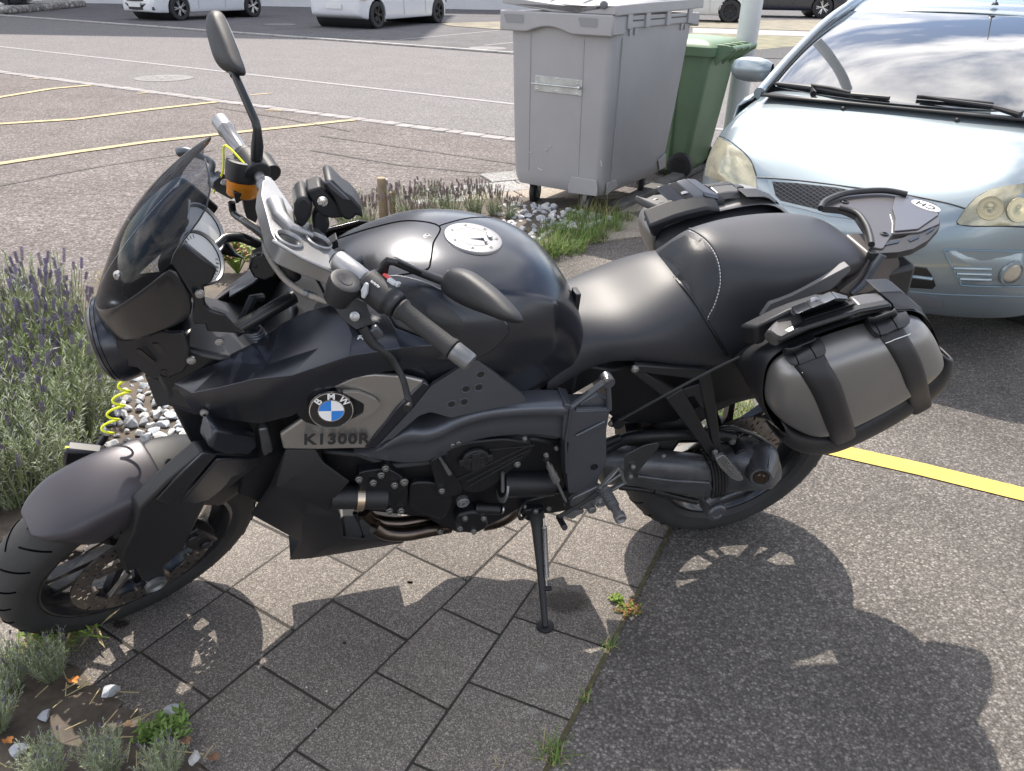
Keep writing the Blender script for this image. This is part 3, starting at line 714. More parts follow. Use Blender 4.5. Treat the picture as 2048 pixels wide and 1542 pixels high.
# filler cap
tc_ = caster(tank)
h0, n0 = tc_('n', 935, 555)
capM = Vector((-.14, .02, 1)).normalized()
fc = MB(); fc.lathe(h0-capM*.012, capM, [(0, .060), (.010, .060), (.014, .0575), (.0150, .054), (.0150, .0365), (.0142, .036), (.0142, .034), (.0150, .0335), (.0155, .001)], 48)
cap = fc.build('fuel_cap', mat('cap_metal', (.26, .26, .265), .5, metal=.8, bump=.1, bscale=500), bike)
fl = MB(); cx = h0+capM*.004
fl.box(cx+Vector((-.006, -.002, 0)), (.030, .024, .004)); fl.box(cx+Vector((-.020, .004, .0)), (.006, .040, .003)); fl.box(cx+Vector((-.034, -.006, -.001)), (.010, .022, .002)); fl.box(cx+Vector((.034, .016, -.001)), (.02, .012, .002))
fl.build('cap_flap', m_chrome, cap, bevel=.001)
for k in range(7):
    fl = MB(); a = k*2*math.pi/7+.5; u_ = capM.orthogonal().normalized(); w_ = capM.cross(u_); fl.lathe(cx+(u_*math.cos(a)+w_*math.sin(a))*.046-capM*.002, capM, [(0, .004), (.002, .004), (.0022, .002), (.001, .0015)], 10); fl.build('cap_screw', m_alud, cap)
# recessed dark surround of the cap
fc = MB(); fc.lathe(h0-capM*.016, capM, [(0, .072), (.008, .071), (.011, .066), (.010, .061)], 48, cap=False); fc.build('cap_surround', m_blk2, bike)
# tank panel seams and screws
seam('panel_seam', tank, 'd', [(225, 372), (420, 310), (630, 268), (815, 300), (780, 400), (765, 500), (735, 555), (560, 590), (400, 615)], .0017)
seam('panel_seam', tank, 'd', [(815, 300), (850, 285), (1000, 250), (1185, 250)], .0014)
h1, n1 = tc_('d', 745, 357)
mb = MB(); mb.bolt(h1, n1, .006, .002); mb.build('tank_screw', m_alud, bike)
mb = MB()
h1, n1 = tc_('d', 1610, 735)
if h1 is not None:
    mb.box(h1, (.012, .03, .05)); mb.build('seat_latch', m_blk2, bike, bevel=.002)
# raised lip on the tank side; a thin black patch paints its recess dark
def onsurf(o, c, pts, lift=.0):
    f = caster(o); out = []
    for x, y in pts:
        h, n = f(c, x, y)
        if h is None: continue
        if n.dot(BM.inverted() @ EYE - h) < 0: n = -n
        out.append(h+n*lift)
    return out
def patch(name, o, c, pts, thick, m, par=None, lift=.001, bev=.0):
    """a raised piece that follows the surface of o; pts outline in pixels"""
    f = caster(o); pts = [Vector((*p, 0)) for p in pts]
    cx = sum(pts, Vector())/len(pts); R1 = []; N_ = []
    eye = BM.inverted() @ EYE
    rings = [0.0, .3, .6, .85, 1.0]; V = []; n = len(pts)
    for s_ in rings:
        for p in pts:
            q = cx.lerp(p, s_); h, nn = f(c, q.x, q.y)
            if h is None: h, nn = (V[-1][0], V[-1][1]) if V else (Vector(), Vector((0, 1, 0)))
            if nn.dot(eye-h) < 0: nn = -nn
            V.append((h, nn))
    VV = [h+nn*(lift+thick) for h, nn in V]; F = []
    for j in range(len(rings)-1):
        for i in range(n): F.append((j*n+i, j*n+(i+1) % n, (j+1)*n+(i+1) % n, (j+1)*n+i))
    k = len(VV); VV += [h-nn*.002 for h, nn in V[-n:]]
    for i in range(n): F.append(((len(rings)-1)*n+i, (len(rings)-1)*n+(i+1) % n, k+(i+1) % n, k+i))
    return mesh(name, VV, F, m, par or bike, smooth=True, bevel=bev, angle=50)
side_lip = [(400, 630), (560, 600), (760, 650), (900, 700), (1130, 800), (1210, 880), (1180, 950), (1080, 1030), (980, 1060), (800, 1060), (600, 1040), (500, 900)]
pod = patch('tank_pod', tank, 'd', spline([Vector((*p, 0)) for p in side_lip+side_lip[:1]], None, 3) and [(v.x, v.y) for v in spline([Vector((*p, 0)) for p in side_lip+side_lip[:1]], None, 3)[:-1]], .012, m_paint, lift=.002, bev=.004)
hollow = [(560, 650), (640, 645), (760, 700), (880, 780), (955, 860), (950, 910), (880, 960), (740, 990), (600, 960), (520, 800)]
patch('tank_hollow_dark', pod, 'd', [(v.x, v.y) for v in spline([Vector((*p, 0)) for p in hollow+hollow[:1]], None, 3)[:-1]], .0005, m_blk2)
# ------------------------------------------------------------------ seat
def halfsec(x0, zt, w, zb, shear=0.0, n=9, sq=2.6):
    out = []
    for i in range(n):
        a = math.pi/2*i/(n-1)*1.0; y = w*math.sin(a)**(2/sq); z = zt-(zt-(zb+.03))*(1-math.cos(a)**(2/sq)); out.append((x0-shear*(zt-z), y, z))
    out.append((x0-shear*(zt-zb), w*.98, zb)); out.append((x0-shear*(zt-zb), w*.80, zb-.006)); return out
def full(h_): return [Vector((x, -y, z)) for x, y, z in h_[::-1]]+[Vector(q) for q in h_[1:]]
rs = [halfsec(.545, .800, .105, .665), halfsec(.53, .824, .118, .688), halfsec(.50, .826, .125, .712), halfsec(.455, .828, .135, .738), halfsec(.41, .838, .15, .745), halfsec(.36, .862, .16, .738, .12), halfsec(.32, .882, .162, .718, .3), halfsec(.285, .893, .160, .705, .5), halfsec(.25, .890, .155, .71, .6)]
# the nose of the seat reaches forward beside the tank
rs[0] = [(x+.045*min(1, max(0, (.80-z)/.09)), y+.030*min(1, max(0, (.80-z)/.1)), z+.0) for x, y, z in rs[0]]
rs[1] = [(x+.035*min(1, max(0, (.82-z)/.09)), y+.022*min(1, max(0, (.8-z)/.1)), z) for x, y, z in rs[1]]
mb = MB(); mb.grid([full(r) for r in rs]); seat1 = mb.build('rider_seat', m_seat, bike, sub=2)
ps = [halfsec(.290, .888, .158, .708, .72), halfsec(.275, .922, .150, .715, .95, sq=2.3), halfsec(.235, .956, .142, .722, .60, sq=2.3), halfsec(.20, .968, .145, .735, .55, sq=2.2), halfsec(.14, .964, .148, .790, .35), halfsec(.06, .964, .146, .840, .1), halfsec(-.02, .962, .135, .872), halfsec(-.09, .954, .120, .890), halfsec(-.15, .938, .10, .888), halfsec(-.19, .912, .068, .878), halfsec(-.205, .888, .03, .868)]
mb = MB(); mb.grid([full(r) for r in ps]); seat2 = mb.build('pillion_seat', m_seat, bike, sub=2)
seam('seat_stitching', seat2, 'e', [(600, 240), (660, 225), (740, 270), (790, 345), (803, 440), (780, 530), (750, 600), (785, 665), (828, 738)], .0010, m_wht, dash=.0075, lift=.0006)
seam('seat_piping', seat2, 'e', [(515, 318), (600, 405), (680, 495), (745, 600), (830, 738)], .0042, m_seatd, lift=.001)
seam('seat_piping', seat2, 'e', [(600, 236), (660, 218), (745, 264), (798, 343), (811, 440), (787, 532), (757, 600)], .0036, m_seat, lift=.0)
patch('seat_insert', seat2, 'e', [(525, 312), (590, 262), (655, 228), (725, 262), (780, 340), (795, 430), (775, 520), (745, 590), (700, 520), (620, 420)], .0022, m_seatd)
# ------------------------------------------------------------------ upper fairing with its folds
Vf = PP('0', [(340, 768, .085), (348, 766, .10), (383, 787, .13), (440, 775, .165), (504, 759, .19), (585, 751, .212), (700, 712, .228), (800, 697, .232), (880, 690, .222),     # 0-8 crease
              (400, 738, .10), (458, 716, .118), (505, 731, .155), (537, 729, .168), (634, 698, .190), (703, 672, .198), (790, 655, .205),                          # 9-15 fold above
              (458, 709, .100), (509, 684, .105), (566, 645, .115), (615, 622, .125), (680, 604, .14), (760, 600, .155),                                               # 16-21 top edge
              (322, 806, .085), (390, 830, .12), (425, 836, .14), (520, 848, .175), (585, 832, .190), (640, 790, .205), (690, 762, .215), (760, 745, .222), (850, 735, .22), (930, 712, .205)])  # 22-31 lower edge
Ff = [(9, 10, 2, 1), (10, 11, 3, 2), (11, 12, 4, 3), (12, 13, 5, 4), (13, 14, 6, 5), (14, 15, 7, 6), (15, 8, 7),
      (10, 16, 17, 11), (11, 17, 12), (12, 17, 18), (12, 18, 13), (13, 18, 19), (13, 19, 20, 14), (14, 20, 21, 15),
      (1, 2, 23, 22), (2, 3, 24, 23), (3, 4, 25, 24), (4, 5, 26, 25), (5, 6, 27, 26), (6, 28, 27), (6, 7, 29, 28), (7, 8, 30, 29), (8, 31, 30)]
fair = panel('upper_fairing', Vf, Ff, .004, m_paint, bev=.005, seg=3); mirror(fair)
# ------------------------------------------------------------------ nose: screen, cowl, headlight
def shell(Cs, Ss, n=8, flat=1.0):
    rows = []
    for (c, s_) in zip(Cs, Ss):
        pc = P('0', c[0], c[1], 0); ps_ = P('0', s_[0], s_[1], s_[2]); row = []
        for i in range(n+1):
            a = math.pi/2*i/n
            q = Vector((pc.x+(ps_.x-pc.x)*(1-math.cos(a))**flat, ps_.y*math.sin(a), pc.z+(ps_.z-pc.z)*(1-math.cos(a))**flat)); row.append(q)
        rows.append([Vector((q.x, -q.y, q.z)) for q in row[::-1]]+row[1:])
    return rows
Cs = [(407, 311), (372, 329), (336, 356), (304, 384), (273, 418), (246, 454), (224, 492), (208, 535), (196, 573), (191, 592)]
Ss = [(410, 318, .035), (417, 345, .078), (420, 380, .108), (413, 414, .128), (398, 440, .140), (380, 464, .148), (362, 487, .152), (350, 505, .154), (345, 518, .156), (343, 528, .157)]
mb = MB(); mb.grid(shell(Cs, Ss)); screen = mb.build('windscreen', m_smoke, bike, sub=2)
mb = MB(); _r = shell(Cs, Ss); mb.tube([r[-1] for r in _r], .0016, 6); mb.build('screen_edge', m_blk2, screen)
Cs = [(191, 591), (190, 600), (196, 622), (212, 646)]; Ss = [(343, 527, .158), (362, 556, .160), (385, 592, .162), (389, 633, .162)]
mb = MB(); mb.grid(shell(Cs, Ss)); cowl = mb.build('nose_cowl', m_gloss, bike, solid=.004, sub=1)
for c_, x_, y_ in (('q', 238, 220),):
    f_ = caster(screen); hh, nn = f_(c_, x_, y_)
    if hh is not None:
        mb = MB(); mb.bolt(hh, Vector((.45, .85, .3)), .0065, .003); sc_ = mb.build('screen_screw', m_bolt, screen); 
        me2 = sc_.data.copy(); me2.transform(Matrix.Diagonal((1, -1, 1, 1))); me2.flip_normals(); s2 = bpy.data.objects.new('screen_screw', me2); COL.objects.link(s2); s2.parent = screen
# dash board behind the screen
dash = plate('dash_panel', PP('q', [(690, 120, .15), (720, 0, .14), (800, -60, .12), (1090, 170, .12), (1040, 280, .13), (975, 310, .14), (985, 470, .145), (1030, 520, .145), (1150, 560, .145), (1260, 680, .14), (1340, 725, .14), (1000, 700, .145), (985, 640, .15), (880, 640, .155), (885, 430, .158)]), .012, m_blk2, bev=.004)
mirror(dash)
dn = Vector((-.80, .35, .52)).normalized()
gc = P('0', 402, 514, .085); 
mb = MB(); mb.lathe(gc-dn*.07, dn, [(0, .030), (.03, .046), (.066, .050), (.072, .049), (.072, .044), (.068, .043)], 36); gz = mb.build('speedometer', m_blk2, bike)
mb = MB(); mb.lathe(gc-dn*.001, dn, [(0, .043), (.0012, .043)], 36); mb.build('dial_face', mat('dial_white', (.62, .62, .60), .35), gz)
mb = MB(); mb.lathe(gc+dn*.0005, dn, [(0, .050), (.004, .050), (.005, .047), (.002, .0435)], 36, cap=False); mb.build('dial_ring', m_alu, gz)
u_ = dn.cross(Vector((0, 1, 0))).normalized(); v_ = u_.cross(dn)
mb = MB()
for k in range(22):
    a = R_(-130+260*k/21); d_ = u_*math.sin(a)+v_*math.cos(a); mb.tube([gc+dn*.0008+d_*.034, gc+dn*.0008+d_*.040], .0007, 4)
mb.tube([gc+dn*.002, gc+dn*.002+(u_*.6+v_*.5).normalized()*.032], .0012, 5); mb.build('dial_marks', m_blk2, gz)
gc2 = gc+Vector((0, -.10, .0))
mb = MB(); mb.lathe(gc2-dn*.07, dn, [(0, .030), (.03, .046), (.066, .050), (.072, .049), (.072, .044), (.068, .043)], 36); gz2 = mb.build('rev_counter', m_blk2, bike)
mb = MB(); mb.lathe(gc2-dn*.001, dn, [(0, .043), (.0012, .043)], 36); mb.build('dial_face', MAT['dial_white'], gz2)
mb = MB(); mb.lathe(gc2+dn*.0005, dn, [(0, .050), (.004, .050), (.005, .047), (.002, .0435)], 36, cap=False); mb.build('dial_ring', m_alu, gz2)
mb = MB(); mb.box(gc+Vector((.035, -.055, .035)), (.012, .09, .075), Matrix.Rotation(R_(-38), 3, 'Y')); dsp = mb.build('display', m_blk2, bike, bevel=.006)
mb = MB(); mb.box(gc+Vector((.028, -.055, .041)), (.004, .074, .058), Matrix.Rotation(R_(-38), 3, 'Y')); mb.build('display_glass', mat('display_glass', (.35, .36, .37), .12), dsp, bevel=.001)
# headlight
hc = P('0', 262, 668, 0); hd = Vector((.97, 0, -.16)).normalized()
mb = MB(); f0 = P('0', 194, 668, 0); Lh = (f0-hc).length
mb.lathe(hc, hd, [(-.02, .070), (0, .082), (Lh*.45, .087), (Lh*.52, .087), (Lh*.53, .084), (Lh*.55, .084), (Lh*.56, .086), (Lh*.66, .085), (Lh*.67, .082), (Lh*.69, .082), (Lh*.70, .084), (Lh*.80, .080), (Lh*.92, .070), (Lh*.99, .052), (Lh, .0)], 48, cap=False)
hl = mb.build('headlight', m_paint, bike)
mb = MB(); mb.lathe(hc+hd*(Lh*.80), hd, [(0, .0795), (Lh*.12, .0705), (Lh*.19, .0525), (Lh*.205, .0)], 48, cap=False); mb.build('headlight_lens', mat('lens_smoked', (.10, .11, .13), .08, coat=1), hl)
cvr = plate('headlight_cover', PP('q', [(200, 685, .080), (350, 636, .088), (700, 712, .112), (800, 705, .118), (855, 840, .120), (860, 960, .118), (800, 1050, .112), (655, 1112, .10), (530, 1110, .092), (465, 1062, .088), (400, 1012, .084), (275, 1000, .080), (232, 880, .078)]), .010, m_black, bev=.004); mirror(cvr)
for pts in ([(385, 855), (430, 845), (570, 965), (540, 975), (490, 930)], [(525, 800), (580, 795), (685, 885), (650, 912), (590, 880)]):
    mb = MB(); mb.prism([v+Vector((0, .0016, 0)) for v in rpoly(PP('q', pts, .103), .004)], (0, -.004, 0)); mb.build('vent_slot', m_gloss, cvr)
mb = MB(); mb.lathe(P('q', 640, 1055, .1005), (0, 1, 0), [(0, .0095), (.003, .0095), (.003, .0075), (.0005, .0070)], 20); mb.build('vent_hole', m_gloss, cvr)
chin = plate('nose_chin', PP('q', [(465, 1075, .075), (530, 1105, .085), (700, 1170, .10), (880, 1230, .115), (1060, 1360, .13), (1150, 1440, .14), (1060, 1450, .135), (900, 1385, .12), (700, 1330, .10), (590, 1352, .085), (560, 1320, .08)]), .10, m_black, bev=.006); mirror(chin)
# screws and stays in the cockpit
def bolts(name, c, L_, r, h_, m, ax_=(0, 1, 0), par=None):
    for q in L_:
        mb = MB(); mb.bolt(P(c, q[0], q[1], q[2]), ax_, q[3] if len(q) > 3 else r, h_); mb.build(name, m, par or bike)
bolts('fairing_bolt', 'q', ((940, 380, .154), (1110, 790, .149), (868, 950, .129), (980, 1400, .144)), .006, .004, m_bolt)
mb = MB(); mb.tube(PP('r', [(350, 1085, .11), (480, 1010, .10), (700, 880, .08), (960, 735, .05)]), .0135, 12); mb.tube(PP('r', [(430, 1000, .07), (540, 750, .05), (640, 745, .04)]), .009, 8); mb.build('suspension_link', m_blk2, bike)
plate('link_bracket', PP('r', [(205, 965, .125), (250, 955, .125), (370, 1100, .125), (310, 1110, .125), (240, 1060, .125)]), .012, m_blk2)
mb = MB(); sp_ = []
s0, s1 = P('r', 520, 1060, .09), P('r', 640, 1210, .09)
for i in range(70):
    t = i/69; a = t*2*math.pi*6; sp_.append(s0.lerp(s1, t)+Vector((math.cos(a)*.018, math.sin(a)*.018, 0)))
mb.tube(sp_, .003, 6); mb.build('damper_spring', m_frame, bike)
# frame head and airbox: the dark mass between the fairings
mb = MB()
mb.prism([Vector((x, .10, z)) for x, z in ((1.33, .62), (1.36, .80), (1.30, .86), (1.16, .80), (1.10, .90), (1.00, .93), (.95, .80), (.95, .60), (1.20, .55))], (0, -.20, 0)); mb.build('airbox', m_blk2, bike, bevel=.01)
mb = MB(); mb.lathe(P('r', 650, 430, .05), (0, 1, .25), [(-.05, .026), (0, .026), (.004, .022)], 8)
for x, y in ((565, 425), (660, 525), (600, 300)): mb.bolt(P('r', x, y, .055), (0, 1, .2), .003, .003)
mb.build('ignition_housing', m_blk2, bike)
mb = MB(); mb.tube(PP('r', [(100, 260, .0), (180, 200, -.02), (260, 135, -.04), (400, 125, -.05), (520, 165, -.05), (650, 220, -.05)]), .0095, 12, smooth=4); mb.build('cockpit_stay', m_blk2, bike)
# ------------------------------------------------------------------ silver side panel with badge and lettering
side = plate('side_panel', PP('c', [(330, 425, .185), (425, 300, .195), (560, 243, .205), (640, 236, .208), (790, 246, .210), (875, 268, .210), (905, 292, .210), (820, 395, .210), (640, 585, .200), (370, 592, .190), (205, 590, .175), (190, 520, .172)]), .012, m_silver, bev=.004); mirror(side)
plate('side_panel_edge', PP('c', [(905, 290, .213), (870, 268, .213), (740, 400, .211), (655, 500, .206), (590, 585, .202), (640, 587, .203), (822, 397, .213)]), .010, m_paint, bev=.004)
# dark hollow behind the badge
plate('badge_recess', [v for v in rpoly(PP('c', [(240, 390, .192), (340, 330, .199), (440, 310, .203), (560, 335, .208), (655, 370, .210), (660, 400, .210), (600, 420, .207), (500, 470, .201), (400, 490, .197), (300, 460, .192)]), .01)], .008, m_blk2, bev=.002)
plate('badge_lip', [v for v in rpoly(PP('c', [(480, 318, .2125), (560, 318, .2125), (640, 350, .2135), (668, 380, .2135), (640, 415, .2125), (560, 460, .2105), (480, 480, .2085), (500, 462, .2095), (585, 420, .2115), (590, 375, .2125)]), .006)], .008, m_silver, bev=.0015)
bc = P('c', 433, 405, .216)
bdir = Vector((.06, 1, .10)).normalized()
B3 = Matrix.Identity(4)
# badge frame: text reads along -x (towards the rear), up = z
bx = Vector((-1, 0, 0)); bx = (bx-bdir*bx.dot(bdir)).normalized(); bx = (Matrix.Rotation(R_(-4), 3, bdir) @ bx); bz = bdir.cross(bx)
TM = Matrix((bx, bz, bdir)).transposed().to_4x4(); TM.translation = bc
BR = .041
mb = MB(); mb.lathe(bc-bdir*.012, bdir, [(0, BR*1.04), (.011, BR*1.04), (.013, BR)], 48); bd = mb.build('badge', m_gloss, bike)
mb = MB(); mb.lathe(bc+bdir*.0008, bdir, [(0, BR), (.0012, BR*.995), (.0014, BR*.955), (.0003, BR*.95)], 48, cap=False); mb.lathe(bc+bdir*.0008, bdir, [(0, BR*.60), (.0008, BR*.60), (.0008, BR*.565), (0, BR*.565)], 48, cap=False); mb.build('badge_ring', m_chrome, bd)
m_blue = mat('badge_blue', (.02, .20, .62), .25, coat=.5); m_bwh = mat('badge_white', (.80, .80, .80), .25, coat=.5)
for q in range(4):
    V = [bc+bdir*.0022]; 
    for i in range(13):
        a = math.pi/2*(q+i/12); V.append(bc+bdir*.0020+(bx*math.cos(a)+bz*math.sin(a))*BR*.565)
    mesh('badge_quarter', V, [(0, i, i+1) for i in range(1, 13)], m_bwh if q in (0, 2) else m_blue, bd, smooth=False, fix=False)
for ch, a in (('B', 138), ('M', 90), ('W', 42)):
    a = R_(a); M2 = TM @ Matrix.Translation((math.cos(a)*BR*.775, math.sin(a)*BR*.775, .0016)) @ Matrix.Rotation(a-math.pi/2, 4, 'Z')
    text_mesh('badge_letter', ch, .020, .0003, m_bwh, bd, M2, bold=.0004)
# model lettering on the panel
t0, t1 = P('c', 300, 545, .2005), P('c', 614, 540, .2075)
lx_ = (t1-t0).normalized(); ln = Vector((-.03, 1, 0)); ln = (ln-lx_*ln.dot(lx_)).normalized(); lz = ln.cross(lx_)
LM = Matrix((lx_, lz, ln)).transposed().to_4x4(); LM.translation = (t0+t1)/2+ln*.0005
W_ = (t1-t0).length
text_mesh('model_lettering', 'K1300R', .037, .0008, mat('letter_black', (.02, .02, .022), .5), side, LM, bold=.0012, width=W_*1.0, space=1.12)
# ------------------------------------------------------------------ knee plate with six round dimples
kp_pts = rpoly(PP('c', [(1125, 165, .205), (1345, 335, .205), (1360, 360, .205), (1300, 375, .205), (1000, 440, .207), (905, 412, .209), (850, 430, .209), (720, 540, .205), (700, 545, .205), (640, 587, .202), (820, 397, .2125), (905, 292, .2125), (1035, 210, .2115)]), .006)
knee = plate('knee_plate', kp_pts, .010, m_frame, bev=.003); mirror(knee)
kf = caster(knee)
for x, y in ((1142, 235), (1072, 303), (1133, 296), (1003, 376), (1064, 365)):
    c_, n_ = kf('c', x, y)
    if c_ is None: continue
    mb = MB(); mb.lathe(c_, (0, 1, 0), [(.0003, .0112), (.0013, .0106), (.0014, .0098), (.0007, .0080), (.0003, .004)], 24, cap=False); d_ = mb.build('dimple', m_frame, knee); mb = MB(); mb.lathe(c_, (0, 1, 0), [(.0002, .0082), (.0006, .008)], 20); mb.build('dimple_shade', m_black, d_)  # raised rings; a black disc paints the shade inside each dimple
# ------------------------------------------------------------------ frame beam, pivot plate with triangle
up = PP('c', [(540, 596, .178), (640, 586, .184), (720, 535, .192), (800, 500, .198), (880, 502, .200), (960, 478, .202), (1060, 432, .203), (1200, 398, .200), (1400, 380, .194), (1562, 378, .188)])
lo = PP('c', [(540, 606, .170), (640, 640, .172), (720, 658, .175), (800, 668, .178), (880, 662, .180), (950, 638, .184), (1030, 590, .186), (1180, 545, .186), (1380, 532, .182), (1545, 552, .178)])
up = spline(up, None, 4); lo = spline(lo, None, 4); rows = []
for a, b_ in zip(up, lo):
    h_ = (a-b_); m_ = lambda t, o: b_+h_*t+Vector((0, o, 0))
    rows.append([m_(1, -.05), m_(1.0, -.012), m_(.97, .0), m_(.90, .006), m_(.80, .006), m_(.70, .002), m_(.66, -.004), m_(.4, -.004), m_(.12, 0), m_(.02, -.006), m_(0, -.015), m_(0, -.05)])
mb = MB(); mb.grid(rows); beam = mb.build('frame_beam', m_frame, bike, angle=60); mirror(beam)
pv = plate('pivot_plate', rpoly(PP('c', [(1540, 375, .192), (1590, 385, .194), (1590, 412, .194), (1755, 402, .194), (1738, 500, .194), (1738, 640, .194), (1700, 735, .192), (1690, 790, .19), (1560, 800, .19), (1545, 640, .19), (1560, 560, .19), (1530, 545, .19)]), .006), .06, m_frame, bev=.006); mirror(pv)
tri = MB()
for a, b_, w in (((1565, 392), (1738, 262), 15), ((1745, 262), (1752, 400), 13)):
    A1, B1 = P('c', *a, .188), P('c', *b_, .188); tri.tube([A1, B1], [w/2.372/860, w/2.372/860], 8)
tri.tube([P('c', 1590, 402, .186), P('c', 1752, 396, .186)], .006, 8)
tri.lathe(P('c', 1740, 258, .178), (0, 1, 0), [(-.01, .014), (.014, .014), (.016, .012)], 20); tri.build('frame_triangle', m_frame, bike)
plate('frame_gusset', PP('c', [(1600, 405, .180), (1622, 362, .176), (1700, 322, .172), (1750, 350, .176), (1752, 398, .180)]), .01, m_frame)
bolts('frame_bolt', 'c', ((1740, 258, .196), ), .0065, .004, m_bolt)
bolts('frame_bolt', 'c', ((1765, 470, .17, .0065), (1875, 212, .16, .0065)), .006, .004, m_bolt)
mb = MB(); mb.lathe(P('c', 1680, 673, .1935), (0, 1, 0), [(0, .0085), (.002, .0085), (.002, .0065), (-.002, .006)], 20); mb.build('frame_hole', m_gloss, pv)
mb = MB(); mb.tube(PP('c', [(1570, 395, .1965), (1545, 545, .1935), (1548, 700, .1935)]), .0025, 6); mb.build('frame_rib', m_frame, pv)
plate('frame_rib', PP('c', [(1590, 530, .1985), (1735, 455, .198), (1738, 480, .197), (1640, 530, .1965)]), .006, m_frame, par=pv)
# ------------------------------------------------------------------ engine
plate('engine_block', PP('c', [(380, 600, .14), (560, 610, .15), (720, 665, .155), (950, 640, .16), (1080, 555, .16), (1400, 540, .16), (1540, 560, .15), (1560, 800, .14), (1420, 860, .13), (1330, 880, .13), (1240, 930, .13), (1165, 970, .13), (1040, 995, .13), (950, 960, .13), (880, 920, .13), (620, 890, .13), (500, 850, .13), (430, 760, .13)]), .26, m_engine, bev=.01)
cc = plate('clutch_cover', rpoly(PP('c', [(960, 600, .178), (1080, 556, .180), (1250, 540, .178), (1385, 556, .174), (1400, 600, .172), (1285, 690, .176), (1200, 770, .178), (1130, 800, .178), (1060, 790, .176), (1010, 720, .176), (970, 660, .176)]), .015), .05, m_engine, bev=.008)
for i, (a, b_) in enumerate([((1010, 740), (1380, 565)), ((1075, 740), (1370, 590)), ((1085, 762), (1340, 620)), ((1180, 590), (1395, 570))]):
    mb = MB(); mb.tube([P('c', *a, .178), P('c', *b_, .174)], .0035, 6); mb.build('cover_rib', m_engine, cc)
oc = P('c', 1115, 630, .180); mb = MB(); mb.lathe(oc, (0, 1, 0), [(0, .031), (.008, .031), (.011, .028), (.011, .018), (.008, .016), (.008, .001)], 36)
mb.box(oc+Vector((0, .006, 0)), (.075, .010, .018), Matrix.Rotation(R_(4), 3, 'Y')); mb.box(oc+Vector((0, .011, 0)), (.02, .006, .05), Matrix.Rotation(R_(0), 3, 'Y')); mb.build('oil_cap', m_black, cc, bevel=.002)
bolts('engine_bolt', 'c', ((1007, 566, .185, .005), (1035, 555, .185, .005), (1350, 538, .18, .004), (1500, 585, .165, .004), (1316, 661, .18, .006)), .005, .005, m_bolt)
# water pump side
plate('pump_housing', rpoly(PP('c', [(560, 740, .175), (560, 700, .17), (620, 690, .172), (700, 680, .174), (790, 730, .176), (800, 800, .176), (785, 870, .172), (700, 880, .172), (640, 870, .172), (580, 830, .172)]), .02), .05, m_engine, bev=.010)
mb = MB(); a_, b_ = P('c', 430, 815, .165), P('c', 690, 815, .165); mb.tube([a_, a_.lerp(b_, .5), b_], [.027, .027, .029], 24); mb.build('coolant_hose', m_black, bike)
mb = MB(); c_ = P('c', 565, 818, .165); d_ = (b_-a_).normalized(); mb.lathe(c_-d_*.008, d_, [(0, .0285), (0, .0300), (.016, .0300), (.016, .0285)], 32, cap=False); mb.build('hose_clamp', mat('clamp_band', (.62, .50, .38), .28, metal=1), bike)
plate('alternator_cover', rpoly(PP('c', [(800, 750, .168), (890, 745, .17), (1000, 760, .172), (1010, 860, .17), (960, 930, .165), (880, 900, .165), (800, 880, .165)]), .02), .04, m_engine, bev=.010)
plate('frame_down_leg', rpoly(PP('c', [(900, 650, .185), (990, 600, .187), (1000, 690, .185), (1060, 770, .18), (1050, 800, .18), (960, 830, .178), (930, 760, .18)]), .01), .02, m_engine, bev=.005)
mb = MB(); mb.tube([P('c', 950, 632, .20), P('c', 995, 705, .19)], [.003, .005], 8); mb.build('breather_pipe', m_alud, bike)
bolts('engine_bolt', 'c', ((564, 732, .18), (632, 748, .18), (669, 712, .18), (690, 680, .18), (733, 760, .18), (779, 745, .18, .007), (709, 882, .18), (764, 882, .178)), .0058, .006, m_bolt)
pc_ = P('c', 1058, 841, .172); mb = MB(); mb.lathe(pc_, (0, 1, 0), [(-.01, .0145), (.003, .0145), (.004, .012), (.003, .010), (.006, .009), (.006, .004), (.002, .004)], 28); mb.build('drain_plug', m_alud, bike)
plate('oil_pump_cover', rpoly(PP('c', [(1040, 900, .165), (1120, 885, .165), (1170, 900, .165), (1180, 960, .163), (1120, 992, .16), (1040, 985, .16), (1020, 940, .163)]), .012), .05, m_engine, bev=.006)
bolts('engine_bolt', 'c', ((1068, 918, .168), (1157, 919, .168), (1044, 967, .166), (1109, 980, .164), (950, 982, .14), (957, 787, .185)), .0055, .005, m_bolt)
mb = MB(); mb.tube([P('c', 1120, 868, .15), P('c', 1235, 873, .165)], .014, 14); mb.build('sensor_plug', m_engine, bike)
mb = MB(); mb.lathe(P('c', 1238, 873, .165), P('c', 1245, 873, .165)-P('c', 1200, 873, .165), [(0, .0115), (.004, .0115)], 16); mb.build('plug_end', m_bolt, bike)
mb = MB(); mb.tube(PP('c', [(1240, 750, .15), (1360, 750, .15), (1480, 745, .15)]), .034, 18); mb.build('starter_motor', m_engine, bike)
mb = MB(); mb.tube(PP('c', [(1240, 770, .155), (1250, 770, .155)]), .036, 18); mb.tube([P('c', 1246, 700, .185), P('c', 1246, 790, .185)], .004, 6); mb.build('starter_band', m_alud, bike)
bolts('engine_bolt', 'c', ((1480, 792, .165, .007), ), .007, .005, m_bolt)
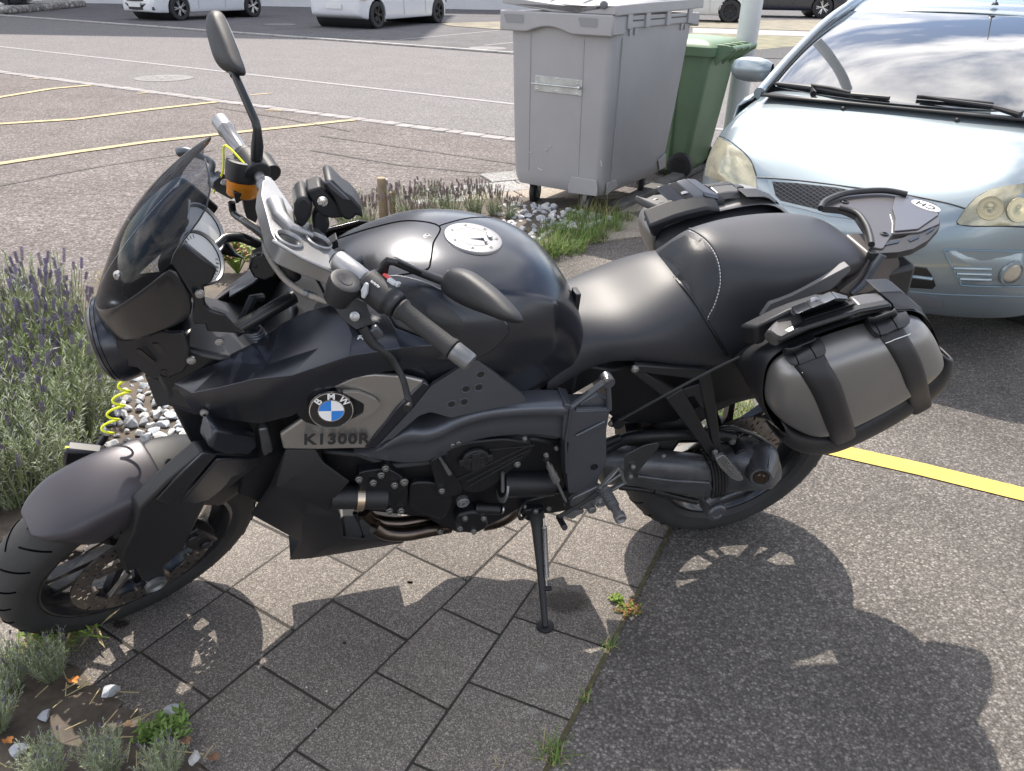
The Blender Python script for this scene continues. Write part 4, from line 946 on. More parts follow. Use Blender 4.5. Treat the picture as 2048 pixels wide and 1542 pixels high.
# exhaust pipes
for pts, r in (([(590, 880, .11), (640, 925, .11), (740, 940, .11), (850, 925, .10), (950, 900, .08)], .0165), ([(640, 955, .135), (690, 985, .14), (780, 992, .14), (880, 975, .13), (990, 955, .11)], .0175)):
    mb = MB(); mb.tube(PP('c', pts), r, 18, smooth=5); mb.build('exhaust_pipe', m_exh, bike)
mb = MB(); mb.tube(PP('c', [(1150, 930, .09), (1220, 915, .09), (1280, 880, .08), (1320, 830, .06), (1330, 760, .05)]), .026, 18, smooth=5); mb.build('exhaust_pipe', m_exh, bike)
# ------------------------------------------------------------------ radiator cowl and belly spoiler
Vc = PP('c', [(215, 592, .165), (355, 590, .175), (395, 655, .180), (520, 745, .190), (440, 835, .185), (475, 905, .175),      # 0-5
              (485, 965, .165), (490, 1010, .150), (595, 1020, .14), (780, 1035, .12), (600, 1065, .11), (330, 1110, .10), (235, 1117, .09), (285, 1030, .12),   # 6-13
              (50, 900, .115), (140, 755, .14), (170, 770, .165), (215, 775, .178), (330, 840, .165), (300, 900, .17)])
Fc = [(0, 1, 2, 17, 16), (2, 3, 17), (3, 4, 17), (0, 16, 15), (15, 16, 17, 14), (14, 17, 19), (17, 4, 18), (17, 18, 19), (4, 5, 18), (18, 5, 19), (14, 19, 13), (19, 5, 6), (19, 6, 13), (13, 6, 7), (13, 7, 11), (13, 11, 12), (7, 8, 11), (8, 10, 11), (8, 9, 10)]
cw = panel('radiator_cowl', Vc, Fc, .006, m_black, bev=.003); mirror(cw)
mb = MB(); mb.prism([Vector((x, .10, z)) for x, z in ((1.22, .42), (1.26, .46), (1.19, .70), (1.14, .70), (1.12, .42))], (0, -.20, 0)); mb.build('radiator', m_engine, bike, bevel=.006)
mb = MB(); bp = PP('c', [(235, 1117, .085), (600, 1065, .085), (780, 1035, .085), (500, 1020, .10)]); mb.prism(bp, (0, -.17, 0)); mb.build('belly_spoiler', m_black, bike, bevel=.004)
mb = MB(); mb.tube([P('c', 550, 895, .13), P('c', 590, 1015, .12)], .0022, 6); mb.tube([P('c', 545, 890, .13), P('c', 562, 925, .13)], .006, 8); mb.tube([P('c', 583, 1005, .12), P('c', 596, 1022, .12)], .006, 8); mb.build('cable_tie_rod', m_blk2, bike)
mb = MB(); mb.prism(PP('c', [(85, 495, .12), (130, 490, .12), (160, 600, .10), (155, 660, .09), (125, 655, .09), (105, 600, .11)]), (0, -.02, 0)); mb.build('steering_stop', m_alud, bike, bevel=.004)
# ------------------------------------------------------------------ dark inner frame below the seat
plate('rear_subframe', PP('f', [(-50, 60, .10), (430, 130, .11), (580, 100, .11), (1100, 90, .11), (1350, 0, .12), (1500, 60, .12), (1480, 300, .10), (1380, 300, .09), (1130, 410, .08), (1000, 480, .08), (760, 500, .08), (480, 500, .09), (400, 440, .10), (380, 180, .10), (0, 400, .1), (-50, 300, .1)]), .16, m_engine, bev=.006)
mb = MB(); mb.tube([P('f', 600, 470, .02), P('f', 740, 440, .02)], .034, 20); mb.tube([P('f', 480, 560, .0), P('f', 760, 540, .0)], .035, 20); mb.build('shock_absorber', m_engine, bike)
# rear hugger over the wheel
rows = []
for i in range(19):
    th = R_(35+i*5.5)
    if i < 1: pass
    rows.append([Vector((.0+.325*math.cos(th)*(1), y, .314+r*math.sin(th)+0)) if False else Vector((r*math.cos(th), y, .314+r*math.sin(th))) for y, r in ((-.085, .30), (-.08, .322), (-.05, .332), (0, .334), (.05, .332), (.08, .322), (.085, .30))])
mb = MB(); mb.grid(rows); mb.build('rear_mudguard', m_black, bike, solid=.003, sub=1)
# ------------------------------------------------------------------ swingarm with shaft drive
def limb(pts, c, sy=1.0, n=16):
    """tapered box-round limb: (x, ytop, ybot, ycentre, half depth) in one crop"""
    rows = []
    for x, yt, yb, yc, hd_ in pts:
        a, b_ = P(c, x, yt, yc), P(c, x, yb, yc); m_ = (a+b_)/2; h_ = (a-b_)/2; row = []
        for k in range(n):
            t = 2*math.pi*k/n; ct, st = math.cos(t), math.sin(t); e = .72
            row.append(m_+h_*(abs(st)**e*(1 if st > 0 else -1))+Vector((0, hd_*(abs(ct)**e*(1 if ct > 0 else -1)), 0)))
        rows.append(row)
    return rows
mb = MB(); rows = limb([(330, 690, 880, .10, .04), (420, 690, 880, .11, .042), (560, 690, 890, .12, .042), (700, 700, 925, .125, .040), (850, 715, 950, .13, .038), (1000, 730, 975, .13, .036), (1065, 740, 975, .13, .034)], 'f'); mb.grid(rows, closed=True); mb.F.append(tuple(range(16))); mb.F.append(tuple(range(6*16, 7*16))); mb.mi += [0, 0]
mb.build('swingarm', m_alub, bike)
plate('shaft_guard', PP('f', [(600, 862, .172), (860, 895, .172), (1095, 905, .172), (1120, 960, .168), (1000, 985, .165), (850, 950, .165), (600, 880, .17)]), .02, m_alub, bev=.004)
mb = MB(); 
for i in range(5):
    x = 1068+i*20; rows = limb([(x, 735-i*3, 972, .13, .038), (x+8, 722-i*3, 985-i*4, .13, .042), (x+17, 735-i*3, 972-i*4, .13, .038)], 'f'); mb.grid(rows, closed=True)
mb.build('rubber_boot', m_rubber, bike)
mb = MB(); rows = limb([(1150, 700, 960, .125, .035), (1210, 690, 930, .13, .045), (1290, 660, 910, .135, .055), (1380, 640, 900, .135, .060), (1460, 640, 890, .13, .058), (1530, 690, 850, .125, .04)], 'f'); mb.grid(rows, closed=True); mb.F.append(tuple(range(5*16, 6*16))); mb.mi.append(0); fd = mb.build('final_drive', m_alub, bike)
dc = P('f', 1440, 872, .222); dbk = P('f', 1420, 750, .15); dd = (dc-dbk).normalized()
mb = MB(); Ld = (dc-dbk).length
mb.lathe(dbk, dd, [(-.01, .052), (0, .052), (Ld*.25, .050), (Ld*.3, .047), (Ld*.92, .029), (Ld, .026), (Ld*1.0, .020), (Ld*.93, .018)], 32)
mb.build('drive_cone', m_alub, fd)
mb = MB(); mb.lathe(dc-dd*.004, dd, [(0, .019), (.003, .018), (.003, .010), (.005, .008)], 24); mb.build('drive_cap', m_exh, fd)
for k in range(5):
    a = k*2*math.pi/5; u_ = dd.orthogonal().normalized(); w_ = dd.cross(u_)
    mb = MB(); q = (u_*math.cos(a)+w_*math.sin(a)); mb.tube([dbk+q*.050, dbk+dd*Ld*.9+q*.030], [.004, .002], 6); mb.build('cone_rib', m_alub, fd)
mb = MB(); mb.tube(PP('f', [(370, 680, .10), (480, 620, .10), (600, 590, .105), (800, 575, .11), (1000, 570, .115), (1250, 590, .12)]), .0155, 14, smooth=3); mb.tube(PP('f', [(370, 640, .10), (480, 600, .10)]), .012, 10); mb.lathe(P('f', 1245, 620, .10), (0, 1, 0), [(0, .018), (.05, .018), (.052, .014)], 20); mb.build('torque_arm', m_engine, bike)
bolts('arm_bolt', 'f', ((1247, 628, .152, .0065), ), .006, .004, m_alud)
mb = MB(); mb.tube(PP('f', [(480, 935, .14), (700, 960, .14), (850, 1000, .14), (1000, 1035, .14)]), .0085, 10, smooth=3); mb.tube(PP('f', [(700, 958, .14), (760, 975, .14)]), .012, 10); mb.build('brake_line', m_engine, bike)
mb = MB(); mb.lathe(P('f', 1080, 1030, .10), (0, 1, .1), [(0, .027), (.05, .027), (.055, .022), (.056, .014), (.053, .012)], 28); mb.tube([P('f', 1080, 1030, .12), P('f', 1230, 900, .12)], [.02, .015], 12); mb.build('shaft_joint', m_alub, bike)
mb = MB(); mb.tube(PP('f', [(1130, 1020, .11), (1300, 960, .11), (1420, 900, .11)]), [.012, .010, .010], 10); mb.build('drive_stay', m_alub, bike)
mb = MB(); mb.tube(PP('f', [(1150, 540, .11), (1240, 530, .12), (1400, 580, .13), (1500, 650, .13)]), .006, 8, smooth=3); mb.build('sensor_cable', m_blk2, bike)
hp = plate('heel_plate', rpoly(PP('f', [(740, 632, .205), (745, 660, .205), (590, 850, .2), (545, 880, .2), (510, 850, .2), (510, 720, .2), (570, 690, .2), (650, 650, .203)]), .005), .003, mat('carbon_weave', (.02, .022, .024), .3, coat=.6, bump=.5, bscale=500, tex='voronoi'), bev=.001)
bolts('heel_bolt', 'f', ((568, 800, .206, .005), (550, 866, .204, .005), (775, 725, .17, .0045)), .005, .004, m_bolt)
# ------------------------------------------------------------------ pillion footrest hanger
hg = MB()
def barp(a, b_, w0, w1, yl, t=.016, c='f'):
    A1, B1 = P(c, *a, yl), P(c, *b_, yl); d = (B1-A1).normalized(); q = Vector((-d.z, 0, d.x)).normalized(); s_ = 1/3.413/830
    hg.prism([A1+q*w0*s_, B1+q*w1*s_, B1-q*w1*s_, A1-q*w0*s_], (0, -t, 0))
barp((585, 128), (1060, 175), 26, 40, .168); barp((590, 150), (860, 330), 24, 45, .1665); barp((850, 300), (1120, 720), 62, 30, .170); barp((1060, 170), (1150, 700), 45, 28, .1692); barp((830, 330), (1080, 250), 40, 50, .1655); barp((990, 250), (1060, 400), 40, 24, .1645)
hanger = hg.build('footrest_hanger', m_black, bike, bevel=.003)
bolts('hanger_bolt', 'f', ((582, 132, .172, .0065), (1127, 697, .182, .0055)), .006, .004, m_bolt, par=bike)
mb = MB(); mb.lathe(P('f', 1125, 700, .165), (0, 1, 0), [(0, .016), (.014, .016), (.016, .013)], 20); mb.build('footrest_pivot', m_black, bike)
pr_ = plate('pillion_footrest', rpoly(PP('f', [(1130, 745, .195), (1185, 715, .195), (1250, 790, .205), (1318, 868, .21), (1320, 888, .21), (1285, 897, .21), (1240, 880, .205), (1160, 800, .2)]), .004), .012, m_alu, bev=.003)
mb = MB()
for i in range(9):
    for j in range(4):
        q = P('f', 1162+i*12+j*13, 748+i*14-j*10+6, .2012+.0011*i*.75); mb.lathe(q-Vector((0, .002, 0)), (0, 1, 0), [(0, .0022), (.0035, .0018)], 8)
mb.build('grip_studs', m_bolt, pr_)
mb = MB(); mb.tube(PP('f', [(470, 480, .185), (800, 300, .195), (1050, 165, .20), (1200, 90, .205), (1400, 0, .22)]), .0035, 8); mb.lathe(P('f', 450, 470, .16), (0, 1, 0), [(0, .014), (.02, .014)], 16); mb.build('case_stay', m_blk2, bike)
# ------------------------------------------------------------------ rider footrest, gear lever, side stand
fr = MB(); fr.tube([P('f', 375, 960, .22), P('f', 430, 1060, .27), P('f', 470, 1130, .305)], [.0125, .0105, .0105], 14)
for i in range(7):
    a_ = P('f', 378, 965, .222).lerp(P('f', 430, 1062, .27), i/6); d_ = (P('f', 430, 1060, .27)-P('f', 375, 960, .22)).normalized(); fr.lathe(a_-d_*.002, d_, [(0, .0145), (.0035, .0145)], 16)
fr.lathe(P('f', 468, 1125, .303), d_, [(0, .014), (.014, .014), (.016, .010), (.012, .006)], 18); fr.build('rider_footrest', m_alud, bike)
bp_ = MB()
for a, b_, w0, w1 in (((350, 950), (490, 850), 13, 9), ((490, 850), (512, 915), 9, 9), ((512, 915), (390, 985), 9, 12), ((350, 950), (470, 820), 9, 8), ((470, 820), (495, 850), 9, 9)):
    A1, B1 = P('f', *a, .215), P('f', *b_, .215); d = (B1-A1).normalized(); q = Vector((-d.z, 0, d.x)).normalized(); s_ = 1/3.413/830; bp_.prism([A1+q*w0*s_-d*.004, B1+q*w1*s_+d*.004, B1-q*w1*s_+d*.004, A1-q*w0*s_-d*.004], (0, -.012, 0))
bp_.build('footrest_bracket', m_alud, bike, bevel=.002)
mb = MB(); mb.lathe(P('f', 325, 980, .19), (0, 1, 0), [(0, .017), (.03, .017), (.032, .013), (.030, .010), (.034, .008), (.034, .004)], 24); mb.build('pivot_bolt', m_alud, bike)
mb = MB(); mb.lathe(P('f', 270, 1055, .19), (0, 1, 0), [(0, .011), (.02, .011), (.022, .008)], 20); mb.build('pivot_bolt', m_alud, bike)
plate('footrest_carrier', rpoly(PP('f', [(160, 1010, .195), (250, 970, .195), (330, 930, .195), (400, 960, .195), (395, 1010, .195), (300, 1060, .195), (250, 1090, .195), (120, 1060, .195)]), .006), .014, m_alud, bev=.003)
gl = MB(); gl.tube(PP('f', [(325, 975, .205), (200, 1060, .21), (60, 1140, .215)]), [.006, .005, .006], 8); gl.tube([P('f', 60, 1140, .20), P('f', 100, 1212, .26)], .0075, 10); gl.build('gear_lever', m_black, bike)
plate('lever_cam', rpoly(PP('f', [(90, 1130, .20), (160, 1100, .20), (235, 1095, .2), (230, 1115, .2), (190, 1130, .2), (160, 1155, .2), (110, 1145, .2)]), .004), .008, m_alud, bev=.002)
mb = MB(); g0, g1 = P('c', 1448, 628, .19), P('c', 1550, 845, .20); mb.tube([g0, g1], .0035, 8); mb.lathe(g0.lerp(g1, .32), (g1-g0), [(0, .0095), (.03, .0095), (.031, .006)], 14); mb.lathe(g0.lerp(g1, .16), (g1-g0), [(0, .0075), (.03, .0075)], 14); mb.build('shift_rod', m_alu, bike)
for a_, b_ in ((g0, g1), (g1, g0)):
    mb = MB(); mb.lathe(a_, a_-b_, [(-.008, .0075), (.006, .0075)], 12); mb.build('shift_joint', m_blk2, bike)
bolts('shift_bolt', 'c', ((1452, 618, .20, .0045), ), .0045, .006, m_bolt)
# side stand, reaching the ground
inv = BM.inverted(); ft = inv @ G(1090, 1258); ftc = inv @ Vector((G(1090, 1258).x, G(1090, 1258).y, .012))
st0 = P('c', 1405, 895, .15)
st = MB(); d_ = (ftc-st0)
st.tube([st0+Vector((0, 0, .02)), st0, st0+d_*.12, st0+d_*.45, st0+d_*.75, ftc], [.017, .020, .0145, .0105, .0085, .008], 12)
stand = st.build('side_stand', m_black, bike)
mb = MB(); mb.lathe(inv @ (G(1090, 1256)+Vector((0, 0, .0035))), inv.to_3x3() @ Vector((0, 0, 1)), [(0, .022), (.005, .022), (.007, .018)], 18); mb.build('stand_foot', m_black, stand)
mb = MB(); mb.box(st0+d_*.66+Vector((-.012, .006, 0)), (.022, .010, .010)); mb.build('stand_lug', m_black, stand, bevel=.002)
sp0, sp1 = st0+Vector((-.014, .018, .0)), st0+d_*.62+Vector((-.010, .010, 0)); SPp = []; dd_ = (sp1-sp0).normalized(); u_ = dd_.orthogonal().normalized(); w_ = dd_.cross(u_)
for i in range(260):
    t = i/259
    a = t*2*math.pi*30; SPp.append(sp0.lerp(sp1, .12+.76*t)+(u_*math.cos(a)+w_*math.sin(a))*.0062)
mb = MB(); mb.tube(SPp, .0016, 5); mb.tube([sp0, sp0.lerp(sp1, .13)], .0018, 5); mb.tube([sp0.lerp(sp1, .87), sp1], .0018, 5); mb.build('stand_spring', m_bolt, stand)
plate('stand_bracket', rpoly(PP('c', [(1335, 905, .155), (1350, 880, .155), (1440, 870, .155), (1450, 920, .155), (1420, 940, .155), (1360, 930, .155)]), .005), .03, m_engine, bev=.004)
mb = MB(); mb.tube(PP('c', [(1360, 830, .14), (1325, 880, .16), (1330, 920, .17), (1355, 905, .16)]), .0045, 8, smooth=4); mb.build('stand_cable', m_blk2, bike)
plate('lower_frame', PP('c', [(1320, 840, .13), (1560, 790, .15), (1700, 760, .15), (1690, 850, .15), (1600, 880, .15), (1480, 890, .14), (1400, 900, .14), (1340, 880, .14)]), .20, m_engine, bev=.006)
bolts('engine_bolt', 'c', ((1404, 884, .162, .005), (1465, 872, .162, .005), (1350, 862, .15, .004)), .005, .004, m_bolt)
# ------------------------------------------------------------------ handlebars, in the steered frame
def BT(name, pts, r, m, n=16, par=None, smooth=0, flat=False):
    mb = MB(); mb.tube(pts, r, n, smooth=smooth); return mb.build(name, m, par or bike)
Lc, Le = PH('r', 1540, 460, .165), PH('0', 941, 726, .415)
Rc, Re = PH('a', 862, 850, -.175), PH('a', 637, 530, -.415)
ld = (Le-Lc).normalized(); rdv = (Re-Rc).normalized()
# triple clamp casting: flat plate in the steering plane
zt_ = .0
yk = [PH('a', x, y, zt_, 'z') for x, y in ((822, 800), (815, 870), (840, 960), (860, 1040), (900, 1105), (1000, 1150), (1120, 1195), (1200, 1240), (1262, 1250), (1290, 1205), (1240, 1160), (1180, 1140), (1130, 1112), (1110, 1060), (1060, 1010), (1000, 980), (960, 940), (930, 890), (900, 850), (870, 800))]
yoke = MB(); yoke.prism([v+sax*.006 for v in rpoly(yk, .012)], sax*-.032); yoke = yoke.build('top_yoke', m_alu, bike, bevel=.005, seg=3)
for (x, y, r1) in ((935, 1072, .026), (1065, 1080, .026)):
    c_ = PH('a', x, y, zt_, 'z')+sax*.006
    mb = MB(); mb.lathe(c_, sax, [(-.002, r1), (.005, r1*.98), (.007, r1*.88), (.004, r1*.80), (-.002, r1*.76)], 32, cap=False); mb.build('yoke_boss', m_alu, yoke)
    mb = MB(); mb.lathe(c_, sax, [(-.001, r1*.78), (.0005, r1*.78)], 24); mb.build('yoke_bore', m_blk2, yoke)
BT('yoke_rib', [PH('a', 870, 1060, .010, 'z'), PH('a', 1000, 1135, .010, 'z'), PH('a', 1200, 1225, .010, 'z')], .0035, m_alu, 8, yoke)
BT('yoke_rib', [PH('a', 880, 900, .008, 'z'), PH('a', 905, 960, .010, 'z'), PH('a', 950, 1010, .010, 'z'), PH('a', 1040, 1040, .006, 'z')], [.018, .016, .013, .008], m_alu, 10, yoke)
for (c_, d_, nm) in ((Lc, ld, 'l'), (Rc, rdv, 'r')):
    mb = MB(); mb.lathe(c_-d_*.032, d_, [(-.004, .010), (0, .0165), (.004, .0185), (.060, .0185), (.064, .0165), (.066, .013)], 28); mb.build('bar_clamp', m_alu, yoke)
    mb = MB(); mb.lathe(c_-d_*.0335, -d_, [(0, .0135), (.003, .0135), (.0035, .010)], 20); mb.build('clamp_plug', m_blk2, yoke)
BT('handlebar', [Lc+ld*.03, Lc+ld*.10, Le-ld*.02], .011, m_blk2); BT('handlebar', [Rc+rdv*.03, Re-rdv*.02], .011, m_alu)
def lathe_on(name, p, d, prof, m, par=None, n=28):
    mb = MB(); mb.lathe(p, d, prof, n); return mb.build(name, m, par or bike)
LL = (Le-Lc).length; RL = (Re-Rc).length
gl_ = lathe_on('grip', Le-ld*.155, ld, [(0, .019), (.004, .0205), (.012, .0165), (.05, .0162), (.105, .0165), (.112, .0185), (.116, .0185), (.117, .0150)], m_rubber)
lathe_on('bar_end', Le-ld*.037, ld, [(0, .0150), (.002, .0172), (.035, .0172), (.038, .015), (.038, .006)], m_alud)
gr_ = lathe_on('grip', Re-rdv*.150, rdv, [(0, .019), (.004, .0205), (.010, .0160), (.105, .0160), (.112, .0185), (.118, .0185), (.119, .014)], mat('grip_pale', (.17, .17, .18), .22, metal=.3))  # paler, glossier grey than the left grip
lathe_on('bar_end', Re-rdv*.032, rdv, [(0, .0150), (.002, .0172), (.032, .0172), (.035, .015), (.035, .012), (.030, .009)], m_alu)
# throttle side switch block and left switch block
def swblock(p, d, par=None):
    mb = MB(); mb.lathe(p, d, [(0, .022), (.003, .0285), (.054, .0295), (.060, .0245), (.063, .024), (.070, .024), (.074, .020)], 22); return mb.build('switch_housing', m_black, par or bike, bevel=.002)
sw = swblock(Le-ld*.232, ld); sw2 = swblock(Rc+rdv*.055, rdv)
swc = Le-ld*.205; tow = (BM.inverted() @ EYE-swc).normalized(); tow = (tow-ld*tow.dot(ld)).normalized(); upp = ld.cross(tow)
if upp.z < 0: upp = -upp
up2 = (upp*.9+tow*.45).normalized(); 
def swbtn(name, t, dirn, sz, m, lift=.0295):
    c_ = Le-ld*t+dirn*lift; s2 = ld.cross(dirn).normalized(); M3 = Matrix((ld, s2, dirn)).transposed()
    mb = MB(); mb.box(c_, sz, M3); return mb.build(name, m, sw, bevel=min(sz)*.25)
swbtn('signal_cancel_button', .205, (upp*.95+tow*.25).normalized(), (.014, .010, .008), m_red); swbtn('heated_grip_button', .190, (upp*.80+tow*.40).normalized(), (.016, .012, .010), m_greyb); swbtn('heated_grip_button', .181, (upp*.9+tow*.3).normalized(), (.007, .013, .013), m_greyb)
mb = MB(); d_ = (tow*.93-upp*.35).normalized(); c_ = Le-ld*.212+d_*.0292; s2 = ld.cross(d_).normalized()
if s2.z < 0: s2 = -s2
mb.prism([c_+s2*.012-ld*.006, c_+s2*.012-ld*.001, c_-s2*.002+ld*.006, c_-s2*.013+ld*.006, c_-s2*.013+ld*.001, c_-s2*.004-ld*.006], d_*.007); mb.build('signal_switch', m_greyb, sw, bevel=.001)
d_ = (tow*.97+upp*.25).normalized(); s2 = ld.cross(d_).normalized()
if s2.z < 0: s2 = -s2
for k in range(3):
    mb = MB(); c_ = Le-ld*(.212-.0065*k)+d_*(.0294)-s2*.000
    mb.tube([c_-ld*.0022+s2*.002, c_-ld*.0022-s2*.002, c_+ld*.0018-s2*.002, c_+ld*.0018+s2*.001], .0006, 4); mb.tube([c_-ld*.0015, c_+ld*.0018], .0005, 4); mb.build('switch_print', m_wht, sw)
# master cylinders, levers, reservoirs
inv3 = BM.inverted().to_3x3()
lres = PH('r', 1500, 560, .200); mb = MB(); upv = (sax*.92+Vector((0, .25, .2))).normalized()
rl = MB(); rl.lathe(lres-upv*.050, upv, [(0, .020), (.002, .0235), (.020, .0245), (.022, .0245)], 32); rl = rl.build('clutch_reservoir', m_black, bike)
mb = MB(); mb.lathe(lres-upv*.028, upv, [(0, .0245), (.002, .0275), (.020, .0280), (.026, .0265), (.028, .022), (.0265, .012), (.0275, .011), (.0265, .001)], 36); mb.build('reservoir_cap', m_black, rl)
mc = [PH('d', 175, 742, .150), PH('d', 300, 705, .175), PH('d', 385, 745, .20), PH('d', 425, 872, .225), PH('d', 330, 905, .225), PH('d', 255, 850, .19)]
mb = MB(); mb.prism(rpoly(mc, .004), (0.0, -.020, -.012)); mb.build('clutch_master', m_black, bike, bevel=.003)
mb = MB(); mb.bolt(PH('d', 320, 828, .207), (.2, .9, .4), .0065, .004); mb.build('lever_bolt', m_bolt, bike)
mb = MB(); mb.bolt(PH('d', 355, 962, .222), (.2, .9, .4), .006, .003); mb.build('lever_bolt', m_bolt, bike)
lev = [PH('d', 365, 890, .222), PH('d', 430, 990, .245), PH('d', 510, 1045, .265), PH('d', 560, 1110, .28), PH('d', 605, 1200, .305), PH('d', 628, 1290, .335), PH('d', 640, 1335, .35), PH('d', 628, 1368, .36)]
mb = MB(); mb.tube(lev, [.0085, .0085, .0078, .0068, .006, .0062, .0065, .0085], 12, smooth=4); mb.build('clutch_lever', m_black, bike)
mb = MB(); mb.box(PH('d', 430, 930, .232), (.03, .012, .028), Matrix.Rotation(R_(30), 3, 'Y')); mb.build('lever_adjuster', m_frame, bike, bevel=.004)
# mirror clamp and stems
def mirror_head(name, xval, c, outline, bulge, par, glassdir):
    V = [HM @ HF.at(*cv(c, x, y), xval, 'x') for x, y in outline]
    V = spline(V+[V[0]], None, 3)[:-1]; n = len(V); cen = sum(V, Vector())/n; f = HM.to_3x3() @ Vector((1, 0, 0)); rows = []
    for s_, b_ in ((1.0, 0), (1.02, .008), (.97, .45), (.86, .72), (.68, .9), (.42, .98), (.0, 1.0)):
        rows.append([cen+(v-cen)*s_+f*bulge*b_ for v in V])
    mb = MB(); mb.grid(rows, closed=True)
    h = mb.build(name, m_black, par, sub=1)
    g = [cen+(v-cen)*.98-f*.001 for v in V]; mesh('mirror_glass', g+[v+f*.004 for v in g], [tuple(range(n))]+[(i, (i+1) % n, (i+1) % n+n, i+n) for i in range(n)], m_chrome, h, smooth=False)
    return h
mL = bpy.data.objects.new('mirror', None); COL.objects.link(mL); mL.parent = bike; mR = bpy.data.objects.new('mirror', None); COL.objects.link(mR); mR.parent = bike
mL['label'] = 'mirror on the clutch side, folded low over the tank'; mR['label'] = 'mirror on the brake side, standing upright'
xv = (HM.inverted() @ PH('d', 850, 630, .30)).x
xg = -.075
b0 = Lc+ld*.085
mb = MB(); mb.tube([b0-sax*.01, PH('d', 440, 660, .205), PH('d', 470, 590, .205), PH('d', 500, 520, .205), PH('d', 520, 502, .21), PH('d', 555, 505, .215), HM @ HF.at(*cv('d', 700, 570), xg*.6, 'x'), HM @ HF.at(*cv('d', 850, 625), xg, 'x')], [.017, .016, .012, .0078, .0082, .0078, .0075, .0085], 12); mb.build('mirror_stem', m_blk2, mL)
mirror_head('mirror_shell', xg, 'd', [(842, 612), (880, 558), (930, 545), (1010, 565), (1100, 625), (1190, 700), (1260, 775), (1300, 830), (1298, 862), (1230, 862), (1130, 825), (1020, 785), (920, 735), (850, 680)], .030, mL, 0)
lathe_on('stem_bolt', PH('d', 420, 698, .20), Vector((.2, .9, .3)), [(0, .0085), (.008, .0085), (.009, .006), (.005, .004)], m_bolt, mL, 14)
mb = MB(); mb.tube([PH('a', 800, 700, -.245), PH('a', 803, 640, -.25), PH('a', 803, 570, -.26), PH('a', 795, 535, -.265), PH('a', 700, 320, -.36)], [.012, .0125, .0085, .0085, .0080], 12, smooth=0); mb.tube([PH('a', 705, 335, -.355), PH('a', 698, 300, -.37)], [.0095, .012], 12); mb.build('mirror_stem', m_blk2, mR)
xr = (HM.inverted() @ PH('a', 700, 310, -.365)).x
mirror_head('mirror_shell', xr-.004, 'a', [(625, 48), (648, 56), (672, 100), (700, 165), (728, 240), (754, 325), (716, 332), (672, 318), (648, 280), (624, 200), (608, 130), (609, 70)], .028, mR, 0)
# brake side reservoir and lever
rr_ = PH('a', 745, 715, -.27); 
inv_up = inv3 @ Vector((0, 0, 1)); upr = (inv_up*.6+sax*.4).normalized()
rb = lathe_on('brake_reservoir', rr_-upr*.070, upr, [(0, .028), (.004, .0315), (.030, .0325), (.034, .0325)], m_amber, None, 36)
lathe_on('reservoir_cap', rr_-upr*.036, upr, [(0, .033), (.003, .0355), (.034, .0360), (.041, .0345), (.043, .030), (.0415, .020), (.043, .019), (.0415, .017), (.0425, .010), (.041, .009), (.0425, .001)], m_black, rb, 40)
mb = MB(); bl = [PH('a', 455, 672, -.40), PH('a', 490, 665, -.39), PH('a', 560, 690, -.37), PH('a', 590, 705, -.36), PH('a', 606, 725, -.35), PH('a', 600, 760, -.345), PH('a', 625, 800, -.33), PH('a', 650, 820, -.32)]
mb.tube(bl, [.010, .0085, .007, .0065, .0065, .0075, .009, .010], 12, smooth=3); mb.build('brake_lever', m_frame, bike)
mb = MB(); mb.prism(rpoly([PH('a', x, y, -.31) for x, y in ((612, 800), (655, 765), (690, 790), (705, 870), (690, 880), (625, 845), (608, 825))], .003), HM.to_3x3() @ Vector((-.005, -.03, -.01))); mb.build('brake_master', m_frame, bike, bevel=.004)
mb = MB(); mb.bolt(PH('a', 655, 801, -.308), (.1, .8, .5), .0055, .003); mb.build('lever_bolt', m_bolt, bike)
mb = MB(); mb.prism(rpoly([PH('a', x, y, -.23) for x, y in ((700, 850), (815, 860), (815, 940), (795, 985), (755, 960), (740, 880), (710, 900))], .004), HM.to_3x3() @ Vector((-.01, -.03, 0))); mb.build('throttle_housing', m_black, bike, bevel=.004)
mb = MB(); mb.lathe(PH('a', 845, 740, -.26), rdv, [(-.02, .022), (.025, .022), (.028, .018)], 20); mb.build('kill_switch_housing', m_black, bike)
mb = MB(); mb.box(PH('a', 862, 742, -.25), (.010, .014, .020)); mb.build('kill_switch', m_red, bike, bevel=.003)
# hoses and cables
BT('brake_hose', [PH('a', 690, 890, -.27), PH('a', 700, 940, -.26), PH('a', 740, 970, -.22)], .0075, m_blk2, 10, None, 4)
hose = [P('a', 735, 968, -.10), P('a', 790, 995, -.04), P('a', 835, 1040, .02), P('a', 838, 1090, .05), P('a', 865, 1150, .08), P('a', 930, 1235, .11), P('a', 1020, 1295, .135), P('a', 1060, 1310, .145), P('a', 1110, 1328, .15)]
BT('clutch_hose', hose, .0058, m_sand2, 10, None, 5)
for t_ in ((1018, 1293), (1036, 1300), (1052, 1306)):
    lathe_on('hose_ferrule', P('a', *t_, .137), (hose[-1]-hose[-3]), [(-.004, .0078), (.004, .0078)], m_alud, None, 14)
BT('wiring_sleeve', [P('a', 745, 975, -.08), P('a', 830, 1035, .03), P('a', 870, 1075, .07), P('a', 930, 1150, .10), P('a', 970, 1225, .10)], [.007, .008, .012, .014, .012], m_blk2, 12, None, 4)
BT('brake_hose', [P('r', 1150, 480, .06), P('r', 1230, 600, .09), P('r', 1290, 720, .12), P('r', 1310, 750, .13)], .004, m_blk2, 8, None, 4)
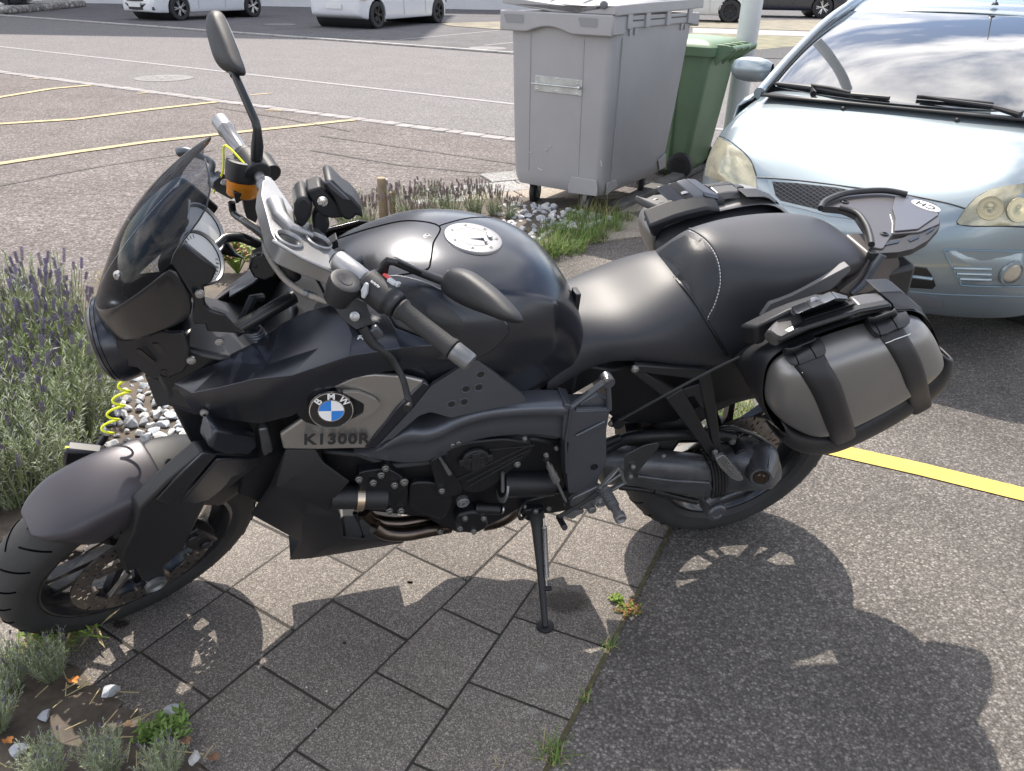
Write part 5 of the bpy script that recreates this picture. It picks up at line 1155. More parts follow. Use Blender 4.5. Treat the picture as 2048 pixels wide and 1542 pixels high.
# ------------------------------------------------------------------ telephone holder clamped over the yoke
ph = bpy.data.objects.new('phone_holder', None); COL.objects.link(ph); ph.parent = bike
Yp = .00
def blk(name, pts, y0, t, m, bev=.003, c='a', par=ph):
    mb = MB(); mb.prism([P(c, x, y, y0) for x, y in pts], (0, -t, 0)); return mb.build(name, m, par, bevel=bev)
blk('clamp_body', [(1022, 842), (1080, 822), (1110, 850), (1165, 905), (1190, 960), (1130, 965), (1085, 950), (1060, 925)], .02, .05, m_black, .004)
blk('clamp_jaw', [(965, 905), (985, 870), (1020, 865), (1050, 905), (1040, 960), (1010, 1005), (975, 990), (965, 950)], .028, .07, m_black, .006)
blk('clamp_jaw', [(1100, 810), (1118, 792), (1140, 800), (1190, 850), (1225, 872), (1262, 915), (1272, 965), (1240, 950), (1225, 968), (1195, 975), (1165, 945), (1150, 890)], .030, .07, m_black, .005)
blk('jaw_pad', [(1102, 806), (1122, 798), (1190, 860), (1215, 885), (1180, 880), (1130, 840)], .034, .004, m_frame, .003)
blk('clamp_neck', [(1070, 925), (1115, 950), (1125, 1000), (1105, 1035), (1090, 1085), (1060, 1100), (1040, 1080), (1050, 1020), (1045, 960)], .012, .03, m_black, .006)
lathe_on('clamp_knob', P('a', 1090, 884, .022), (0, 1, .1), [(0, .0095), (.004, .0095), (.005, .006), (.009, .006), (.010, .003)], m_chrome, ph, 18)
blk('yoke_ball_mount', [(1035, 1060), (1085, 1045), (1105, 1080), (1090, 1100), (1045, 1095)], .018, .035, m_alud, .004)
# plastic corner tab at the tank front
blk('tank_tab', [(1110, 1085), (1155, 1055), (1165, 1090), (1120, 1110)], .0, .03, m_black, .002, 'a', bike)
# ------------------------------------------------------------------ side cases
def side_case(lbl):
    root = bpy.data.objects.new('side_case', None); COL.objects.link(root); root.parent = bike; root['label'] = lbl
    YF = .318
    # outline of the lid face, front edge first, going up and round to the rear
    out = PP('u', [(205, 1030), (210, 900), (235, 760), (290, 680), (400, 600), (700, 480), (1000, 385), (1300, 300), (1480, 290), (1560, 340), (1640, 470), (1690, 600), (1695, 650), (1540, 790), (1300, 950), (950, 1140), (680, 1255), (540, 1280), (400, 1220), (280, 1140)], YF)
    n = len(out); cen = sum(out, Vector())/n; rows = []
    for s_, dy in ((1.0, 0), (1.0, .006), (.985, .024), (.94, .042), (.85, .056), (.70, .066), (.45, .072), (0, .075)):
        rows.append([Vector((cen.x+(v.x-cen.x)*s_, v.y+dy, cen.z+(v.z-cen.z)*s_)) for v in out])
    mb = MB(); mb.grid(rows, closed=True); lid = mb.build('case_lid', m_case, root, sub=2)
    # case body: a rounded tub reaching in to the frame
    o2 = PP('u', [(190, 1040), (190, 900), (215, 740), (260, 660), (380, 570), (700, 440), (1000, 345), (1300, 262), (1490, 250), (1590, 300), (1665, 440), (1715, 600), (1745, 680), (1700, 850), (1500, 1060), (1350, 1160), (950, 1370), (740, 1440), (560, 1400), (380, 1320), (260, 1200)], YF)
    c2 = sum(o2, Vector())/len(o2); rows = []
    for s_, dy, dz in ((1.0, .002, 0), (1.02, -.008, 0), (1.01, -.035, -.012), (.98, -.08, -.045), (.93, -.13, -.085), (.85, -.16, -.11), (.6, -.165, -.11), (0, -.165, -.11)):
        rows.append([Vector((c2.x+(v.x-c2.x)*s_, v.y+dy, c2.z+(v.z-c2.z)*s_+dz*min(1, max(.15, (v.z-c2.z)/.10+.5)))) for v in o2])
    mb = MB(); mb.grid(rows, closed=True); body = mb.build('case_body', m_black, root, sub=2)
    # rubber bumper strip along the bottom and rear
    bp = PP('u', [(320, 1190), (420, 1262), (560, 1305), (700, 1300), (900, 1235), (1200, 1075), (1500, 870), (1640, 750), (1695, 650), (1700, 590)], YF)
    bq = PP('u', [(330, 1320), (420, 1400), (560, 1450), (740, 1440), (930, 1370), (1250, 1210), (1560, 1010), (1700, 860), (1745, 700), (1735, 620)], YF-.02)
    bp = spline(bp, None, 3); bq = spline(bq, None, 3); rows = []
    for a, b_ in zip(bp, bq):
        rows.append([a+Vector((0, .0, 0)), a+Vector((0, .020, 0)), a.lerp(b_, .12)+Vector((0, .028, 0)), a.lerp(b_, .5)+Vector((0, .032, 0)), a.lerp(b_, .9)+Vector((0, .018, 0)), b_+Vector((0, -.02, 0)), b_+Vector((0, -.06, 0))])
    mb = MB(); mb.grid(rows); mb.build('bumper_strip', m_black, root, solid=.008, sub=1)
    # two straps with buckles
    f = caster(lid); eye = BM.inverted() @ EYE
    def strap(L_, R2, m, lift, nm, th=.006):
        A1 = spline([Vector((*q, 0)) for q in L_], None, 3); B1 = spline([Vector((*q, 0)) for q in R2], None, 3); rows = []
        for a, b_ in zip(A1, B1):
            row = []
            for t in (0, .08, .3, .5, .7, .92, 1):
                q = a.lerp(b_, t); h, nn = f('u', q.x, q.y)
                if h is None: h = BF.at(*cv('u', q.x, q.y), YF+.02); nn = Vector((0, 1, 0))
                if nn.dot(eye-h) < 0: nn = -nn
                row.append(h+nn*(-.004 if t in (0, 1) else (lift if t in (.08, .92) else lift+.001)))
            rows.append(row)
        mb = MB(); mb.grid(rows); return mb.build(nm, m, root, solid=th, sub=1)
    for dx, dy, e in ((0, 0, 0), (700, -245, 1)):
        strap([(380+dx, 570+dy), (440+dx, 690+dy), (520+dx, 790+dy), (622+dx, 950+dy), (695+dx, 1110+dy), (800+dx-30*e, 1400+dy+12*e)], [(640+dx, 480+dy), (690+dx, 600+dy), (745+dx, 720+dy), (840+dx, 880+dy), (895+dx, 1040+dy), (985+dx-30*e, 1320+dy-8*e)], m_black, .007, 'strap')
        bk = patch('buckle', lid, 'u', [(v.x, v.y) for v in spline([Vector((a+dx, b_+dy, 0)) for a, b_ in ((355, 545), (480, 500), (600, 478), (665, 530), (712, 600), (712, 655), (600, 700), (470, 745), (400, 690), (360, 620), (355, 545))], None, 2)[:-1]], .013, m_blk2, par=root, lift=.003, bev=.004)
        ms = seam('strap_stitching', lid, 'u', [(525+dx, 790+dy), (620+dx, 757+dy), (735+dx, 715+dy)], .0008, m_wht, lift=.0085)
        seam('buckle_groove', bk, 'u', [(590+dx, 560+dy), (630+dx, 620+dy), (655+dx, 668+dy)], .0012); seam('buckle_groove', bk, 'u', [(455+dx, 620+dy), (490+dx, 680+dy), (505+dx, 725+dy)], .0012)
    # carrying handle and lock bridge on top
    m_sat = mat('handle_satin', (.085, .083, .083), .34, metal=.35, bump=.1, bscale=600)
    def tile(nm, pts, m, t=.020, bev=.003, lift=0.0):
        V = [P('u', x, y, YF+(.012 if o else -.040)+lift) for x, y, o in pts]
        if sum(1 for _, _, o in pts if o) == 0: V = [P('u', x, y, YF-.040+lift) for x, y, o in pts]
        mb = MB(); mb.prism(V, (0, -.008, -t)); return mb.build(nm, m, root, bevel=bev, seg=3)
    tile('case_handle', [(245, 415, 1), (300, 350, 0), (400, 300, 0), (515, 272, 0), (590, 392, 1), (450, 448, 1), (350, 505, 1), (300, 490, 1)], m_sat, .026, .006)
    tile('handle_bar', [(548, 330, 0), (980, 196, 0), (1030, 252, 1), (596, 390, 1)], m_sat, .016, .003)
    tile('case_handle', [(930, 138, 0), (1060, 112, 0), (1190, 102, 0), (1296, 205, 1), (1200, 218, 1), (1042, 250, 1)], m_sat, .026, .006)
    tile('grip_recess', [(470, 300, 0), (950, 150, 0), (985, 200, 1), (555, 335, 1)], m_gloss, .03, .001, -.012)
    for a_, b_, mm in (((440, 232), (560, 185), m_paint), ((566, 182), (662, 146), m_blk2), ((668, 143), (776, 98), m_frame), ((790, 96), (925, 138), m_frame)):
        tile('lock_panel', [(a_[0], a_[1], 0), (b_[0], b_[1], 0), (b_[0]+52, b_[1]+56, 1) if b_[0] < 900 else (930, 160, 1), (a_[0]+48, a_[1]+58, 1)], mm, .012, .002, -.004)
    V = [P('u', x, y, YF+.014) for x, y in ((345, 510), (450, 452), (600, 394), (1040, 256), (1300, 210), (1312, 245), (1040, 290), (600, 432), (390, 530), (335, 552))]
    mb = MB(); mb.prism(V, (0, -.02, 0)); mb.build('handle_trim', m_blk2, root, bevel=.004)
    V = [P('u', x, y, YF-.035) for x, y in ((130, 400), (420, 255), (560, 200), (780, 130), (900, 150), (920, 190), (560, 310), (450, 340), (330, 390), (250, 470), (210, 540), (140, 560))]
    mb = MB(); mb.prism(V, (0, -.05, -.03)); mb.build('case_rim', m_black, root, bevel=.012)
    lk = P('u', 637, 192, YF-.028); ldv = Vector((.1, .75, .6)).normalized()
    mb = MB(); mb.lathe(lk, ldv, [(-.004, .0105), (.0035, .0105), (.0045, .0085), (.0045, .001)], 24); q = mb.build('case_lock', m_bolt, root); mb = MB(); mb.box(lk+ldv*.0048, (.0016, .0012, .009), None); mb.build('keyway', m_blk2, q)
    V = PP('u', [(1190, 105, YF-.03), (1380, 97, YF-.03), (1420, 120, YF-.03), (1500, 215, YF-.02), (1570, 250, YF-.01), (1640, 400, YF), (1640, 440, YF), (1560, 310, YF), (1480, 255, YF), (1330, 262, YF), (1295, 200, YF-.01)])
    mb = MB(); mb.prism(V, (0, -.05, 0)); mb.build('case_cap', m_black, root, bevel=.006)
    return root
caseL = side_case('near side case with two straps and a grey lid'); 
# the far case is the mirror image
caseR = bpy.data.objects.new('side_case', None); COL.objects.link(caseR); caseR.parent = bike; caseR.scale = (1, 1, .70); caseR.location = (0, 0, .93-.70*.985); caseR['label'] = 'far side case, its lock bridge showing behind the seat'
for ch in [o for o in bpy.data.objects if o.parent == caseL]:
    c_ = mirror(ch, caseR)
    for g in [o for o in bpy.data.objects if o.parent == ch]: mirror(g, c_)
# the far case shows the grey end of its lid
_o = PP('u', [(205, 1030), (210, 900), (235, 760), (290, 680), (400, 600), (700, 480), (1000, 385), (1300, 300), (1480, 290), (1560, 340), (1640, 470), (1690, 600), (1695, 650), (1540, 790), (1300, 950), (950, 1140), (680, 1255), (540, 1280), (400, 1220), (280, 1140)], .318)
_c = sum(_o, Vector())/len(_o); rows = [[Vector((_c.x+(v.x-_c.x)*s_, -(v.y+dy), _c.z+(v.z-_c.z)*s_)) for v in _o] for s_, dy in ((1.02, -.075), (1.07, -.072), (1.08, -.03), (1.06, .02), (1.0, .05), (.9, .07))]
mb = MB(); mb.grid(rows, closed=True); mb.build('lid_rim', m_case, caseR, sub=1)
# ------------------------------------------------------------------ tail, rack and grab rails
plate('tail_panel', rpoly(PP('e', [(970, 582, .150), (1010, 530, .152), (1100, 495, .152), (1335, 372, .135), (1340, 392, .135), (1260, 470, .14), (1200, 490, .145), (1060, 560, .15), (985, 600, .15)]), .004), .02, mat('tail_grey', (.15, .15, .155), .62, metal=.2), bev=.003)
rz = .945
def PZ(c, x, y, z): return BF.at(*cv(c, x, y), z, 'z')
rk = rpoly([PZ('h', *q, rz) for q in ((700, 975), (760, 930), (860, 912), (1000, 908), (1120, 930), (1180, 945), (1240, 965), (1256, 1010), (1255, 1060), (1160, 1100), (1030, 1110), (985, 1180), (930, 1170), (905, 1080), (860, 1010), (800, 985))], .008)
mb = MB(); mb.prism(rk, (0, 0, -.018)); rack = mb.build('luggage_rack', mat('rack_brown_black', (.085, .078, .078), .35, metal=.2, coat=.3), bike, bevel=.005, seg=3)
for pts, z in (([(690, 988), (712, 955), (790, 922), (880, 908), (1000, 904), (1100, 922)], rz+.010), ([(780, 985), (860, 1010), (905, 1065), (925, 1120), (932, 1160)], rz+.008)):
    mb = MB(); mb.tube([PZ('h', *q, z) for q in pts], [.0075]*len(pts), 10, smooth=4); mb.build('grab_rail', m_black, bike)
rl_ = [PZ('h', *q, rz-.004) for q in ((912, 1188), (960, 1150), (1080, 1128), (1200, 1072), (1256, 1035), (1258, 1075), (1200, 1140), (1130, 1180), (1060, 1196), (930, 1203))]
mb = MB(); mb.prism(rpoly(rl_, .006), (0, 0, -.016)); gr2 = mb.build('grab_rail', m_black, bike, bevel=.005)
for q in ([(985, 1158), (1065, 1138), (1060, 1152), (1000, 1165)], [(1105, 1138), (1160, 1112), (1155, 1130), (1115, 1148)], [(1190, 1100), (1230, 1076), (1225, 1092), (1192, 1112)]):
    mb = MB(); mb.prism([PZ('h', *w, rz-.0035) for w in q], (0, 0, .0015)); mb.build('rail_slot', m_gloss, gr2)
for q in ((805, 960), (993, 1112)):
    mb = MB(); mb.bolt(PZ('h', *q, rz), (0, 0, 1), .0085, .003); mb.build('rack_screw', m_blk2, rack)
mb = MB(); mb.tube([PZ('h', 1020, 1020, rz+.0005), PZ('h', 1032, 1060, rz+.0005), PZ('h', 1030, 1108, rz+.0005)], .002, 6); mb.build('rack_crease', m_bolt, rack)
pl_ = MB(); pl_.prism(rpoly([PZ('h', *q, rz+.001) for q in ((1045, 935), (1130, 940), (1200, 980), (1250, 1020), (1150, 1090), (1040, 1100), (1045, 1040), (1030, 990))], .005), (0, 0, .003)); pl_.build('rack_pad', mat('rack_pad_grey', (.10, .10, .11), .3, coat=.3), rack, bevel=.0015)
# country sticker, an oval reading from behind the machine
sa, sb, sc2, sd2 = PZ('h', 1125, 950, rz+.006), PZ('h', 1257, 1000, rz+.006), PZ('h', 1210, 935, rz+.006), PZ('h', 1178, 1010, rz+.006)
sc_ = (sa+sb)/2; sx_ = (sa-sb); Wd = sx_.length/2; sx_.normalize(); sy_ = Vector((0, 0, 1)).cross(sx_).normalized()
V = [sc_+sx_*Wd*math.cos(2*math.pi*i/40)+sy_*Wd*.62*math.sin(2*math.pi*i/40) for i in range(40)]
st_ = mesh('country_sticker', V+[v-Vector((0, 0, .003)) for v in V], [tuple(range(40))]+[(i, (i+1) % 40, (i+1) % 40+40, i+40) for i in range(40)], mat('sticker_white', (.72, .73, .74), .4), rack, smooth=False)
SM = Matrix((sx_, sy_, Vector((0, 0, 1)))).transposed().to_4x4(); SM.translation = sc_+Vector((0, 0, .0006))
text_mesh('sticker_letters', 'CH', Wd*.95, .0003, MAT['letter_black'], st_, SM, bold=.0006)
# tail body and number plate bracket
mb = MB(); rows = []
for x, w, zt, zb in ((.02, .12, .90, .80), (-.10, .11, .90, .82), (-.18, .085, .90, .83), (-.24, .06, .90, .84), (-.28, .045, .90, .85), (-.30, .02, .89, .86)):
    rows.append([Vector((x, w*math.cos(2*math.pi*k/16), (zt+zb)/2+(zt-zb)/2*math.sin(2*math.pi*k/16))) for k in range(16)])
mb.grid(rows, closed=True); mb.F.append(tuple(range(5*16, 6*16))); mb.mi.append(0); mb.build('tail_body', m_black, bike, sub=1)
plate('tail_skirt', rpoly(PP('e', [(1430, 330, .09), (1530, 325, .06), (1542, 370, .06), (1500, 450, .07), (1400, 485, .09), (1330, 490, .11), (1290, 480, .12), (1370, 420, .11)]), .006), .10, mat('skirt_brown', (.085, .075, .072), .4), bev=.008)
mb = MB(); mb.tube(PP('e', [(1470, 325, .10), (1430, 380, .10), (1395, 440, .105), (1340, 490, .11)]), [.011, .013, .012, .008], 10, smooth=4); mb.build('rack_arm', m_frame, bike)
mb = MB(); mb.prism([Vector((x, .07, z)) for x, z in ((-.10, .84), (-.33, .88), (-.35, .78), (-.32, .70), (-.25, .62), (-.14, .63))], (0, -.14, 0)); mb.build('tail_shadow_block', m_black, bike, bevel=.012)  # added block that fills a bright gap in the bike's ground shadow
# far side silencer
mb = MB(); mb.tube([Vector((.30, -.12, .62)), Vector((.10, -.17, .62)), Vector((-.10, -.20, .60)), Vector((-.16, -.20, .61)), Vector((-.26, -.20, .63))], [.022, .024, .052, .056, .05], 24, smooth=3); mb.build('silencer', m_alud, bike)
# ================================================================== BINS, POLE, POSTS
LOTA = R_(-34); LY = Vector((math.cos(LOTA), math.sin(LOTA), 0)); LX = Vector((LY.y, -LY.x, 0))     # LX points from the bays towards the viewer
def root_at(name, o, label, cat, group=None, ex=None, ey=None):
    ex = ex or LX; ey = ey or LY
    F = Frame(o, ex, ey, Vector((0, 0, 1))); return F, empty(name, F.M(), label, cat, group)
def rbox_rows(secs, n=6, r=.04):
    """stack of rounded rectangles: (z, x0, x1, y0, y1, radius)"""
    rows = []
    for z, x0, x1, y0, y1, rr in secs:
        row = []
        for cx, cy, a0 in ((x1-rr, y1-rr, 0), (x0+rr, y1-rr, 90), (x0+rr, y0+rr, 180), (x1-rr, y0+rr, 270)):
            for k in range(n+1):
                a = R_(a0+90*k/n); row.append(Vector((cx+rr*math.cos(a), cy+rr*math.sin(a), z)))
        rows.append(row)
    return rows
m_grey = mat('container_plastic', (.31, .305, .315), .42, bump=.1, bscale=300, var=.07, vscale=2.5)
m_green = mat('bin_green', (.15, .235, .14), .42, bump=.1, bscale=300, var=.10, vscale=3)
m_galv = mat('galvanised_steel', (.45, .47, .47), .35, metal=.8, bump=.1, bscale=60, var=.2, vscale=14)
m_wheelr = mat('castor_rubber', (.02, .02, .022), .6, var=.2, vscale=20)
CF, con = root_at('waste_container', (G(*cv('g', 225, 1410))+G(*cv('g', 610, 1465)))/2, 'large grey four-wheeled waste container with its lid ajar, standing on the slabs', 'waste container')
secs = [(.165, -.80, .10, -.30, .345, .05), (.20, -.82, .115, -.315, .365, .06), (.25, -.84, .118, -.325, .368, .06), (.60, -.92, .125, -.335, .375, .055), (1.0, -.99, .130, -.345, .382, .05), (1.155, -1.02, .133, -.35, .385, .05), (1.16, -1.0, .11, -.33, .365, .04), (.60, -.9, .10, -.31, .35, .04)]
mb = MB(); mb.grid(rbox_rows(secs), closed=True); k = len(rbox_rows(secs[:1])[0]); mb.F.append(tuple(range(k))); mb.mi.append(0); cb = mb.build('container_body', m_grey, con)
# shallow vertical panel steps and the corner foot
def cbox(name, x0, x1, y0, y1, z0, z1, m, par, bev=.004):
    mb = MB(); mb.box(((x0+x1)/2, (y0+y1)/2, (z0+z1)/2), (x1-x0, y1-y0, z1-z0)); return mb.build(name, m, par, bevel=bev)
for yy in (-.19, .19):
    mb = MB(); mb.tube([Vector((.117, yy, .26)), Vector((.125, yy, .60)), Vector((.132, yy+.0, 1.10))], .0045, 6); mb.build('panel_rib', m_grey, cb)
mb = MB(); mb.prism([Vector((.122, y, z)) for y, z in ((.12, .20), (.15, .27), (.33, .27), (.345, .21), (.34, .17), (.13, .16))], (.008, 0, 0)); mb.build('corner_foot', m_grey, cb, bevel=.005)
mb = MB(); mb.prism([Vector((x, .372, z)) for x, z in ((.07, .17), (.07, .25), (-.05, .25), (-.08, .20))], (0, .008, 0)); mb.build('corner_foot', m_grey, cb, bevel=.004); mb = MB(); mb.prism([Vector((x, .372, z)) for x, z in ((-.72, .19), (-.68, .27), (-.80, .30), (-.82, .20))], (0, .008, 0)); mb.build('corner_foot', m_grey, cb, bevel=.004)
mb = MB(); mb.tube([Vector((.02, .378, .24)), Vector((.02, .390, .8)), Vector((.02, .388, 1.10))], .004, 6); mb.build('panel_rib', m_grey, cb)
# rim: wavy apron with two pocket handles on the end, straight on the long side
def rim_strip(outer, z_top, zlow):
    rows = []
    for (x, y), zl in zip(outer, zlow): rows.append([Vector((x, y, z_top)), Vector((x, y, zl)), ])
    return rows
prof = []
for i in range(25):
    t = i/24; y = -.395+.79*t; e = abs(t-.45)/.5; zl = 1.125+.035*max(0, math.cos(min(1, e*1.25)*math.pi))-.015; prof.append((y, zl))
mb = MB(); pts = [Vector((.175, y, 1.225)) for y, _ in prof]; low = [Vector((.175, y, z)) for y, z in prof]
mb.prism(pts+low[::-1], (-.035, 0, 0))
mb.prism([Vector((.17, .40, 1.22)), Vector((.17, .40, 1.115)), Vector((.03, .40, 1.115)), Vector((-.02, .40, 1.145)), Vector((-.90, .40, 1.145)), Vector((-1.0, .40, 1.13)), Vector((-1.07, .40, 1.125)), Vector((-1.07, .40, 1.205))], (0, -.03, 0))
mb.prism([Vector((.17, -.395, 1.22)), Vector((.17, -.395, 1.13)), Vector((-1.07, -.395, 1.13)), Vector((-1.07, -.395, 1.205))], (0, .03, 0))
mb.prism([Vector((-1.09, -.39, 1.205)), Vector((-1.09, -.39, 1.12)), Vector((-1.09, .40, 1.12)), Vector((-1.09, .40, 1.205))], (.03, 0, 0))
rim_ = mb.build('container_rim', m_grey, con, bevel=.008)
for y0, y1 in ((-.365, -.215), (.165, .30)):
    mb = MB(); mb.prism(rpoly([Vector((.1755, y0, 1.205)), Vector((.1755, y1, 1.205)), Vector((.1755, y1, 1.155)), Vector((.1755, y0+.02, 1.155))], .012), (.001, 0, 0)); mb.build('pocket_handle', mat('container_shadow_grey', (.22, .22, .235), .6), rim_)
for x0, x1 in ((-.22, -.02), (-.52, -.30), (-.86, -.62)):
    cbox('rim_slot', x0, x1, .400, .4015, 1.184, 1.192, m_blk2, rim_, 0)
for xx in (-.02, -.26, -.56, -.90):
    cbox('rim_clip', xx-.03, xx+.03, .396, .412, 1.145, 1.245, m_grey, rim_, .004)
for xx in (-.05, -.12, -.80, -.86):
    mb = MB(); mb.prism([Vector((xx, .385, 1.145)), Vector((xx-.05, .385, 1.145)), Vector((xx-.005, .385, 1.105))], (0, .01, 0)); mb.build('rim_web', m_grey, rim_)
# lid: flat, tilted so that its far edge stands higher, with a turned rim and hinge boss
lid = MB()
rows = []
for i in range(9):
    t = i/8; x = .15-1.24*t; row = []
    for j in range(9):
        s_ = j/8; y = -.37+.77*s_; z = 1.262+.055*t+.050*math.sin(math.pi*t)*math.sin(math.pi*s_)**.5+.02*(1-s_)*1.2
        row.append(Vector((x, y, z)))
    rows.append(row)
lid.grid(rows); lo_ = lid.build('container_lid', m_grey, con, solid=.02, sub=1)
mb = MB(); mb.prism([Vector((.165, y, z)) for y, z in ((-.38, 1.30), (.10, 1.262), (.15, 1.235), (.19, 1.262), (.28, 1.275), (.40, 1.275), (.41, 1.225), (-.02, 1.226), (-.30, 1.255), (-.385, 1.262))], (-.025, 0, 0)); mb.build('lid_front', m_grey, lo_, bevel=.006)
mb = MB(); mb.prism([Vector((x, .415, z)) for x, z in ((.16, 1.275), (-.25, 1.285), (-.7, 1.29), (-1.09, 1.295), (-1.10, 1.235), (-.5, 1.225), (-.1, 1.225), (.16, 1.22))], (0, -.02, 0)); mb.build('lid_edge', m_grey, lo_, bevel=.006)
for k in range(3):
    mb = MB(); mb.tube([Vector((.12-.02*k, -.30+.22*k, 1.318-.006*k)), Vector((-.5, -.30+.22*k, 1.362)), Vector((-1.0, -.30+.22*k, 1.345))], .012, 6); mb.build('lid_rib', m_grey, lo_)
mb = MB(); mb.lathe((.155, .325, 1.275), (1, .2, 0), [(0, .022), (.022, .022), (.026, .016)], 18); mb.build('hinge_boss', mat('boss_grey', (.12, .12, .13), .5), lo_)
mb = MB(); mb.box((.14, .04, 1.232), (.03, .06, .012)); mb.build('bag_corner', mat('red_bag', (.6, .09, .06), .5), con, bevel=.004)
# metal plate with pull bar on the end
pl2 = MB(); pl2.prism([CF.at(*cv('g', x, y), .130, 'x') for x, y in ((242, 512), (568, 548), (560, 657), (235, 620))], (.004, 0, 0)); pl2 = pl2.build('tow_plate', m_galv, con, bevel=.001)
mb = MB(); a_, b_ = CF.at(*cv('g', 215, 570), .150, 'x'), CF.at(*cv('g', 540, 604), .150, 'x'); mb.tube([a_, b_], .0055, 10); mb.lathe(b_-Vector((.016, 0, 0)), (1, 0, 0), [(0, .010), (.022, .010), (.024, .007)], 14); mb.build('pull_bar', m_galv, pl2)
for q in ((262, 525), (395, 540), (532, 556), (255, 610), (390, 625), (527, 645), (530, 575), (250, 565)):
    mb = MB(); mb.lathe(CF.at(*cv('g', *q), .134, 'x'), (1, 0, 0), [(0, .007), (.002, .0065), (.003, .003)], 10); mb.build('rivet', m_galv, pl2)
for xx, yy, sw_ in ((.0, -.22, .25), (.0, .22, 1.1), (-.68, .26, .5), (-.68, -.24, .9)):
    M3 = Matrix.Rotation(sw_, 3, 'Z'); w = MB(); r_ = .088
    c_ = Vector((xx, yy, r_)); ax_ = M3 @ Vector((0, 1, 0)); fw = M3 @ Vector((-.03, 0, 0))
    w.lathe(c_+fw-ax_*.021, ax_, [(0, r_*.55), (0, r_*.80), (.006, r_*.97), (.012, r_), (.030, r_), (.036, r_*.97), (.042, r_*.80), (.042, r_*.55)], 30); cs = w.build('castor', m_wheelr, con)
    w = MB(); w.lathe(c_+fw-ax_*.022, ax_, [(0, r_*.50), (.044, r_*.50)], 20); w.build('castor_hub', m_alud, cs)
    w = MB()
    for s_ in (-1, 1):
        q = c_+fw+ax_*(.028*s_); w.prism([q+Vector((0, 0, -.012))+M3 @ Vector((.014, 0, 0)), q+Vector((0, 0, -.012))-M3 @ Vector((.014, 0, 0)), q-fw+Vector((0, 0, .10))-M3 @ Vector((.035, 0, 0)), q-fw+Vector((0, 0, .10))+M3 @ Vector((.035, 0, 0))], ax_*.003)
    w.lathe(Vector((xx, yy, .150)), (0, 0, 1), [(0, .042), (.012, .046), (.022, .046)], 24); w.lathe(c_+fw-ax_*.034, ax_, [(0, .008), (.068, .008)], 10); w.build('castor_fork', m_galv, cs)
for pts in (((305, 1030), (322, 1018), (320, 1036)), ((335, 1005), (350, 998)), ((258, 1148), (275, 1160), (290, 1166)), ((200, 1045), (215, 1040)), ((690, 1100), (697, 1140))):
    mb = MB(); mb.tube([CF.at(*cv('g', *p), .128, 'x') for p in pts], .0022, 5); mb.build('scratch', MAT['plate_scratch'] if 'plate_scratch' in MAT else mat('plate_scratch', (.6, .6, .6), .7), cb)
# green wheelie bin
GO = G(*cv('g', 1215, 1225)); GF, gb = root_at('wheelie_bin', GO, 'green two-wheeled bin standing behind the grey container', 'waste bin')
secs = [(.05, -.50, -.03, -.50, .02, .05), (.10, -.505, -.025, -.52, .05, .05), (.50, -.54, -.01, -.58, .10, .05), (.90, -.565, .0, -.64, .15, .05), (.925, -.565, .0, -.64, .15, .05), (.92, -.545, -.02, -.62, .13, .04), (.4, -.52, -.04, -.56, .07, .04)]
mb = MB(); mb.grid(rbox_rows(secs), closed=True); mb.F.append(tuple(range(28))); mb.mi.append(0); bb = mb.build('bin_body', m_green, gb)
mb = MB(); mb.grid(rbox_rows([(.905, -.585, .02, -.665, .175, .05), (.965, -.59, .025, -.67, .18, .05), (.985, -.575, .01, -.655, .165, .05), (1.01, -.53, -.035, -.60, .11, .05), (1.02, -.45, -.12, -.5, 0, .05)]), closed=True); mb.F.append(tuple(range(4*28, 5*28))); mb.mi.append(0); mb.build('bin_lid', m_green, gb)
for xx in (-.50, -.36, -.22, -.08):
    mb = MB(); mb.prism([Vector((xx, y, z)) for y, z in ((.14, .985), (.24, .985), (.315, .965), (.315, .945), (.24, .90), (.17, .84), (.15, .90))], (.018, 0, 0)); mb.build('handle_web', m_green, gb, bevel=.004)
mb = MB(); mb.tube([Vector((-.53, .29, .962)), Vector((-.04, .29, .962))], .018, 12); mb.build('bin_handle', m_green, gb)
mb = MB(); mb.prism([Vector((-.03, y, z)) for y, z in ((-.10, .93), (-.07, .93), (-.09, .10), (-.12, .10))], (.032, 0, 0)); mb.build('bin_rib', m_green, bb, bevel=.006)
for xx in (-.03, -.50):
    w = MB(); c_ = Vector((xx-.01, .0, .10)); w.lathe(c_, (1, 0, 0), [(0, .06), (0, .085), (.008, .10), (.045, .10), (.052, .085), (.052, .06)], 30); w_ = w.build('bin_wheel', m_wheelr, gb); w = MB(); w.lathe(c_+Vector((-.001, 0, 0)), (1, 0, 0), [(0, .055), (.054, .055)], 20); w.build('wheel_hub', m_black, w_)
# pale post beside the car
pb = G(1455, 335); mb = MB(); mb.lathe((pb.x, pb.y, -.02), (.012, .0, 1), [(0, .092), (.03, .092), (.031, .082), (4.2, .078), (4.22, .05)], 32)
tag(mb.build('signpost', mat('post_paint', (.55, .56, .56), .38, bump=.1, bscale=80, var=.08, vscale=5)), 'thick pale grey round post between the green bin and the pale blue car', 'post')
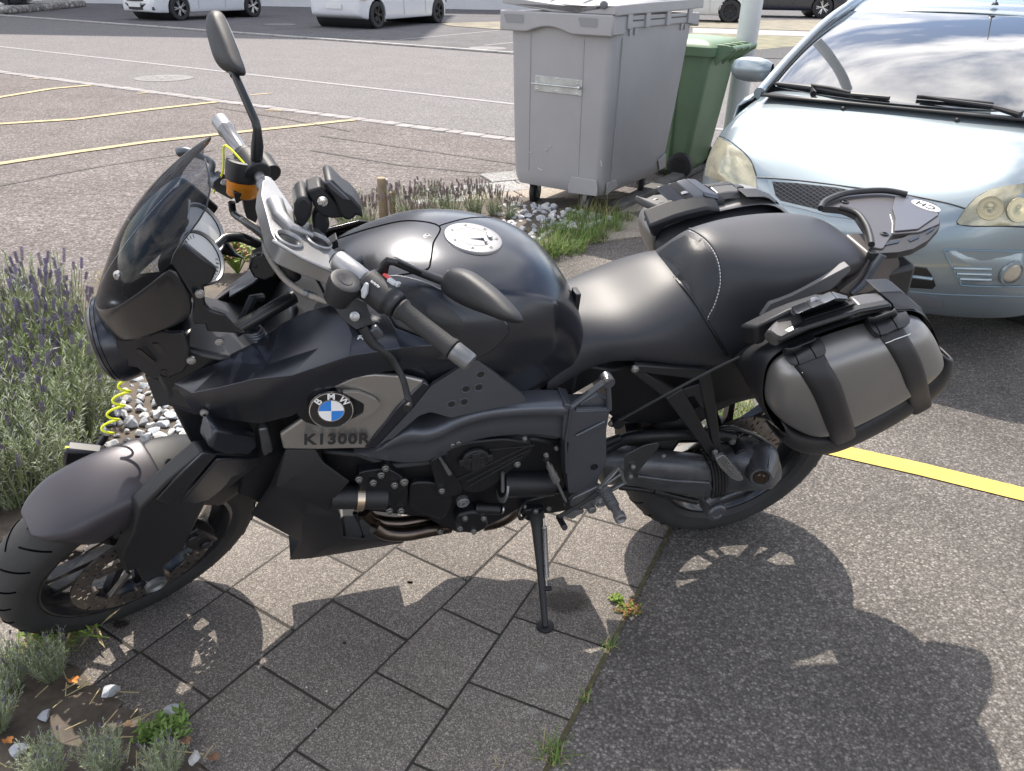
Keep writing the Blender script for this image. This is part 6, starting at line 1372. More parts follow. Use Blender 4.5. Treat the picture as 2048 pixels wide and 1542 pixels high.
# wooden stakes in the planting
for px, py, hgt, r_, lab in ((768, 448, .29, .028, 'taller round wooden stake among the lavender behind the tank'), (787, 448, .20, .018, 'shorter brown wooden stake beside the taller one')):
    q = G(px, py); mb = MB(); mb.lathe((q.x, q.y, 0), (.0, 0, 1), [(0, r_), (hgt, r_*.98), (hgt+.004, r_*.8)], 18)
    tag(mb.build('wooden_stake', mat('weathered_wood', (.30, .23, .15), .85, bump=1, bscale=30, var=.25, vscale=9)), lab, 'stake')
q = G(778, 446); mb = MB(); mb.box((q.x, q.y, .15), (.012, .02, .26)); tag(mb.build('plant_label', mat('label_white', (.75, .75, .74), .5), bevel=.002), 'narrow white strip standing between the two wooden stakes', 'plant label')
# ================================================================== CARS
m_glass = mat('car_glass', (.012, .016, .018), .03, spec=1.0, coat=1.0, coatr=.02); m_glass.node_tree.nodes['Principled BSDF'].inputs['IOR'].default_value = 1.7
m_ctyre = mat('car_tyre', (.022, .022, .024), .75, bump=.3, bscale=90)
m_crim = mat('alloy_silver', (.50, .50, .52), .3, metal=.9)
m_crimd = mat('alloy_dark', (.03, .03, .034), .3, metal=.6)
m_trim = mat('car_trim', (.015, .015, .017), .5)
m_lamp = mat('lamp_clear', (.55, .57, .60), .12, metal=.6, coat=1)
m_tail = mat('lamp_red', (.40, .015, .02), .15, coat=1)
def car_wheel(root, x, y, r, s_, rimm, spokes=5):
    Y = Vector((0, 1, 0)) if y > 0 else Vector((0, -1, 0)); c = Vector((x, y, r)); w = .20
    e = bpy.data.objects.new('wheel', None); COL.objects.link(e); e.parent = root
    mb = MB(); mb.lathe(c-Y*w/2, Y, [(0, r*.66), (.0, r*.90), (.02, r*.985), (.05, r), (w-.05, r), (w-.02, r*.985), (w, r*.90), (w-.004, r*.66), (w-.03, r*.64)], 40, cap=False); mb.build('tyre', m_ctyre, e)
    mb = MB(); mb.lathe(c+Y*(w/2-.06), Y, [(0, r*.62), (.045, r*.66), (.056, r*.67), (.056, r*.63), (.02, r*.60), (-.01, r*.58), (-.02, .01)], 40, cap=False)
    mb.mi = [1 if False else 0]*len(mb.F)
    mb.build('rim_barrel', m_crimd, e)
    mb = MB(); mb.lathe(c+Y*(w/2-.012), Y, [(0, r*.63), (.008, r*.67), (.006, r*.69)], 40, cap=False)
    for k in range(spokes):
        for q in (-.16, .16):
            a = 2*math.pi*k/spokes; a1 = a+q*(10/spokes)*.5; p0 = c+Y*(w/2-.02)+Vector((math.cos(a)*.03, 0, math.sin(a)*.03)); p1 = c+Y*(w/2-.010)+Vector((math.cos(a1)*r*.63, 0, math.sin(a1)*r*.63)); d = (p1-p0).normalized(); n = d.cross(Y)
            mb.prism([p0+n*.018, p1+n*.014, p1-n*.014, p0-n*.018], Y*.012)
    mb.lathe(c+Y*(w/2-.03), Y, [(0, .05), (.03, .045), (.034, .03)], 16); mb.build('rim', rimm, e)
    return e
def make_car(name, M, Lc, Wc, Hc, paint, label, r=.32, wb=2.6, fo=.85, kind='hatch', rimm=None, group=None, cat='car', spokes=5, plate_text=None):
    """x forward, origin on the ground under the middle of the rear axle-front axle line's rear axle"""
    root = empty(name, M, label, cat, group); W2 = Wc/2; xr = -(Lc-wb-fo); xf = wb+fo
    belt = .62*Hc; hood = .60*Hc
    # body loft: stations along x with half sections (y, z)
    def st(x, w, zt, zb, crown=.03, tuck=.06):
        return [Vector((x, 0, zt+crown)), Vector((x, w*.55, zt+crown*.8)), Vector((x, w*.86, zt)), Vector((x, w*.965, zt-.05)), Vector((x, w, zt-.16)), Vector((x, w*.995, (zt+zb)/2-.02)), Vector((x, w*.985, zb+.10)), Vector((x, w*.95, zb+.01)), Vector((x, w*.90, zb))]
    zb = .19
    if kind == 'suv': zb = .24
    S = [(xr, W2*.80, belt-.08, .36), (xr+.05, W2*.88, belt, .30), (xr+.16, W2*.95, belt+.02, .24), (xr+.45, W2*.99, belt+.03, zb), (wb*.25, W2, belt+.01, zb), (wb*.55, W2, belt-.01, zb), (wb*.84, W2*.99, belt-.03, zb), (wb*.97, W2*.985, hood, zb), (wb+.25, W2*.975, hood-.05, zb), (wb+.5, W2*.93, hood-.11, zb+.01), (xf-.16, W2*.84, hood-.18, .20), (xf-.05, W2*.74, hood-.24, .22), (xf, W2*.62, hood-.30, .26)]
    rows = []
    for x, w, zt, z0 in S:
        h_ = st(x, w, zt, z0); rows.append([Vector((v.x, -v.y, v.z)) for v in h_[::-1]]+h_[1:])
    mb = MB(); mb.grid(rows, closed=True); n = len(rows[0]); mb.F.append(tuple(range(n))); mb.mi.append(0); mb.F.append(tuple(range((len(rows)-1)*n, len(rows)*n))); mb.mi.append(0)
    body = mb.build('body', paint, root, sub=2)
    # cut the wheel arches as real openings
    for x in (0, wb):
        cu = MB(); cu.lathe((x, -W2-.2, r+.01), (0, 1, 0), [(0, r*1.13), (Wc+.4, r*1.13)], 36); co_ = cu.build('arch_cutter_tmp', m_trim, None, smooth=False)
        co_.matrix_world = M; md = body.modifiers.new('arch', 'BOOLEAN'); md.operation = 'DIFFERENCE'; md.object = co_; md.solver = 'EXACT'
    dg = bpy.context.evaluated_depsgraph_get(); dg.update(); me = bpy.data.meshes.new_from_object(body.evaluated_get(dg)); body.modifiers.clear(); body.data = me
    for p in me.polygons: p.use_smooth = True
    me.set_sharp_from_angle(angle=R_(40))
    for o in [o for o in bpy.data.objects if o.name.startswith('arch_cutter_tmp')]: bpy.data.objects.remove(o)
    # dark floor pan and wheel wells
    mb = MB(); mb.box(((xr+xf)/2, 0, .27), (Lc-.5, Wc*.86, .08)); mb.build('floor_pan', m_trim, root)
    for x in (0, wb):
        mb = MB(); mb.lathe((x, -W2*.93, r), (0, 1, 0), [(0, r*1.12), (W2*1.86, r*1.12)], 28, cap=False); mb.build('wheel_well', m_trim, root)
        for y in (-1, 1): car_wheel(root, x, y*(W2-.105), r, 1, rimm or m_crim, spokes)
    # cabin
    zb2 = belt; z1 = Hc
    if kind == 'hatch': C_ = [(wb*.93, .0), (wb*.56, 1), (.0, 1), (xr+.28, .0)]
    elif kind == 'suv': C_ = [(wb*.96, .0), (wb*.64, 1), (-.25, 1), (xr+.14, .0)]
    else: C_ = [(wb*.90, .0), (wb*.50, 1), (.10, .97), (-.45, .0)]
    ww, wt = W2*.90, W2*.70
    def q(x, t, y): return Vector((x, y*(ww+(wt-ww)*t), zb2+(z1-zb2)*t-.02*(abs(y)**3)*t))
    rows = []
    for j in range(9):
        y = -1+2*j/8; rows.append([q(C_[0][0]-.10*abs(y)**2, 0, y*.92), q(C_[1][0]-.03*y*y, 1, y), q((C_[1][0]+C_[2][0])/2, 1.02, y), q(C_[2][0], C_[2][1], y), q(C_[3][0]+.04*y*y, 0, y*.92)])
    mb = MB(); mb.grid(rows); mb.build('roof_shell', paint, root, sub=1, solid=.012)
    for j, nm in ((0, 'windscreen'), (3, 'rear_window')):
        V = []
        for y in (-.86, -.4, 0, .4, .86):
            a = q(C_[0][0]-.10*y*y, 0, y) if j == 0 else q(C_[3][0]+.04*y*y, 0, y); b_ = q(C_[1][0]-.03*y*y, 1, y) if j == 0 else q(C_[2][0], C_[2][1], y)
            nrm = Vector((1 if j == 0 else -1, 0, .9)).normalized()*.010
            V.append([a.lerp(b_, .06)+nrm, a.lerp(b_, .90)+nrm])
        mb = MB(); mb.grid(V); mb.build(nm, m_glass, root, solid=.004)
    for y in (-1, 1):
        a = [q(C_[0][0]-.12, 0, y*1.0), q(C_[1][0]+.0, 1, y), q(C_[2][0], C_[2][1], y), q(C_[3][0]+.05, 0, y)]
        mb = MB(); mb.add([v+Vector((0, 0, 0)) for v in a], [(0, 1, 2, 3)]); mb.build('cabin_side', paint, root, solid=.006, solid_off=0)
        c_ = sum(a, Vector())/4; mid = (C_[1][0]*.42+C_[2][0]*.58)
        for (x0, x1) in ((.04, .52), (.55, .96)):
            lo = lambda t: a[0].lerp(a[3], t); hi = lambda t: a[1].lerp(a[2], max(0, min(1, (t-.16)/.66)))
            P4 = [lo(x0).lerp(hi(x0), .10 if x0 > .1 else .12), hi(x0+.02 if x0 > .1 else .10).lerp(lo(x0+.02 if x0 > .1 else .10), .12), hi(x1-.02).lerp(lo(x1-.02), .12 if x1 < .9 else .28), lo(x1-.03).lerp(hi(x1-.03), .10)]
            mb = MB(); mb.prism([v+Vector((0, y*.004, 0)) for v in P4], (0, y*.006, 0)); mb.build('side_window', m_glass, root)
        mb = MB(); mb.box((C_[0][0]-.28, y*(W2+.07), belt+.03), (.11, .17, .11)); mb.build('door_mirror', paint, root, bevel=.03, seg=3)
        for x0 in (wb*.76, wb*.40, .12):
            mb = MB(); mb.tube([Vector((x0, y*(W2*.999), .30)), Vector((x0-.02, y*(W2*1.001), belt-.16)), Vector((x0-.04, y*(W2*.95), belt+.0))], .003, 4); mb.build('door_gap', m_trim, root)
        mb = MB(); mb.box((wb*.45-.14, y*(W2+.008), belt-.17), (.17, .02, .022)); mb.build('door_handle', paint, root, bevel=.006)
        mb = MB(); mb.prism([Vector((x, y*W2*yy, z)) for x, yy, z in ((xf-.10, .70, hood-.26), (xf-.18, .86, hood-.22), (xf-.40, .965, hood-.17), (xf-.36, .975, hood-.24), (xf-.12, .85, hood-.33))], (.02, y*.012, 0)); mb.build('headlight', m_lamp, root, bevel=.004)
        mb = MB(); mb.prism([Vector((x, y*W2*yy, z)) for x, yy, z in ((xr+.03, .62, belt-.08), (xr+.12, .93, belt-.06), (xr+.26, 1.0, belt-.08), (xr+.22, 1.0, belt-.20), (xr+.06, .90, belt-.20), (xr+.01, .62, belt-.17))], (-.02, y*.008, 0)); mb.build('tail_light', m_tail, root, bevel=.004)
        mb = MB(); mb.prism([Vector((x, y*W2*yy, z)) for x, yy, z in ((xf-.045, .52, .36), (xf-.09, .78, .36), (xf-.10, .80, .28), (xf-.05, .56, .27))], (.02, y*.008, 0)); mb.build('fog_light', m_trim, root, bevel=.004)
    mb = MB(); mb.prism([Vector((x, y, z)) for x, y, z in ((xf-.03, -W2*.52, .44), (xf+.01, 0, .44), (xf-.03, W2*.52, .44), (xf-.04, W2*.46, .28), (xf+.0, 0, .27), (xf-.04, -W2*.46, .28))], (.02, 0, 0)); mb.build('front_grille', m_trim, root, bevel=.004)
    mb = MB(); mb.prism([Vector((x, y, z)) for x, y, z in ((xf-.03, -W2*.56, hood-.28), (xf+.015, 0, hood-.28), (xf-.03, W2*.56, hood-.28), (xf-.035, W2*.52, hood-.37), (xf+.02, 0, hood-.38), (xf-.035, -W2*.52, hood-.37))], (.015, 0, 0)); mb.build('front_grille', m_trim, root, bevel=.004)
    for x, s_ in ((xf+.025, 1), (xr-.012, -1)):
        mb = MB(); mb.box((x, 0, .40 if s_ > 0 else .52), (.012, .50, .11)); mb.build('number_plate', mat('plate_white', (.62, .62, .62), .4), root, bevel=.003)
    return root
def car_matrix(front_px, rear_px, track_side, Wc, z=.012):
    """place from the ground contact of the two visible wheels on one side (+1: the car's left side is the visible one)"""
    f_, r_ = G(*front_px, z), G(*rear_px, z); d = (f_-r_); d.z = 0; d.normalize(); n = Vector((-d.y, d.x, 0))
    o = r_-n*track_side*(Wc/2-.105); M = Matrix((d, n, Vector((0, 0, 1)))).transposed().to_4x4(); M.translation = Vector((o.x, o.y, z)); return M, (f_-r_).length
m_wpaint = mat('white_paint_car', (.62, .63, .66), .22, coat=1, coatr=.03)
m_wpaint2 = mat('pearl_white_car', (.55, .55, .54), .25, coat=1, coatr=.03)
m_dpaint = mat('dark_blue_car', (.012, .016, .03), .22, coat=1)
m_bpaint = mat('black_car', (.010, .011, .014), .2, coat=1)
M1, d1 = car_matrix((360, 41), (505, 34), 1, 1.74)
make_car('parked_car', M1, 4.0, 1.74, 1.44, m_wpaint, 'small white hatchback with dark grille, parked across the road left of the upright mirror', 0.318, d1, .80, 'hatch', m_crim, 'cars parked across the road')
M2, d2 = car_matrix((873, 46), (752, 57), -1, 1.80)
make_car('parked_car', M2, 4.55, 1.80, 1.43, m_wpaint, 'white saloon with black wheels seen from behind, parked across the road', .325, d2, .78, 'sedan', m_crimd, 'cars parked across the road')
def place(px, py, ang, z=.012):
    o = G(px, py, z); M = Matrix.Rotation(ang, 4, 'Z'); M.translation = o; return M
make_car('parked_car', place(560, 2, R_(-150)), 4.3, 1.8, 1.5, m_dpaint, 'dark car standing between the two white cars across the road', .33, 2.6, .85, 'hatch', m_crim, 'cars parked across the road')
M3, d3 = car_matrix((1489, 46), (1290, 40), -1, 1.80, .02)
M3b = M3.copy()
make_car('parked_car', M3b, 4.5, 1.80, 1.42, m_wpaint2, 'pearl white saloon with dark wheels on the dry grass behind the bins', .33, 2.7, .85, 'sedan', m_crimd, 'cars parked across the road', spokes=7)
M4, d4 = car_matrix((1640, 37), (1500, 26), -1, 1.84, .02)
M4 = place(1640, 36, M3.to_euler().z+R_(180)+.15, .02)
make_car('parked_car', M4 @ Matrix.Translation((0, -.8, 0)), 4.4, 1.84, 1.62, m_dpaint, 'dark blue off-roader on the verge beyond the pale post', .36, 2.65, .85, 'suv', m_crim, 'cars parked across the road')
make_car('parked_car', place(1700, 14, M3.to_euler().z+R_(180)+.2, .02) @ Matrix.Translation((2.2, -1.9, 0)), 4.4, 1.80, 1.5, m_wpaint, 'white estate car with red tail lamp half hidden behind the dark off-roader', .33, 2.65, .85, 'suv', m_crim, 'cars parked across the road')
make_car('parked_car', place(10, 22, R_(-160)), 4.3, 1.8, 1.45, m_bpaint, 'black car at the far left edge behind the stone border', .32, 2.6, .85, 'hatch', m_crim, 'cars parked across the road')
make_car('parked_car', place(130, 2, R_(-165)), 4.3, 1.8, 1.45, m_dpaint, 'dark car parked in front of the pale wall at upper left', .32, 2.6, .85, 'hatch', m_crim, 'cars parked across the road')
# ------------------------------------------------------------------ the pale blue car close by
A1, B1 = G(1516, 357, .66), G(1934, 415, .66); om = (A1+B1)/2; om.z = 0
HCF, hc_ = root_at('pale_blue_car', om, 'pale metallic blue hatchback parked nose-in behind the motorcycle', 'car')
m_blue_car = mat('ice_blue_metallic', (.235, .285, .315), .34, metal=.6, coat=1, coatr=.03, var=.02, vscale=2)
ys = [0, .2, .4, .55, .65, .725, .785, .815]
prof = {0: [(.02, .20), (.10, .28), (.145, .42), (.135, .55), (.055, .655), (-.10, .765), (-.28, .855), (-.45, .92), (-.51, .955)],
 .2: [(.01, .20), (.09, .28), (.135, .42), (.128, .55), (.058, .658), (-.10, .770), (-.28, .858), (-.46, .922), (-.53, .955)],
 .4: [(-.03, .20), (.055, .28), (.10, .42), (.105, .55), (.07, .68), (-.08, .785), (-.27, .868), (-.48, .926), (-.58, .955)],
 .55: [(-.10, .20), (-.01, .28), (.035, .42), (.045, .55), (.02, .72), (-.08, .81), (-.27, .882), (-.50, .928), (-.64, .95)],
 .65: [(-.18, .20), (-.09, .28), (-.05, .42), (-.04, .55), (-.06, .70), (-.14, .79), (-.31, .868), (-.52, .912), (-.70, .93)],
 .725: [(-.28, .20), (-.20, .28), (-.16, .42), (-.15, .55), (-.17, .66), (-.23, .74), (-.37, .81), (-.55, .845), (-.76, .86)],
 .785: [(-.38, .22), (-.33, .30), (-.30, .42), (-.29, .54), (-.32, .62), (-.37, .67), (-.47, .71), (-.60, .735), (-.78, .75)],
 .815: [(-.46, .25), (-.44, .32), (-.43, .42), (-.43, .50), (-.46, .56), (-.50, .59), (-.57, .62), (-.66, .64), (-.80, .65)]}
rows = [[Vector((x, -y, z)) for x, z in prof[y]] for y in ys[::-1]]+[[Vector((x, y, z)) for x, z in prof[y]] for y in ys[1:]]
mb = MB(); mb.grid(rows); hood = mb.build('front_body', m_blue_car, hc_, sub=2, solid=.004)
hinv = HCF.M().inverted()
def hcast(o):
    dg = bpy.context.evaluated_depsgraph_get(); dg.update(); e = o.evaluated_get(dg); me = e.to_mesh(); V = [v.co.copy() for v in me.vertices]; F = [tuple(p.vertices) for p in me.polygons]; e.to_mesh_clear(); b = BVHTree.FromPolygons(V, F); eye = hinv @ EYE; r3 = hinv.to_3x3()
    def f(c, x, y):
        h = b.ray_cast(eye, (r3 @ ray(*cv(c, x, y))).normalized())
        if h[0] is None: return None, None
        n = h[1] if h[1].dot(eye-h[0]) > 0 else -h[1]
        return h[0], n
    return f
CR['x'] = (1748, 350, 5.14); CR['y'] = (1380, 150, 5.12)
hf = hcast(hood)
def cline(name, c, pts, r, m, k=4, lift=0.0, par=None):
    out = []
    for q in spline([Vector((*p, 0)) for p in pts], None, k):
        h, n = hf(c, q.x, q.y)
        if h is not None: out.append(h+n*lift)
    if len(out) < 2: return
    mb = MB(); mb.tube(out, r, 6); return mb.build(name, m, par or hood)
def cpatch(name, c, pts, th, m, par=None, k=0, lift=.001, rings=(0, .3, .6, .85, 1.0)):
    pts = [Vector((*p, 0)) for p in pts]
    if k: pts = spline(pts+[pts[0]], None, k)[:-1]
    cen = sum(pts, Vector())/len(pts); V = []; n = len(pts)
    for s_ in rings:
        for p in pts:
            q = cen.lerp(p, s_); h, nn = hf(c, q.x, q.y)
            if h is None: h, nn = V[-1] if V else (Vector(), Vector((1, 0, 0)))
            V.append((h, nn))
    VV = [h+nn*(lift+th) for h, nn in V]; F = []
    for j in range(len(rings)-1):
        for i in range(n): F.append((j*n+i, j*n+(i+1) % n, (j+1)*n+(i+1) % n, (j+1)*n+i))
    kk = len(VV); VV += [h-nn*.002 for h, nn in V[-n:]]
    for i in range(n): F.append(((len(rings)-1)*n+i, (len(rings)-1)*n+(i+1) % n, kk+(i+1) % n, kk+i))
    return mesh(name, VV, F, m, par or hc_, smooth=True, angle=50)
m_haze = mat('hazed_headlamp', (.33, .31, .215), .16, metal=.25, coat=1, coatr=.05, var=.22, vscale=16)
cpatch('headlight', 'y', [(165, 1030), (185, 900), (235, 760), (305, 640), (420, 710), (560, 820), (640, 920), (675, 1040), (690, 1180), (600, 1150), (400, 1125), (280, 1080)], .006, m_haze)
hlr = cpatch('headlight', 'x', [(850, 485), (940, 350), (1050, 240), (1180, 165), (1350, 120), (1560, 95), (1600, 510), (1300, 520), (1000, 520), (880, 510)], .006, m_haze)
for q in ((1190, 345), (1480, 360)):
    h, n = hf('x', *q)
    if h is not None:
        mb = MB(); mb.lathe(h+n*.0065, n, [(0, .046), (.0015, .045), (.002, .030), (.0015, .022), (.003, .010), (.0035, .001)], 28); mb.build('lamp_reflector', mat('reflector_warm', (.40, .345, .20), .15, metal=.7, coat=1), hlr)
cline('bonnet_gap', 'y', [(690, 1052), (800, 1055), (1100, 1080), (1400, 1115), (1700, 1155), (2040, 1195)], .0035, m_trim)
cline('bonnet_gap', 'x', [(330, 205), (560, 250), (780, 298), (935, 345)], .0035, m_trim)
cline('bonnet_gap', 'y', [(160, 1030), (190, 870), (240, 740), (310, 630), (480, 730), (620, 870), (680, 1030)], .0025, m_trim)
cline('bonnet_gap', 'y', [(300, 630), (400, 510), (520, 410), (640, 320), (730, 230), (780, 180)], .0018, mat('gap_blue', (.16, .24, .32), .4))
cline('bumper_gap', 'x', [(850, 490), (960, 330), (1080, 215), (1250, 140), (1542, 92)], .003, m_trim)
cline('bumper_gap', 'x', [(850, 500), (1000, 525), (1300, 525), (1542, 535)], .003, m_trim)
cline('bumper_gap', 'x', [(150, 1165), (400, 1200), (700, 1225), (1100, 1240), (1542, 1248)], .002, MAT['gap_blue'])
# centre grille with a diamond mesh
gp = [(800, 1080), (1100, 1098), (1500, 1145), (1750, 1190), (2100, 1260), (2180, 1400), (1800, 1500), (1400, 1440), (1180, 1380), (900, 1320), (840, 1290)]
gr0 = cpatch('grille_frame', 'y', gp, .006, m_blue_car)
gi = [(845, 1100), (1100, 1120), (1500, 1165), (1750, 1215), (2060, 1280), (2100, 1380), (1800, 1460), (1400, 1400), (1180, 1350), (930, 1290), (880, 1240)]
gr1 = cpatch('grille', 'y', gi, .008, m_blk2)
mb = MB()
def inpoly(x, y, P_):
    c = False
    for i in range(len(P_)):
        a, d = P_[i], P_[i-1]
        if (a[1] > y) != (d[1] > y) and x < (d[0]-a[0])*(y-a[1])/(d[1]-a[1])+a[0]: c = not c
    return c
for k in range(-30, 60):
    for sg in (.62, -.50):
        seg = []
        for t in range(0, 60):
            x = 830+t*24; y = 1100+k*38+(sg)*(x-830)*1.0
            if inpoly(x, y, gi):
                h, n = hf('y', x, y)
                if h is not None: seg.append(h+n*.0105); continue
            if len(seg) > 1: mb.tube(seg, .0018, 4)
            seg = []
        if len(seg) > 1: mb.tube(seg, .0018, 4)
mb.build('grille_mesh', mat('mesh_grey', (.10, .10, .11), .4), gr1)
# lower grille opening, fog lamp pocket, lower lip slot
lg = cpatch('lower_grille', 'x', [(120, 930), (350, 935), (540, 955), (590, 1020), (635, 1130), (600, 1165), (350, 1150), (120, 1125)], .004, m_blk2)
cline('grille_bar', 'x', [(200, 1015), (350, 1030), (480, 1045), (600, 1060)], .008, m_blue_car, par=lg, lift=.006)
cpatch('lower_slot', 'x', [(200, 1205), (400, 1222), (640, 1250), (700, 1310), (700, 1365), (560, 1360), (330, 1330)], .003, mat('slot_grey', (.12, .13, .15), .5))
fpn = cpatch('fog_panel', 'x', [(735, 800), (780, 770), (1560, 790), (1560, 1140), (960, 1130), (880, 1080), (800, 940)], .004, m_blue_car)
for y0 in (960, 1015, 1068):
    cline('fog_louvre', 'x', [(815+(y0-960)*.6, y0-10), (1000, y0-5), (1195, y0)], .006, m_blue_car, par=fpn, lift=.006)
cline('bumper_gap', 'x', [(1560, 785), (780, 768), (735, 800), (780, 900), (880, 1080), (960, 1132), (1560, 1142)], .0025, MAT['gap_blue'], lift=.005)
h, n = hf('x', 1410, 1005)
if h is not None:
    mb = MB(); mb.lathe(h+n*.004, n, [(0, .052), (.010, .050), (.012, .040)], 28, cap=False); mb.build('fog_ring', m_blue_car, fpn)
    mb = MB(); mb.lathe(h+n*.004, n, [(0, .038), (.006, .036), (.010, .024), (.012, .001)], 28); mb.build('fog_light', mat('fog_glass', (.50, .46, .38), .12, metal=.5, coat=1), fpn)
for c_, x, y in (('h', 797, 518), ('h', 1336, 573)):
    h, n = hf(c_, x, y)
    if h is not None: mb = MB(); mb.lathe(h, n+Vector((.5, 0, 0)), [(0, .010), (.010, .009), (.014, .004)], 12); mb.build('washer_nozzle', m_trim, hood)
# windscreen, pillars, roof
base = [(-.46, 0), (-.50, .25), (-.58, .45), (-.68, .60), (-.74, .655)]; top = [(-1.50, 0), (-1.51, .25), (-1.545, .42), (-1.59, .52), (-1.60, .55)]
rows = []
for (bx_, by), (tx, ty) in list(zip(base, top))[::-1]: rows.append([Vector((bx_+(tx-bx_)*t, -(by+(ty-by)*t), .95+(1.29-.95)*t+.035*math.sin(math.pi*t)*1.0-(.02*by*t))) for t in (0, .15, .3, .5, .7, .85, 1)])
for (bx_, by), (tx, ty) in list(zip(base, top))[1:]: rows.append([Vector((bx_+(tx-bx_)*t, (by+(ty-by)*t), .95+(1.29-.95)*t+.035*math.sin(math.pi*t)*1.0-(.02*by*t))) for t in (0, .15, .3, .5, .7, .85, 1)])
mb = MB(); mb.grid(rows); ws = mb.build('windscreen', m_glass, hc_, sub=2, solid=.004)
for s_ in (-1, 1):
    pl_ = [Vector((-.62, s_*.665, .925)), Vector((-.74, s_*.672, .955)), Vector((-1.02, s_*.640, 1.085)), Vector((-1.32, s_*.598, 1.21)), Vector((-1.60, s_*.560, 1.29)), Vector((-2.0, s_*.565, 1.335)), Vector((-2.8, s_*.56, 1.32))]
    mb = MB(); mb.tube(pl_, [.028, .026, .026, .027, .028, .028, .028], 12, smooth=4); mb.build('roof_pillar', m_blue_car, hc_)
    mb = MB(); mb.tube([v+Vector((.018, -s_*.020, .004)) for v in pl_[:5]], .006, 6, smooth=4); mb.build('screen_seal', m_trim, hc_)
rows = []
for x, z, w in ((-1.49, 1.292, .55), (-1.56, 1.315, .56), (-1.8, 1.355, .575), (-2.3, 1.375, .58), (-2.9, 1.345, .57), (-3.15, 1.30, .55)):
    rows.append([Vector((x-(.08*abs(j/4)**2 if x > -1.6 else 0), w*j/4, z-.03*(j/4)**2)) for j in range(-4, 5)])
mb = MB(); mb.grid(rows); mb.build('roof', m_blue_car, hc_, sub=1, solid=.01)
# sides and rear (hardly seen in the photo)
def side(s_):
    rows = []
    for x, w, zt in ((-.62, .80, .86), (-.80, .825, .88), (-1.5, .84, .90), (-2.5, .84, .92), (-3.2, .82, .93), (-3.5, .76, .93), (-3.62, .60, .90), (-3.66, .0, .90)):
        w1 = w; rows.append([Vector((x, s_*w1*.88, zt+.04)), Vector((x, s_*w1*.96, zt)), Vector((x, s_*w1, zt-.16)), Vector((x, s_*w1, .50)), Vector((x, s_*w1*.985, .30)), Vector((x, s_*w1*.93, .20))])
    mb = MB(); mb.grid(rows); o = mb.build('side_body', m_blue_car, hc_, solid=.01)
    V = [Vector((-.80, s_*.73, .93)), Vector((-1.62, s_*.60, 1.28)), Vector((-2.9, s_*.60, 1.29)), Vector((-3.3, s_*.72, .96))]
    mb = MB(); mb.add(V, [(0, 1, 2, 3)]); mb.build('side_window', m_glass, hc_, solid=.006)
for s_ in (-1, 1): side(s_)
mb = MB(); mb.grid([[Vector((-3.1, y, 1.31)), Vector((-3.35, y*1.1, 1.08)), Vector((-3.55, y*1.2, .92))] for y in (-.52, -.2, .2, .52)]); mb.build('rear_window', m_glass, hc_, solid=.006)
mb = MB(); mb.grid([[Vector((-.44, y, .945)), Vector((-.62, y, .935)), Vector((-.80, y, .93))] for y in (-.60, -.3, 0, .3, .60)]); mb.build('scuttle_panel', m_trim, hc_, solid=.01)
mb = MB(); mb.box((-1.9, 0, .27), (3.0, 1.35, .10)); mb.build('floor_pan', m_trim, hc_)
mb = MB(); mb.box((-1.7, 0, .74), (1.4, 1.2, .28)); mb.box((-1.75, .32, 1.0), (.14, .42, .42)); mb.box((-1.75, -.32, 1.0), (.14, .42, .42)); mb.build('seats', mat('car_seat', (.05, .05, .055), .8), hc_, bevel=.03)
for x in (-.80, -3.05):
    for y in (-1, 1): car_wheel(hc_, x, y*.72, .30, 1, m_crim)
# wipers
wf = hcast(ws)
def wpt(c, x, y, l):
    h, n = wf(c, x, y)
    return (h+n*l) if h is not None else HCF.at(*cv(c, x, y), .955, 'z')
for pts in ([(900, 118), (1060, 135), (1210, 150)], ):
    pass
mb = MB(); mb.tube([wpt('y', *q, .012) for q in ((900, 112), (1050, 130), (1210, 150), (1400, 180), (1640, 225), (1800, 240), (2040, 262))], .010, 8); mb.build('wiper_blade', m_trim, hc_)
mb = MB(); mb.tube([HCF.at(*cv('y', 1265, 195), .955, 'z'), wpt('y', 1250, 150, .02), wpt('y', 1450, 185, .026), wpt('y', 1640, 222, .022)], [.016, .012, .007, .006], 8); mb.build('wiper_arm', m_trim, hc_)
mb = MB(); mb.tube([wpt('h', *q, .012) for q in ((1145, 470), (1250, 480), (1400, 495), (1505, 505))], .009, 8); mb.build('wiper_blade', m_trim, hc_)
mb = MB(); mb.tube([wpt('h', 1165, 476, .02), wpt('h', 1300, 500, .022), wpt('h', 1500, 525, .02), wpt('h', 1640, 545, .02)], [.006, .008, .010, .014], 8); mb.build('wiper_arm', m_trim, hc_)
# door mirror (car's right)
mb = MB(); rows = []
for t, w, hh in ((0, .03, .04), (.04, .06, .062), (.12, .065, .068), (.19, .055, .060), (.225, .03, .035), (.232, .01, .01)):
    rows.append([Vector((-1.02-.02*t, -.735-t, .985)+Vector((w*math.cos(a)*.9, 0, hh*math.sin(a))) ) if False else Vector((-1.02-.10*t+w*math.cos(a)*.9, -.745-t, .99+hh*math.sin(a))) for a in [2*math.pi*k/14 for k in range(14)]])
mb.grid(rows, closed=True); mr_ = mb.build('door_mirror', m_blue_car, hc_, sub=1)
me2 = mr_.data.copy(); me2.transform(Matrix.Diagonal((1, -1, 1, 1))); me2.flip_normals(); mo = bpy.data.objects.new('door_mirror', me2); COL.objects.link(mo); mo.parent = hc_; mo.modifiers.new('u', 'SUBSURF').levels = 1
for s_ in (-1, 1):
    mb = MB(); mb.tube([Vector((-1.02, s_*.68, .935)), Vector((-1.03, s_*.745, .955))], [.03, .035], 10); mb.lathe((-1.055, s_*.86, .985), (-1, 0, 0), [(0, .058), (.02, .056)], 18); mb.build('mirror_base', m_trim, hc_)
